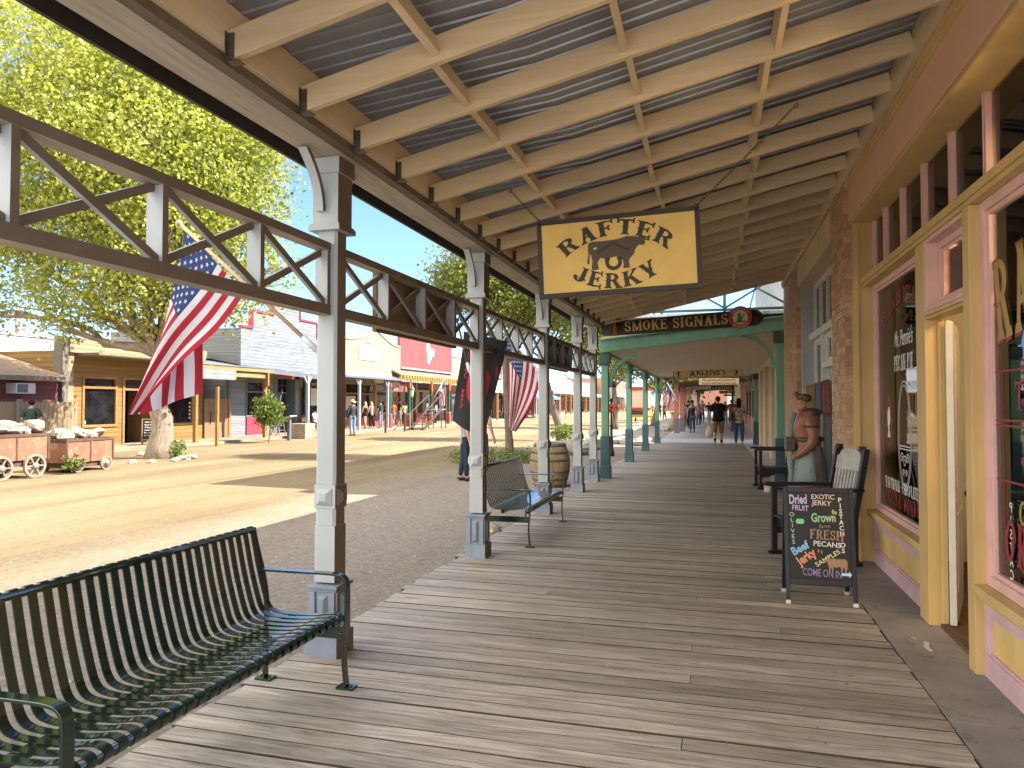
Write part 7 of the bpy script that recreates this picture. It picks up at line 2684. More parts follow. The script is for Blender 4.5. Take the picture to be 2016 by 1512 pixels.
def rel(base, bl):
	"""crown lobes given as (right, forward, height, radii) about a trunk"""
	return [(*(Vector((base[0], base[1], 0)) + CR * q[0] + CF * q[1] + Vector((0, 0, q[2]))), q[3], q[3], q[4]) for q in bl]
def tree(label, base, fork, r0, blobs, n, size, lm, bm_, seed, clump=.32, per=22, lean=(0, 0), group=None, name="tree", twigs=0, droop=.3, shell=2.0):
	t = thing(name, label, "tree", base, 0, group)
	m = MB()
	b = Vector(base)
	f = b + Vector((lean[0], lean[1], fork))
	r = random.Random(seed)
	pts = [b + Vector((0, 0, -.15))]
	nn = 8
	for i in range(1, nn + 1):
		p = b.lerp(f, i / nn)
		if i < nn:
			p += Vector((r.uniform(-1, 1), r.uniform(-1, 1), 0)) * r0 * .25
		pts.append(p)
	m.tube(pts, [r0 * 1.35, r0 * 1.08] + [r0 * (1 - .32 * i / nn) for i in range(2, nn + 1)], 14)
	for k, q in enumerate(blobs):
		e = Vector(q[:3])
		mid = limb(m, f + Vector((0, 0, -.1)), e, r0 * .42, r0 * .07, seed + k, .5)
		for j in range(3 + twigs):
			d = Vector((r.uniform(-1, 1), r.uniform(-1, 1), r.uniform(-.6, .9))).normalized()
			limb(m, mid[3 + j % 4], e + Vector((d.x * q[3], d.y * q[4], d.z * q[5])) * .85, r0 * .15, .01, seed * 3 + k * 7 + j, .4, 5)
	part("trunk", m, bm_, t)
	leaves("crown", t, lm, blobs, n, size, seed, clump, per, droop, shell)
	return t
b1_ = (-16.1, 18.1, -.05)
tree("large yellow-green cottonwood at the roadside before the wine shop, thick pale trunk", b1_, 3.2, .34,
	 rel(b1_, [(-.3, 0, 9.0, 3.6, 3.2), (-3.9, .3, 8.7, 3.0, 2.8), (1.75, .3, 8.3, 2.1, 2.2), (2.1, -.2, 6.3, 1.6, 1.4), (2.25, -.4, 4.75, 1.15, .85), (-2.3, -.2, 4.9, 1.5, .95), (-4.6, .2, 6.3, 1.9, 1.7),
			   (-.1, .2, 6.0, 1.9, 1.3), (0, .5, 12.2, 3.3, 2.3), (-4.0, .5, 12.0, 2.8, 2.4), (2.5, .2, 10.2, 1.5, 1.5), (3.1, -.1, 5.55, .9, .7), (-1.4, -.6, 4.3, .9, .55), (1.2, -.7, 4.4, 1.0, .7), (-3.0, -.2, 3.9, .6, .5), (0, -1.0, 5.0, 1.5, 1.0), (-1.3, -.9, 5.6, 1.3, 1.0), (.9, -1.2, 6.4, 1.5, 1.3), (-.2, -.7, 4.1, .9, .5), (-5.6, 0, 4.4, 1.0, .6)]),
	 115000, .112, M['leafA'], M['barkA'], 5, .30, 20, twigs=2)
b2_ = (-6.31, 22.2, -.15)
tree("slim roadside tree on our side whose trunk rises just left of the hanging national flag", b2_, 3.6, .125,
	 rel(b2_, [(-.9, 0, 5.8, 1.5, 1.2), (.5, .2, 5.4, 1.3, 1.0), (-1.9, .1, 5.2, .9, .8), (1.2, .4, 4.9, 1.0, .75), (-.4, .3, 6.6, 1.2, .8), (.2, -.2, 4.55, .9, .5)]),
	 20000, .095, M['leafB'], M['barkB'], 23, .22, 20, lean=(-.15, .1), twigs=2, droop=.8)
b3_ = (-6.87, 33.5, -.12)
tree("leaning dark-trunked roadside tree rising from the ring of boulders", b3_, 3.4, .19,
	 rel(b3_, [(-.9, 0, 6.2, 1.8, 1.4), (.9, .2, 6.0, 1.7, 1.2), (2.2, .4, 5.4, 1.3, .9), (-2.2, .2, 5.6, 1.3, 1.0), (.2, .3, 7.2, 1.8, 1.0), (1.4, 0, 4.6, 1.0, .5)]),
	 19000, .12, M['leafB'], M['barkB'], 31, .28, 20, lean=(-.95, -.1), twigs=2, droop=.8)
b4_ = (-6.6, 50.0, -.12)
tree("forked roadside tree behind the second green post, pale trunk", b4_, 3.0, .20,
	 rel(b4_, [(-1.3, 0, 5.4, 1.7, 1.1), (1.0, .2, 5.6, 1.8, 1.1), (2.6, .3, 5.0, 1.5, .9), (-2.8, .2, 5.6, 1.5, 1.0), (.2, .3, 6.6, 2.0, 1.0)]),
	 12000, .16, M['leafB'], M['barkB'], 37, .35, 20, twigs=2)
b5_ = (-4.6, 58.0, -.12)
tree("roadside tree with dark slanting limb behind the far flags", b5_, 2.6, .22,
	 rel(b5_, [(-1.2, 0, 4.9, 1.6, 1.0), (1.0, .2, 5.4, 1.8, 1.1), (2.2, .3, 4.3, 1.2, .8), (-2.6, .2, 5.2, 1.4, 1.0)]),
	 9000, .18, M['leafB'], M['barkB'], 41, .38, 20, twigs=2, lean=(.5, 0))
b6_ = (-2.4, 78.0, -.12)
tree("distant pale green tree seen between the salmon posts", b6_, 2.6, .22,
	 rel(b6_, [(-1.2, 0, 4.6, 2.0, 1.5), (1.0, .2, 5.0, 2.0, 1.5), (0, .3, 3.6, 1.8, 1.0)]),
	 5000, .26, M['leafC'], M['barkB'], 43, .45, 20)
b7_ = (-18.15, 26.7, -.05)
tree("small bushy green sapling standing at the kerb before the grey false front", b7_, .75, .035,
	 rel(b7_, [(-.05, 0, 1.28, .52, .50), (.12, 0, .98, .48, .33), (-.22, 0, .95, .36, .32), (.0, 0, 1.75, .28, .26), (.25, 0, 1.45, .30, .34), (-.28, 0, 1.55, .25, .28)]),
	 3600, .085, M['leafC'], M['barkA'], 47, .10, 12, name="sapling", lean=(.06, .03))
for k, (x, y, h_, lb) in enumerate(((-38, 60, 9, "tall tree far behind the yellow gable roofs"), (-36, 118, 9, "tall tree far behind the pale two-storey building"), (-27, 205, 12, "broad tree beyond the end of the street, left of the stagecoach"), (-14, 215, 11, "broad tree beyond the salmon end building"))):
	bb = (x, y, -.1)
	if k in (2, 3):
		tree(lb, bb, h_ * .4, .3, rel(bb, [(-2, 0, h_ * .6, 3.2, 2.4), (2, 0, h_ * .65, 3.2, 2.4), (0, 0, h_ * .85, 3, 2)]), 4000, .5, M['leafB'], M['barkB'], 60 + k, .7, 16)
def shrub(label, loc, r_, h_, n, seed, size=.06, mat='leafC', name="shrub"):
	t = thing(name, label, "plant", loc)
	m = MB()
	rr_ = random.Random(seed)
	L = Vector(loc)
	for k in range(7):
		a = rr_.uniform(0, 6.28)
		m.tube([L, L + Vector((math.cos(a) * r_ * .4, math.sin(a) * r_ * .4, h_ * .6)), L + Vector((math.cos(a) * r_ * .8, math.sin(a) * r_ * .8, h_))], [.012, .009, .004], 5)
	part("stems", m, M['barkB'], t)
	leaves("leaves", t, M[mat], [(L.x, L.y, L.z + h_ * .55, r_, r_, h_ * .5)], n, size, seed, r_ * .2, 10)
	return t
shrub("yellow-green sucker growing at the cottonwood trunk's foot", (-15.75, 18.35, -.05), .32, .5, 500, 71, .075)
shrub("low green plant among the boulders at the leaning tree's foot", (-6.6, 32.4, -.1), .55, .7, 900, 72, .09)
shrub("sprig of leaves growing through the mine cart's near wheel", (-14.7, 13.75, -.05), .22, .42, 220, 73, .07)
shrub("low grey-green ground plant at the slim tree's foot, left half", (-6.9, 20.6, -.13), .75, .28, 2200, 74, .05)
shrub("low grey-green ground plant at the slim tree's foot, beside the barrel", (-5.6, 20.9, -.13), .70, .26, 2000, 75, .05)
# stones
M['stone'] = paint("grey_boulder", (.33, .30, .265), .9, .25, 3, .5, worn=(.44, .40, .34), wornamt=.55, bscale=14)
M['palestone'] = paint("pale_ore_rock", (.36, .30, .225), .9, .22, 4, .5, worn=(.26, .20, .14), wornamt=.52, bscale=14)
def rock_mb(mb, c, rx, ry, rz, seed):
	r = random.Random(seed)
	off = Vector((r.uniform(0, 50), r.uniform(0, 50), r.uniform(0, 50)))
	n, k_ = 11, 7
	vs, fs = [], []
	for i in range(k_ + 1):
		ph = math.pi * i / k_
		for k in range(n):
			t = 2 * math.pi * k / n
			d = Vector((math.sin(ph) * math.cos(t), math.sin(ph) * math.sin(t), math.cos(ph)))
			q = 1 + .42 * mnoise.noise(d * 1.3 + off) + .24 * mnoise.noise(d * 3.1 + off)
			for f_ in range(5):
				fd = Vector((math.sin(f_ * 2.4 + off.x), math.cos(f_ * 1.7 + off.y), math.sin(f_ * 3.1 + off.z))).normalized()
				q = min(q, .86 / max(d.dot(fd), .01)) if d.dot(fd) > .5 else q
			vs.append(Vector(c) + Vector((d.x * rx * q, d.y * ry * q, d.z * rz * q)))
	for i in range(k_):
		for k in range(n):
			a, b = i * n + k, i * n + (k + 1) % n
			fs.append((a, a + n, b + n, b))
	mb.add(vs, fs, False)
def boulder(label, loc, rx, ry, rz, seed, mat='stone', group=None, name="boulder"):
	m = MB()
	rock_mb(m, loc, rx, ry, rz, seed)
	return single(name, m, M[mat], label, "rock", group, loc=loc)
BL = [(1118, 893, .75, .34, "large flat grey boulder at the front of the ring round the leaning tree"), (1076, 876, .36, .24, "rounded boulder at the left end of the tree's stone ring"), (1095, 884, .34, .22, "boulder between the ring's left end and the large flat one"),
	  (1133, 880, .36, .26, "pale boulder just behind the large flat one"), (1162, 884, .40, .30, "rounded boulder right of the fourth grey post"), (1146, 872, .3, .22, "small boulder at the back of the ring near the trunk"), (1064, 880, .26, .16, "smallest flat stone at the ring's left edge"),
	  (1222, 872, .5, .22, "flat pale stone beside the road past the lamp post"), (1236, 874, .34, .20, "stone just left of the second green post's foot"), (1256, 876, .42, .22, "brown boulder between the second and third green posts"), (1268, 872, .40, .2, "low boulder behind the third green post"), (1310, 848, .5, .3, "boulder by the roadside under the far flags")]
for i, (px__, py__, r_, h_, lb) in enumerate(BL):
	q = at(px__, py__, Z=-.12)
	boulder(lb, (q.x, q.y, -.12 + h_ * .45), r_, r_ * .8, h_, 100 + i)
q = at(1010, 1018, Z=-.15)
boulder("white-painted stone at the boardwalk's edge behind the second bench", (-2.85, 9.2, -.1), .16, .20, .13, 131, 'palestone')
for i, (px__, py__, r_) in enumerate(((283, 898, .26), (345, 908, .14), (362, 905, .2), (378, 903, .16), (300, 912, .13), (262, 912, .13))):
	q = at(px__, py__, Z=-.05)
	boulder(["pale stone left of the cottonwood trunk", "small stone right of the cottonwood trunk, nearest it", "middle stone of the scatter right of the cottonwood", "right-hand stone of the scatter right of the cottonwood", "small stone before the cottonwood trunk", "small stone toward the mine carts, left of the trunk"][i], (q.x, q.y, -.02), r_, r_, r_ * .6, 140 + i, 'palestone')
# fallen leaves and chips on the boards and by their edge: litter nobody could count
M['litter'] = paint("dry_leaf_litter", (.40, .32, .20), .9, .3, 20, 0, isl_col=.6)
m = MB()
rl = random.Random(77)
for k in range(1500):
	if k < 1150:
		x, y_ = -2.62 - abs(rl.gauss(0, .14)), rl.uniform(2.2, 22)
		z = gz(x, y_) + .006
	elif k < 1260:
		x, y_ = rl.uniform(-2.5, 1.0), rl.uniform(1.9, 9)
		z = .004
	else:
		x, y_ = rl.uniform(-5.5, -2.7), rl.uniform(2.5, 16)
		z = gz(x, y_) + .006
	s, a = rl.uniform(.006, .02), rl.uniform(0, 6.3)
	if k >= 1150 and k < 1260: s *= .75
	dx, dy = math.cos(a) * s, math.sin(a) * s
	m.add([(x - dx, y_ - dy, z), (x + dy * .5, y_ - dx * .5, z + s * rl.uniform(0, .5)), (x + dx, y_ + dy, z + .002), (x - dy * .5, y_ + dx * .5, z + s * rl.uniform(0, .5))], [(0, 1, 2, 3)], False)
gm = MB()
for k in range(4200):
	x, y_ = -2.66 - 6.5 * rl.random() ** 1.7, rl.uniform(2.0, 17)
	s = .004 + .016 * rl.random() ** 3
	z = gz(x, y_)
	a = rl.uniform(0, 6.3)
	q_ = [(x + s * rl.uniform(.7, 1.2) * math.cos(a + 1.57 * j), y_ + s * rl.uniform(.7, 1.2) * math.sin(a + 1.57 * j), z - .002) for j in range(4)]
	gm.add(q_ + [(x + s * .2, y_, z + s * rl.uniform(.5, .9))], [(0, 1, 4), (1, 2, 4), (2, 3, 4), (3, 0, 4)], False)
M['pebble'] = paint("gravel_stones", (.42, .38, .33), .9, .3, 20, 0, isl_col=.65)
single("gravel", gm, M['pebble'], "loose gravel scattered over the dirt beside the boardwalk", "gravel", kind="stuff")
single("leaf_litter", m, M['litter'], "dry leaf scraps scattered along the boardwalk's edge", "leaf litter", kind="stuff")
# ------------------------------------------------------------------ ore carts
M['rust'] = paint("rusty_iron", (.30, .135, .075), .8, .3, 2.2, .25, worn=(.42, .25, .15), wornamt=.55)
M['rustdark'] = paint("dark_rust", (.11, .06, .04), .85, .3, 4, .3)
M['wheeliron'] = paint("dusty_iron_wheel", (.26, .205, .15), .8, .25, 6, .2)
def wheel(mb, c, r, spokes=0, w=.06):
	x, y, z = c
	n = 20
	for k in range(n):
		a0, a1 = 2 * math.pi * k / n, 2 * math.pi * (k + 1) / n
		pr = []
		for a in (a0, a1):
			for rr_, dx in ((r, -w / 2), (r, w / 2), (r * .8, w / 2), (r * .8, -w / 2)):
				pr.append((x + dx, y + rr_ * math.cos(a), z + rr_ * math.sin(a)))
		mb.add(pr, [(0, 1, 5, 4), (1, 2, 6, 5), (2, 3, 7, 6), (3, 0, 4, 7)], False)
	mb.lathe([(r * .26, -w * .8), (r * .26, w * .9), (r * .12, w * 1.1)], c, 12, 'X')
	if spokes:
		for k in range(spokes):
			a = 2 * math.pi * k / spokes
			mb.bar(c, (x, y + r * .85 * math.cos(a), z + r * .85 * math.sin(a)), .03, .035, up=(1, 0, 0))
	else:
		mb.lathe([(r * .82, -.012), (r * .82, .012)], c, 18, 'X')
def cart(label, x0, x1, y0, y1, z0, z1, wy, wr, spokes, seed):
	t = thing("mine_cart", label, "cart", ((x0 + x1) / 2, (y0 + y1) / 2, -.05), 0, "rusty mine carts heaped with rocks")
	m = MB()
	w = .02
	m.box(x1 - w, x1, y0, y1, z0, z1)
	m.box(x0, x0 + w, y0, y1, z0, z1)
	m.box(x0 + w, x1 - w, y0, y0 + w, z0, z1)
	m.box(x0 + w, x1 - w, y1 - w, y1, z0, z1)
	m.box(x0 + w, x1 - w, y0 + w, y1 - w, z0, z0 + .03)
	part("box", m, M['rust'], t)
	m = MB()
	for b in ((x1 + .001, x1 + .02, y0 - .02, y1 + .02, z1 - .05, z1 + .015), (x1 + .001, x1 + .015, (y0 + y1) / 2 - .02, (y0 + y1) / 2 + .02, z0, z1 - .051), (x0, x1, y0 - .021, y0 - .001, z1 - .05, z1 + .015), (x0, x1, y1 + .001, y1 + .021, z1 - .05, z1 + .015), (x1 + .001, x1 + .02, y0 - .02, y0 + .03, z0, z1 - .051), (x1 + .001, x1 + .02, y1 - .03, y1 + .02, z0, z1 - .051)):
		m.box(*b)
	part("straps", m, M['rustdark'], t)
	m = MB()
	m.box(x0 + .1, x1 - .05, y0 + .1, y1 - .1, z0 - .13, z0 - .005)
	for yy in wy:
		m.tube([(x0 - .03, yy, wr - .06), (x1 + .03, yy, wr - .06)], .03, 8)
	part("chassis", m, M['rustdark'], t)
	for yy in wy:
		for xx in (x0 + .02, x1 + .03):
			m = MB()
			wheel(m, (xx, yy, wr - .06), wr, spokes)
			part("wheel", m, M['wheeliron'], t)
	return t
cart("larger rusty spoke-wheeled mine cart heaped with rocks, at the photograph's left edge", -15.75, -14.72, 11.55, 13.12, .35, .92, (11.95, 12.75), .27, 6, 1)
cart("shorter rusty mine cart heaped with rocks, right of the larger cart", -15.85, -14.85, 13.72, 15.1, .18, .74, (14.0, 14.85), .17, 0, 2)
rr = random.Random(5)
k = 0
for (x0, x1, y0, y1, z, n_) in ((-15.6, -14.8, 11.7, 13.0, .95, 9), (-15.7, -14.95, 13.85, 15.0, .76, 10)):
	for i in range(n_):
		yy = y0 + (y1 - y0) * (i + .5) / n_
		r_ = rr.uniform(.14, .24)
		xx = x1 - r_ * .6 - (i % 2) * .32
		boulder("pale ore rock heaped in the " + ("larger" if k == 0 else "shorter") + " mine cart", (xx, yy, z + r_ * .25 + .04 * (i % 3)), r_, r_ * 1.1, r_ * .72, 200 + 20 * k + i, 'palestone', "pale ore rocks heaped in the " + ("larger" if k == 0 else "shorter") + " cart", "ore_rock")
	k += 1
# ------------------------------------------------------------------ street furniture
def lamp_post(label, base, h_, mat, bow=False):
	t = thing("street_lamp", label, "street lamp", base, 0, "old-fashioned street lamps")
	m = MB()
	B = Vector(base)
	s = h_ / 2.7
	m.lathe([(.10, 0), (.10, .12), (.07, .2), (.055, .6), (.06, .62), (.045, .66), (.04, .95), (.055, 1.0), (.035, 1.05), (.03, 1.5), (.05, 1.55), (.03, 1.6), (.03, 1.75), (.06, 1.82), (.06, 1.86), (.04, 1.9)], (0, 0, 0), 14)
	m.v = [(B.x + x * s, B.y + y * s, B.z + z * s) for x, y, z in m.v]
	part("post", m, mat, t)
	m = MB()
	m.lathe([(.075, 1.9), (.13, 2.28)], (0, 0, 0), 6, smooth=False)
	m.v = [(B.x + x * s, B.y + y * s, B.z + z * s) for x, y, z in m.v]
	M['frosted'] = M.get('frosted') or paint("frosted_lamp_glass", (.62, .60, .54), .3, .1)
	part("lantern_glass", m, M['frosted'], t)
	m = MB()
	for k in range(6):
		a = math.pi / 3 * k
		m.bar((.078 * math.cos(a), .078 * math.sin(a), 1.9), (.134 * math.cos(a), .134 * math.sin(a), 2.28), .012, .012)
	m.lathe([(.155, 2.27), (.16, 2.30), (.07, 2.46), (.075, 2.48), (.03, 2.54), (.03, 2.6), (.005, 2.70)], (0, 0, 0), 6, smooth=False)
	m.v = [(B.x + x * s, B.y + y * s, B.z + z * s) for x, y, z in m.v]
	part("lantern_cap", m, mat, t)
	return t
lamp_post("black street lamp with a red bow standing just left of the second green post", (-3.31, 24.2, -.15), 2.75, M['black'])
q = at(811, 849, X=-18.3)
lamp_post("dark street lamp with pale lantern before the golden porch across the road", (-18.3, q.y, -.05), 3.0, M['deepgreen'])
bw_ = thing("red_bow", "red ribbon bow tied round the black street lamp", "bow", (-3.31, 24.12, 1.5))
m = MB()
for s in (-1, 1):
	m.ell((-3.31 + s * .13, 24.12, 1.52), .13, .05, .085, 10, 6)
	m.tube([(-3.31, 24.12, 1.5), (-3.31 + s * .07, 24.10, 1.32), (-3.31 + s * .12, 24.1, 1.12)], [.03, .04, .015], 6)
m.ell((-3.31, 24.08, 1.51), .045, .045, .05, 8, 6)
M['ribbon'] = cloth("red_ribbon", (.42, .06, .03), .2, 8)
part("ribbon", m, M['ribbon'], bw_)
# cut stump post by the pavement
q = at(1328, 853, Z=-.12)
sp_ = thing("log_bollard", "cut log post beside the pavement before the salmon posts", "bollard", (q.x, q.y, -.12))
m = MB()
m.tube([(q.x, q.y, -.15), (q.x + .02, q.y, .5), (q.x, q.y, 1.02)], [.22, .20, .20], 12)
m.lathe([(.24, 1.02), (.25, 1.1), (.2, 1.14)], (q.x, q.y, 0), 12)
part("log", m, M['barkA'], sp_)
# planter, info stand, step ladder, iron steps, hitching rail across the street
q = at(597, 866, X=-18.9)
pl = thing("stone_planter", "square rough stone planter by the grey building's porch post", "planter", (-18.9, q.y, -.05))
m = MB()
m.add([(-19.35, q.y - .42, -.06), (-18.55, q.y - .42, -.06), (-18.55, q.y + .38, -.06), (-19.35, q.y + .38, -.06), (-19.4, q.y - .47, .66), (-18.5, q.y - .47, .66), (-18.5, q.y + .43, .66), (-19.4, q.y + .43, .66)], BOXF)
part("body", m, M['palestone'], pl, True, .02)
q = at(569, 865, X=-18.4)
ist = thing("info_stand", "dark reading stand on a post before the grey building's doorway", "sign", (-18.4, q.y, -.05))
m = MB()
m.box(-18.47, -18.33, q.y - .07, q.y + .07, -.1, .92)
part("post", m, M['slatetrim'], ist)
m = MB()
m.prism([(-.28, -.0), (.28, 0), (.28, .04), (-.28, .04)], (-18.6, q.y, .90), (0, 1, 0), Vector((-.3, 0, .95)).normalized(), (.42, 0, .14))
part("panel", m, M['greytrim'], ist)
q = at(545, 858, X=-20.8)
ld = thing("step_ladder", "small wooden step ladder behind the sapling", "ladder", (-20.8, q.y, .05))
m = MB()
for s in (-1, 1):
	m.bar((-20.6, q.y + s * .25 + .2, .05), (-20.8, q.y + s * .2 + .2, .95), .05, .03)
	m.bar((-21.1, q.y + s * .25 + .2, .05), (-20.85, q.y + s * .2 + .2, .95), .04, .03)
for z in (.28, .52, .76):
	m.box(-20.8, -20.62, q.y, q.y + .42, z, z + .025)
part("frame", m, M['oldpost'], ld)
# iron steps and rails on the kerb before the red front
M['railiron'] = paint("brown_iron_rail", (.10, .075, .055), .6, .2, 8, .1, metal=.3)
for lb, xs_ in (("iron-railed stair stand on the kerb before the faded red front", None),):
	t = thing("mounting_steps", lb, "steps", (-17.2, 41.5, -.05))
	a0 = at(832, 858, X=-17.4)
	for off in (0, .9):
		m = MB()
		p0_, p1_ = Vector((-17.4 - off, a0.y, -.05)), Vector((-17.4 - off, a0.y + 3.2, 1.25))
		m.bar(p0_, p1_, .07, .16)
		part("stringer", m, M['railiron'], t)
		m = MB()
		m.tube([p0_ + Vector((0, 0, 0)), p0_ + Vector((0, 0, 1.0)), p1_ + Vector((0, 0, .95)), p1_ + Vector((0, .8, .95)), p1_ + Vector((0, .8, -1.3))], .03, 6)
		m.tube([p1_ + Vector((0, 0, .95)), p1_ + Vector((0, 0, -1.3))], .03, 6)
		part("handrail", m, M['railiron'], t)
	for k in range(6):
		m = MB()
		yy = a0.y + .2 + .52 * k
		z = .08 + .21 * k
		m.box(-18.28, -17.42, yy, yy + .3, z, z + .04)
		part("tread", m, M['oldpost'], t)
	m = MB()
	m.box(-18.3, -17.4, a0.y + 3.2, a0.y + 4.0, 1.2, 1.25)
	part("landing", m, M['whitewall'], t)
for k, (px__, lb) in enumerate(((759, "thin dark hitching post at the kerb, left of the golden porch"), (797, "thin hitching post at the kerb beside the tall street lamp"))):
	q = at(px__, 855, X=-18.0)
	t = thing("hitching_post", lb, "post", (-18.0, q.y, -.05))
	m = MB()
	m.box(-18.05, -17.95, q.y - .05, q.y + .05, -.1, 1.05)
	m.tube([(-18.0, q.y, .95), (-18.0, q.y + 1.2, .98)], .03, 6)
	part("post", m, M['railiron'], t)
# ------------------------------------------------------------------ stagecoach
M['coachred'] = paint("coach_red", (.46, .05, .035), .5, .1, 4)
M['coachcream'] = paint("coach_cream_canvas", (.62, .48, .36), .8, .1, 3)
M['coachyellow'] = paint("coach_yellow", (.62, .42, .03), .5, .1, 4)
SC = Vector((-6.45, 66.0, -.1))
sc = thing("stagecoach", "red and cream stagecoach with yellow running gear seen from behind down the street", "stagecoach", tuple(SC))
def scx(name, mat, boxes, bev=.02):
	m = MB()
	for x0, x1, y0, y1, z0, z1 in boxes:
		m.box(SC.x + x0, SC.x + x1, SC.y + y0, SC.y + y1, SC.z + z0, SC.z + z1)
	return part(name, m, mat, sc, True, bev)
scx("body", M['coachcream'], [(-.80, .80, 0, 2.6, 1.35, 2.95)])
scx("roof", M['coachred'], [(-.88, .88, -.1, 2.75, 2.951, 3.25)])
scx("belt", M['coachred'], [(-.83, .83, -.04, 2.64, 1.12, 1.349)])
scx("boot", M['leafwrap'], [(-.72, .72, -.35, .0, .72, 1.12)], .06)
scx("running_gear", M['coachyellow'], [(-.7, .7, -.2, .0, .50, .70), (-.12, .12, 0, 3.2, .55, .68), (-.95, .95, .35, .5, .50, .60), (-.95, .95, 2.5, 2.62, .45, .55)])
for sx in (-1, 1):
	for yy, r in ((.42, .62), (2.56, .48)):
		m = MB()
		wheel(m, (SC.x + sx * 1.0, SC.y + yy, SC.z + r), r, 12, .07)
		part("wheel", m, M['coachyellow'], sc)
	m = MB()
	m.tube([(SC.x + sx * .35, SC.y - .2, SC.z + .5), (SC.x + sx * .35, SC.y - .2, SC.z + .12)], [.05, .10], 8)
	part("hanging_strap", m, M['black'], sc)
scx("seat", M['coachred'], [(-.75, .75, 2.65, 3.2, 1.9, 2.1), (-.75, .75, 2.65, 2.75, 2.1, 2.6)])
# ------------------------------------------------------------------ people
M['skin'] = paint("skin", (.46, .26, .18), .55, .08, 8, .02, spec=.3)
M['skintan'] = paint("tanned_skin", (.38, .20, .13), .55, .08, 8, .02, spec=.3)
_CL = {}
def cl(name, col, **k):
	if name not in _CL:
		_CL[name] = cloth(name, col, **k)
	return _CL[name]
def rotx(v, a):      # swing in the y,z plane (forward is +y)
	c, s = math.cos(a), math.sin(a)
	return Vector((v.x, v.y * c - v.z * s, v.y * s + v.z * c))
def rotz(v, a):
	c, s = math.cos(a), math.sin(a)
	return Vector((v.x * c - v.y * s, v.x * s + v.y * c, v.z))
def person(label, loc, face, h=1.75, build=1.0, top=None, bottom=None, shoes=None, hair=None, hat=None, sleeves='short', legs='long', walk=0.0, arms=(0.1, 0.1), elbows=(.25, .25), lift=0, sit=False, skin='skin', long_hair=False, group="people in the street", female=False, vest=None, lean=0.0, headturn=0.0):
	"""stands at loc with the feet there, facing angle face (0 = down the street, 90 = towards the far side)"""
	t = thing("person", label, "person", loc, rad(face), group)
	k = h / 1.75
	B = build
	ov = Vector((0, 0, 0))
	V, E, R = [], [], []
	IDX = {}
	def add(n_, p, r, par=None):
		IDX[n_] = len(V)
		V.append(Vector(p) * k)
		R.append(tuple(x * k for x in r) if isinstance(r, tuple) else r * k)
		if par is not None:
			E.append((IDX[par], IDX[n_]))
	hipz = .92 if not sit else .48
	add('pelvis', (0, 0, hipz), (.13 * B, .105 * B))
	add('waist', (0, .005 + lean * .15, hipz + .17), (.118 * B if female else .128 * B, .098 * B))
	add('chest', (0, .0 + lean * .35, hipz + .36), (.145 * B, .112 * B), 'waist')
	E.append((0, 1))
	add('neckbase', (0, -.01 + lean * .5, hipz + .535), (.075, .07), 'chest')
	add('neck', (0, .0 + lean * .55, hipz + .585), .055, 'neckbase')
	hx = math.sin(headturn) * .02
	add('jaw', (hx, .022 + lean * .6, hipz + .645), (.060, .072), 'neck')
	add('brow', (hx, .015 + lean * .62, hipz + .715), (.076, .092), 'jaw')
	add('crown', (hx, .0 + lean * .64, hipz + .785), (.062, .075), 'brow')
	sw = .185 if not female else .165
	arm_pts = {}
	for s, nm_ in ((-1, 'L'), (1, 'R')):
		i = 0 if s < 0 else 1
		sh = Vector((s * sw * (.85 + .15 * B), -.005 + lean * .45, hipz + .49))
		add('sh' + nm_, sh, .062 * (.8 + .2 * B), 'neckbase')
		ua = rotx(Vector((s * (.05 + .03 * B), 0, -.285)), arms[i])
		el = sh + ua
		add('el' + nm_, el, .043, 'sh' + nm_)
		fa = rotx(Vector((s * .02, 0, -.245)), arms[i] + elbows[i])
		wr = el + fa
		add('wr' + nm_, wr, .030, 'el' + nm_)
		fd = fa.normalized()
		side = Vector((s, 0, 0))
		fw = fd.cross(side).normalized()
		if fw.y < 0: fw = -fw
		pm = wr + fd * .055
		add('pm' + nm_, pm, (.036, .022), 'wr' + nm_)
		for j in range(4):
			q = fw * (.030 - .020 * j)
			L_ = (.075, .085, .08, .062)[j]
			a_ = pm + fd * .03 + q
			add('f%d%s' % (j, nm_), a_ + fd * .02, .0095, 'pm' + nm_)
			add('g%d%s' % (j, nm_), a_ + fd * L_ * .75 - side * .012, .0085, 'f%d%s' % (j, nm_))
			add('h%d%s' % (j, nm_), a_ + fd * L_ - side * .03, .007, 'g%d%s' % (j, nm_))
		add('t0' + nm_, wr + fd * .04 + fw * .038, .011, 'pm' + nm_)
		add('t1' + nm_, wr + fd * .085 + fw * .052 - side * .01, .009, 't0' + nm_)
		arm_pts[nm_] = (sh, el, wr, pm)
		hp = Vector((s * .088 * B, 0, hipz - .04))
		add('hp' + nm_, hp, .092 * B, 'pelvis')
		if sit:
			kn = hp + Vector((s * .03, .42, -.0))
			an = kn + Vector((0, .02, -.41))
			toe = an + Vector((0, .17, -.04))
		else:
			sg = walk * (1 if s > 0 else -1)
			kn = hp + rotx(Vector((s * .005, 0, -.425)), sg)
			bend = -max(0, -sg) * 1.7 - .06
			an = kn + rotx(Vector((0, 0, -.40)), sg + bend)
			ft = rotx(Vector((0, .165, -.045)), (sg + bend) * .8 if sg < 0 else max(0, sg * .6))
			toe = an + ft
		add('kn' + nm_, kn, .062 * (.7 + .3 * B), 'hp' + nm_)
		add('cf' + nm_, kn.lerp(an, .35) + Vector((0, -.012, 0)), .055 * (.7 + .3 * B), 'kn' + nm_)
		add('an' + nm_, an, .038, 'cf' + nm_)
		add('toe' + nm_, toe, (.036, .026), 'an' + nm_)
		arm_pts['leg' + nm_] = (hp, kn, an, toe)
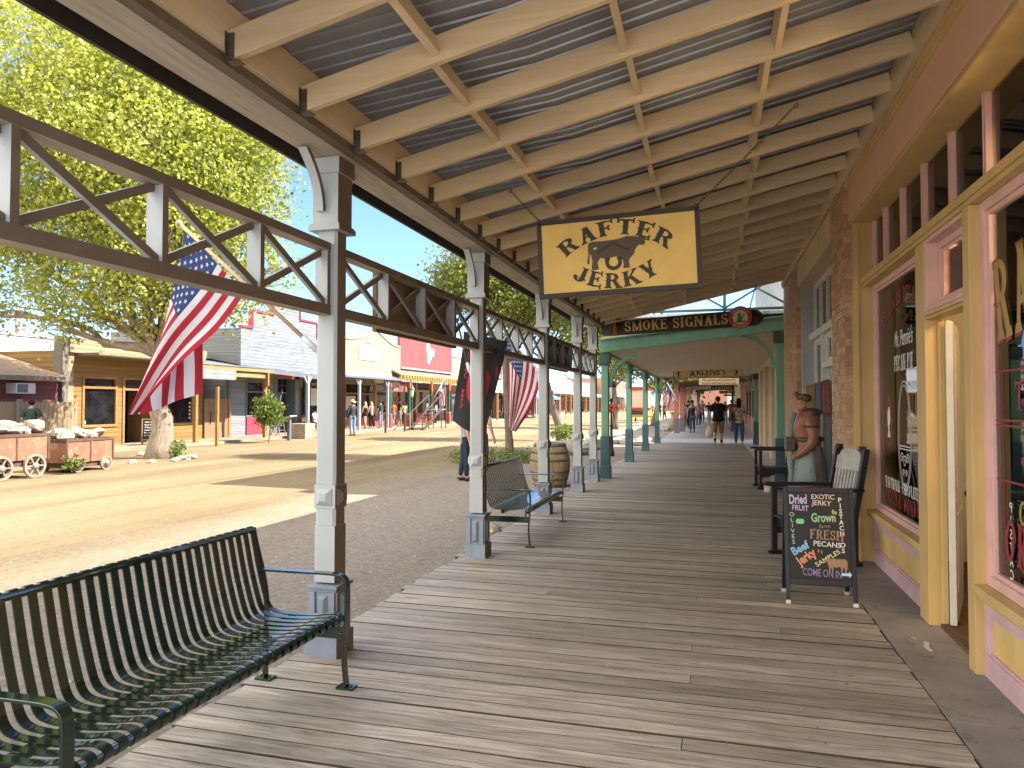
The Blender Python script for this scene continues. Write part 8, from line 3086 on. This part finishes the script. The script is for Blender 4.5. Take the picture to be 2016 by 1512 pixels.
	add('nose', Vector(V[IDX['brow']]) / k + Vector((0, .098, -.032)), .013, 'brow')
	zmin = min(v.z - (r if not isinstance(r, tuple) else r[1]) for v, r in zip(V, R)) if not sit else 0
	dz = Vector((0, 0, -zmin if not sit else 0))
	V = [v + dz for v in V]
	sk_ = skin_mesh("body", V, E, R, 0, 1)
	brow = V[IDX['brow']]
	for s in (-1, 1):
		sk_.ell(brow + Vector((s * .078 * k, .0, -.02 * k)), .012 * k, .02 * k, .03 * k, 8, 6)
	n_skin = len(sk_.f)
	sk_.cur = 1
	for s in (-1, 1):
		sk_.ell(brow + Vector((s * .030 * k, .083 * k, -.004 * k)), .011 * k, .008 * k, .007 * k, 6, 5)
	sk_.cur = 2
	sk_.ell(brow + Vector((0, .083 * k, -.068 * k)), .022 * k, .009 * k, .006 * k, 8, 5)
	M['eyedark'] = M.get('eyedark') or paint("dark_eye", (.02, .015, .012), .2)
	M['lip'] = M.get('lip') or paint("lip", (.32, .11, .09), .5)
	part("body", sk_, [M[skin], M['eyedark'], M['lip']], t, False)
	def garment(name, ids, pairs, grow, mat, root):
		gi = {a: i for i, a in enumerate(ids)}
		gv = []
		gr = []
		for a in ids:
			if isinstance(a, str):
				gv.append(V[IDX[a]])
				r_ = R[IDX[a]]
				gr.append(tuple(x + grow * k for x in r_) if isinstance(r_, tuple) else r_ + grow * k)
			else:
				gv.append(Vector(a[0]))
				gr.append(a[1])
		ge = [(gi[a], gi[b]) for a, b in pairs]
		return part(name, skin_mesh(name, gv, ge, gr, gi[root], 1), mat, t, False)
	if bottom is not None:
		ids = ['pelvis', 'hpL', 'hpR', 'knL', 'knR']
		pr = [('pelvis', 'hpL'), ('pelvis', 'hpR'), ('hpL', 'knL'), ('hpR', 'knR')]
		low = (tuple(V[IDX['waist']].lerp(V[IDX['pelvis']], .1)), (.138 * B * k, .112 * B * k))
		ids.append(low)
		pr.append(('pelvis', low))
		for nm_ in 'LR':
			if legs == 'long':
				e_ = (tuple(V[IDX['an' + nm_]].lerp(V[IDX['cf' + nm_]], .06)), .056 * k)
				c_ = (tuple(V[IDX['cf' + nm_]]), .070 * k * (.75 + .25 * B))
				ids += [c_, e_]
				pr += [('kn' + nm_, c_), (c_, e_)]
			elif legs == 'short':
				e_ = (tuple(V[IDX['kn' + nm_]].lerp(V[IDX['cf' + nm_]], .3)), .085 * k * (.7 + .3 * B))
				ids.append(e_)
				pr.append(('kn' + nm_, e_))
			else:   # brief shorts
				ids.remove('kn' + nm_)
				pr = [p_ for p_ in pr if 'kn' + nm_ not in p_]
				e_ = (tuple(V[IDX['hp' + nm_]].lerp(V[IDX['kn' + nm_]], .35)), .092 * k)
				ids.append(e_)
				pr.append(('hp' + nm_, e_))
		garment("trousers" if legs == 'long' else "shorts", ids, pr, .014, bottom, 'pelvis')
	if top is not None:
		hem = (tuple(V[IDX['pelvis']] + Vector((0, 0, -.0 * k))), (.166 * B * k, .138 * B * k))
		hem2 = (tuple(V[IDX['pelvis']] + Vector((0, -.005, -.13 * k))), (.168 * B * k, .14 * B * k))
		ids = ['waist', 'chest', 'neckbase', 'shL', 'shR', hem, hem2]
		pr = [('waist', hem), (hem, hem2), ('waist', 'chest'), ('chest', 'neckbase'), ('neckbase', 'shL'), ('neckbase', 'shR')]
		for nm_ in 'LR':
			if sleeves == 'long':
				e_ = (tuple(V[IDX['wr' + nm_]].lerp(V[IDX['el' + nm_]], .06)), .043 * k)
				ids += ['el' + nm_, e_]
				pr += [('sh' + nm_, 'el' + nm_), ('el' + nm_, e_)]
			elif sleeves == 'short':
				e_ = (tuple(V[IDX['el' + nm_]].lerp(V[IDX['sh' + nm_]], .22)), .066 * k * (.8 + .2 * B))
				ids.append(e_)
				pr.append(('sh' + nm_, e_))
		garment("shirt", ids, pr, .022, top, 'waist')
	if vest is not None:
		hem = (tuple(V[IDX["pelvis"]] + Vector((0, -.01 * k, -.03 * k))), (.205 * B * k, .165 * B * k))
		up_ = (tuple(V[IDX['neckbase']] + Vector((0, -.02 * k, .0))), (.13 * k, .085 * k))
		ids = ['waist', 'chest', hem, up_]
		garment("vest", ids, [('waist', hem), ('waist', 'chest'), ('chest', up_)], .032, vest, 'waist')
	if shoes is not None:
		for nm_ in 'LR':
			a, b = V[IDX['an' + nm_]], V[IDX['toe' + nm_]]
			d_ = (b - a)
			m_ = skin_mesh("shoe", [a + Vector((0, 0, -.01 * k)), a + Vector((0, -.035 * k, -.045 * k)), a.lerp(b, .55) + Vector((0, 0, -.008 * k)), b + d_.normalized() * .03 * k], [(0, 1), (0, 2), (2, 3)], [.054 * k, .042 * k, (.054 * k, .042 * k), (.048 * k, .033 * k)], 0, 1)
			part("shoe", m_, shoes, t, False)
	if hair is not None:
		m_ = MB()
		m_.ell(brow + Vector((0, -.020 * k, .022 * k)), .088 * k, .098 * k, .088 * k, 16, 10)
		if long_hair:
			m_.ell(brow + Vector((0, -.07 * k, -.11 * k)), .095 * k, .05 * k, .19 * k, 14, 10)
		part("hair", m_, hair, t, False)
	if hat is not None:
		hm, kind = hat
		m_ = MB()
		c_ = brow + Vector((0, -.005 * k, .035 * k))
		if kind == 'brim':
			n_ = 24
			vs, fs = [], []
			for (r_, z_) in ((.098, .0), (.21, .0), (.215, .008), (.1, .012), (.094, .09), (.075, .13), (.0, .115)):
				for q in range(n_):
					a = 2 * math.pi * q / n_
					up_z = (.045 * abs(math.cos(a)) ** 2 - .015 * abs(math.sin(a))) if r_ > .15 else 0
					vs.append(c_ + Vector((r_ * .88 * math.cos(a), r_ * 1.08 * math.sin(a), z_ + up_z)) * k)
			for i in range(6):
				for q in range(n_):
					a, b = i * n_ + q, i * n_ + (q + 1) % n_
					fs.append((a, b, b + n_, a + n_))
			m_.add(vs, fs, True)
		else:
			m_.ell(c_ + Vector((0, -.01 * k, -.01 * k)), .093 * k, .108 * k, .10 * k, 16, 10)
			m_.box(c_.x - .07 * k, c_.x + .07 * k, c_.y + .06 * k, c_.y + .19 * k, c_.z - .012 * k, c_.z + .004 * k)
		part("hat", m_, hm, t, False)
	return t, V, IDX
def carried(name, label, cat, t, V, IDX, hand, mat, kind='bag'):
	"""a bag hanging from a hand: a thing of its own"""
	Mx = ROOT[t.name]
	p = Mx @ (V[IDX['pm' + hand]] + Vector((0, 0, -.05)))
	m = MB()
	m.tube(smooth([(p.x - .03, p.y, p.z), (p.x - .05, p.y, p.z - .12), (p.x - .1, p.y, p.z - .2)], 1), .008, 5)
	m.tube(smooth([(p.x + .03, p.y, p.z), (p.x + .05, p.y, p.z - .12), (p.x + .1, p.y, p.z - .2)], 1), .008, 5)
	for i in range(1):
		vs, fs = [], []
		n_ = 14
		for (r_, z_) in ((.03, -.10), (.075, -.18), (.12, -.28), (.145, -.42), (.13, -.52), (.06, -.56), (.0, -.555)):
			for q in range(n_):
				a = 2 * math.pi * q / n_
				w = 1 + .12 * math.sin(a * 3 + z_ * 9) + .06 * math.sin(a * 5)
				vs.append((p.x + r_ * w * math.cos(a), p.y + r_ * .65 * w * math.sin(a), p.z + z_))
		for i2 in range(6):
			for q in range(n_):
				a, b = i2 * n_ + q, i2 * n_ + (q + 1) % n_
				fs.append((a, b, b + n_, a + n_))
		m.add(vs, fs, True)
	return single(name, m, mat, label, cat, loc=(p.x, p.y, p.z))
blk = cl("black_cotton", (.012, .012, .013))
jean = cl("blue_denim", (.05, .085, .16))
djean = cl("dark_denim", (.022, .030, .05))
ljean = cl("faded_denim", (.20, .27, .36))
khaki = cl("brown_khaki", (.20, .115, .035))
wht = cl("white_cotton", (.62, .62, .62))
gry = cl("grey_cotton", (.27, .27, .28))
dgry = cl("charcoal_cotton", (.05, .055, .065))
pnk = cl("pink_cotton", (.50, .24, .25))
plum = cl("plum_plaid_cotton", (.20, .055, .085))
lblu = cl("pale_blue_cotton", (.36, .42, .58))
org = cl("orange_cotton", (.60, .13, .04))
grn = cl("green_cotton", (.045, .075, .055))
straw = cl("straw_hat", (.56, .42, .22))
dkhat = cl("dark_felt_hat", (.035, .02, .018))
yel = cl("pale_yellow_cotton", (.55, .46, .22))
blond = cl("blond_hair", (.50, .38, .17))
brown_h = cl("brown_hair", (.07, .04, .022))
dark_h = cl("dark_hair", (.016, .012, .01))
snk = paint("white_sneaker", (.60, .60, .58), .5, .1)
dsh = paint("dark_shoe", (.02, .02, .022), .5, .2)
boot = paint("brown_boot", (.12, .06, .03), .5, .2)
def floralmat():
	m, N, L, B = _new("floral_blouse")
	v = _coord(N, L)
	vo = N.new("ShaderNodeTexVoronoi"); vo.inputs["Scale"].default_value = 22
	L.new(v, vo.inputs["Vector"])
	sep = N.new("ShaderNodeSeparateColor"); L.new(vo.outputs["Color"], sep.inputs[0])
	c = _ramp(N, L, sep.outputs[0], [(0, (.30, .22, .17)), (.35, (.44, .36, .28)), (.6, (.12, .11, .11)), (.78, (.40, .06, .06)), (.9, (.22, .25, .28))])
	N.active = None
	for n_ in N:
		if n_.type == 'VALTORGB':
			n_.color_ramp.interpolation = 'CONSTANT'
	L.new(c, B.inputs["Base Color"])
	B.inputs["Roughness"].default_value = .85
	return m
def plaidmat(name, a, b):
	m, N, L, B = _new(name)
	ch = N.new("ShaderNodeTexChecker"); ch.inputs["Scale"].default_value = 14
	L.new(_coord(N, L), ch.inputs["Vector"])
	ch.inputs[1].default_value = (*a, 1); ch.inputs[2].default_value = (*b, 1)
	L.new(ch.outputs[0], B.inputs["Base Color"])
	B.inputs["Roughness"].default_value = .85
	return m
flo = floralmat()
plaid = plaidmat("blue_white_plaid", (.50, .54, .60), (.10, .15, .24))
plastic = cl("white_plastic_bag", (.62, .62, .64), trans=.25)
leather = paint("black_leather", (.014, .013, .013), .4, .2)
t, V_, I_ = person("heavy man walking away in black t-shirt, brown cargo shorts and cap", (.155, 28.9, .0), 2, 1.88, 1.32, blk, khaki, snk, brown_h, (dkhat, 'cap'), legs='short', walk=.20, arms=(-.12, .12), elbows=(.15, .2), group="people on the boardwalk")
for nm_ in 'LR':     # dark socks
	a, b = V_[I_['an' + nm_]], V_[I_['cf' + nm_]]
	part("sock", skin_mesh("sock", [a, a.lerp(b, .65)], [(0, 1)], [.047, .060], 0, 1), blk, t, False)
carried("plastic_bag", "white plastic carrier bag hanging from the black-shirted man's left hand", "bag", t, V_, I_, 'L', plastic)
t, V_, I_ = person("woman walking away in floral blouse, blue jeans and black hat", (.93, 29.1, .0), 0, 1.74, 1.20, flo, jean, snk, dark_h, (blk, 'brim'), walk=-.13, arms=(-.05, .2), elbows=(.5, .4), female=True, group="people on the boardwalk", long_hair=True)
Mx = ROOT[t.name]
p = Mx @ (V_[I_['waist']] + Vector((-.26, -.08, .02)))
m = MB()
m.ell((p.x, p.y, p.z), .07, .13, .17, 12, 8)
m.tube([(p.x, p.y, p.z + .14), (p.x + .06, p.y + .02, p.z + .42), (p.x + .13, p.y + .06, p.z + .36)], .012, 6)
single("shoulder_bag", m, leather, "black shoulder bag on the floral-bloused woman's left shoulder", "bag", loc=tuple(p))
t, V_, I_ = person("woman walking toward the camera in patterned vest, jeans and dark hat", (-1.15, 41.1, 0), 180, 1.74, .95, flo, jean, dsh, brown_h, (dkhat, 'brim'), walk=.16, sleeves='none', vest=dgry, female=True, group="people on the boardwalk", long_hair=True)
crowd = [
	(1346, 845, "white-shirted person standing between the two salmon posts", 20, 1.7, wht, khaki, dark_h, None, 'long'),
	(1356, 843, "person in black just right of the salmon posts", 160, 1.78, blk, blk, dark_h, (dkhat, 'cap'), 'long'),
	(1375, 841, "woman in pink top behind the vested woman", 180, 1.68, pnk, jean, blond, None, 'long'),
	(1383, 833, "tall man in pale blue shirt farther down the pavement", 180, 1.85, lblu, jean, brown_h, None, 'long'),
	(1396, 831, "dark-haired person in black with pale trousers in the crowd", 0, 1.72, blk, ljean, dark_h, None, 'long'),
	(1408, 832, "person in dark blue just left of the heavy man", 0, 1.78, dgry, djean, brown_h, None, 'long'),
	(1428, 836, "person in maroon behind the heavy man's shoulder", 180, 1.75, plum, jean, brown_h, None, 'long'),
	(1441, 846, "man in plum plaid shirt and dark shorts between the couple", 0, 1.82, plum, djean, dark_h, None, 'short'),
	(1449, 832, "person in grey past the floral-bloused woman", 180, 1.75, gry, djean, dark_h, None, 'long'),
	(1362, 826, "person in grey shirt deep in the crowd behind the vested woman", 180, 1.75, gry, jean, brown_h, None, 'long'),
	(1415, 824, "person in white far down the pavement", 180, 1.75, wht, djean, dark_h, None, 'long'),
]
for i, (px__, py__, lb, fc, h_, tp_, bt_, hr_, ht_, lg_) in enumerate(crowd):
	q = at(px__, py__, Z=0.0)
	person(lb, (q.x, q.y, .003), fc, h_, 1.0, tp_, bt_, dsh if i % 2 else snk, hr_, ht_, legs=lg_, walk=.12 * (-1) ** i, female=(i in (0, 2)), group="people on the boardwalk", long_hair=(i in (2,)))
# standing in the street behind the second post
t, V_, I_ = person("woman in grey top and dark jeans behind the second grey post, banner over her face", (-5.42, 15.45, -.15), -60, 1.72, .95, gry, djean, dsh, brown_h, None, walk=.05, female=True, arms=(.15, .0), skin='skin', long_hair=True)
carried("plastic_bag", "white plastic bag held by the woman behind the second grey post", "bag", t, V_, I_, 'L', plastic)
person("person in blue jeans almost hidden by the second grey post", (-5.45, 16.75, -.15), -20, 1.75, 1.0, yel, jean, snk, brown_h, None, walk=.1)
# across the road
def xp(px__, X):
	return at(px__, 800, X=X).y
ax_people = [
	(694, -18.0, "man in straw cowboy hat, charcoal shirt and faded jeans at the kerb", 60, 1.80, 1.05, dgry, ljean, boot, brown_h, (straw, 'brim'), 'long', 'long', False, 0.0),
	(719, -20.8, "blond woman in black top and black shorts under the yellow gable's porch", 75, 1.66, .92, blk, blk, snk, blond, None, 'none', 'brief', True, .1),
	(731, -20.6, "woman in grey tank top and black leggings under the yellow gable's porch", 70, 1.66, .92, gry, blk, snk, blond, None, 'none', 'long', True, -.1),
	(749, -20.8, "person in charcoal shirt and jeans behind the right-hand grey braced post", 80, 1.78, 1.05, dgry, ljean, snk, brown_h, None, 'short', 'long', False, 0.0),
	(774, -21.2, "person in orange shirt and blue shorts under the BUFFALO sign", 60, 1.68, 1.0, org, ljean, snk, blond, None, 'short', 'short', False, .1),
	(787, -20.6, "man in black t-shirt and grey shorts left of the tall lamp across the road", -60, 1.82, 1.0, blk, gry, snk, brown_h, None, 'short', 'short', False, .1),
	(796, -20.9, "woman in pale yellow top beside the black-shirted man across the road", 60, 1.66, .95, yel, djean, snk, brown_h, None, 'short', 'long', True, -.1),
	(803, -21.6, "person in white top just behind the tall lamp across the road", 90, 1.68, .95, wht, ljean, snk, dark_h, None, 'short', 'short', True, .0),
	(843, -20.9, "man in blue and white plaid shirt walking behind the iron steps", 80, 1.78, 1.0, plaid, djean, dsh, brown_h, (dkhat, 'cap'), 'short', 'long', False, .14),
	(858, -21.6, "person in white shirt near the golden porch's doorway", 100, 1.7, 1.0, wht, djean, dsh, dark_h, None, 'short', 'long', False, .0),
]
for (px__, X, lb, fc, h_, bd_, tp_, bt_, sh_, hr_, ht_, sl_, lg_, fem, wk) in ax_people:
	person(lb, (X, xp(px__, X), .05 if X < -19.7 else -.05), fc, h_, bd_, tp_, bt_, sh_, hr_, ht_, sleeves=sl_, legs=lg_, walk=wk, female=fem, long_hair=fem)
q = at(62, 820, X=-20.3)
person("dark-haired man in green t-shirt before the picket fence, behind the ore carts", (-20.3, q.y, -.05), 30, 1.74, 1.12, grn, djean, dsh, dark_h, None, walk=.1)
q = at(629, 840, X=-21.3)
ch = thing("porch_bench", "dark wooden bench under the grey building's porch with a seated man", "bench", (-21.6, q.y, .05))
px_("seat", M['darkporch'], [(-21.85, -21.35, q.y - .9, q.y + .7, .42, .47)], ch)
px_("backrest", M['darkporch'], [(-21.92, -21.86, q.y - .9, q.y + .7, .6, 1.0)], ch)
px_("legs", M['darkporch'], [(-21.85, -21.4, q.y - .85, q.y - .8, .05, .419), (-21.85, -21.4, q.y + .6, q.y + .65, .05, .419)], ch)
person("seated man in white shirt with pink face on the bench under the grey porch", (-21.62, q.y, .05), -90, 1.72, 1.1, wht, djean, dsh, brown_h, (dkhat, 'cap'), sleeves='long', sit=True, arms=(.5, .5), elbows=(.9, .9))
far = [(1058, 818, blk, djean), (1066, 819, dgry, djean), (1072, 817, blk, blk), (1098, 815, wht, ljean), (1121, 812, dgry, djean), (1128, 812, plum, djean), (1207, 812, pnk, jean), (1216, 812, wht, jean), (1232, 810, lblu, jean), (1299, 822, blk, djean), (1290, 818, wht, djean), (1308, 826, dgry, blk), (1284, 820, khaki, jean)]
fl_ = ["person in black by the blue canopy, leftmost of the group", "person in charcoal second from left by the blue canopy", "person in all black by the blue canopy", "person in white shirt right of the blue canopy", "person in charcoal before the orange-post porch", "person in maroon before the orange-post porch",
	   "person in pink far down the street left of the stagecoach", "person in white far down the street left of the stagecoach", "person in pale blue beside the stagecoach wheel", "person in black between the third and fourth green posts", "person in white just left of the fourth green post", "person in charcoal right of the fourth green post", "person in brown shirt right of the stagecoach"]
for i, (px__, py__, a, b) in enumerate(far):
	q = at(px__, py__, Z=-.1)
	person(fl_[i], (q.x, q.y, -.1), (i * 77) % 360, 1.65 + .03 * (i % 6), 1.0, a, b, dsh, dark_h if i % 3 else brown_h, None, walk=.1)
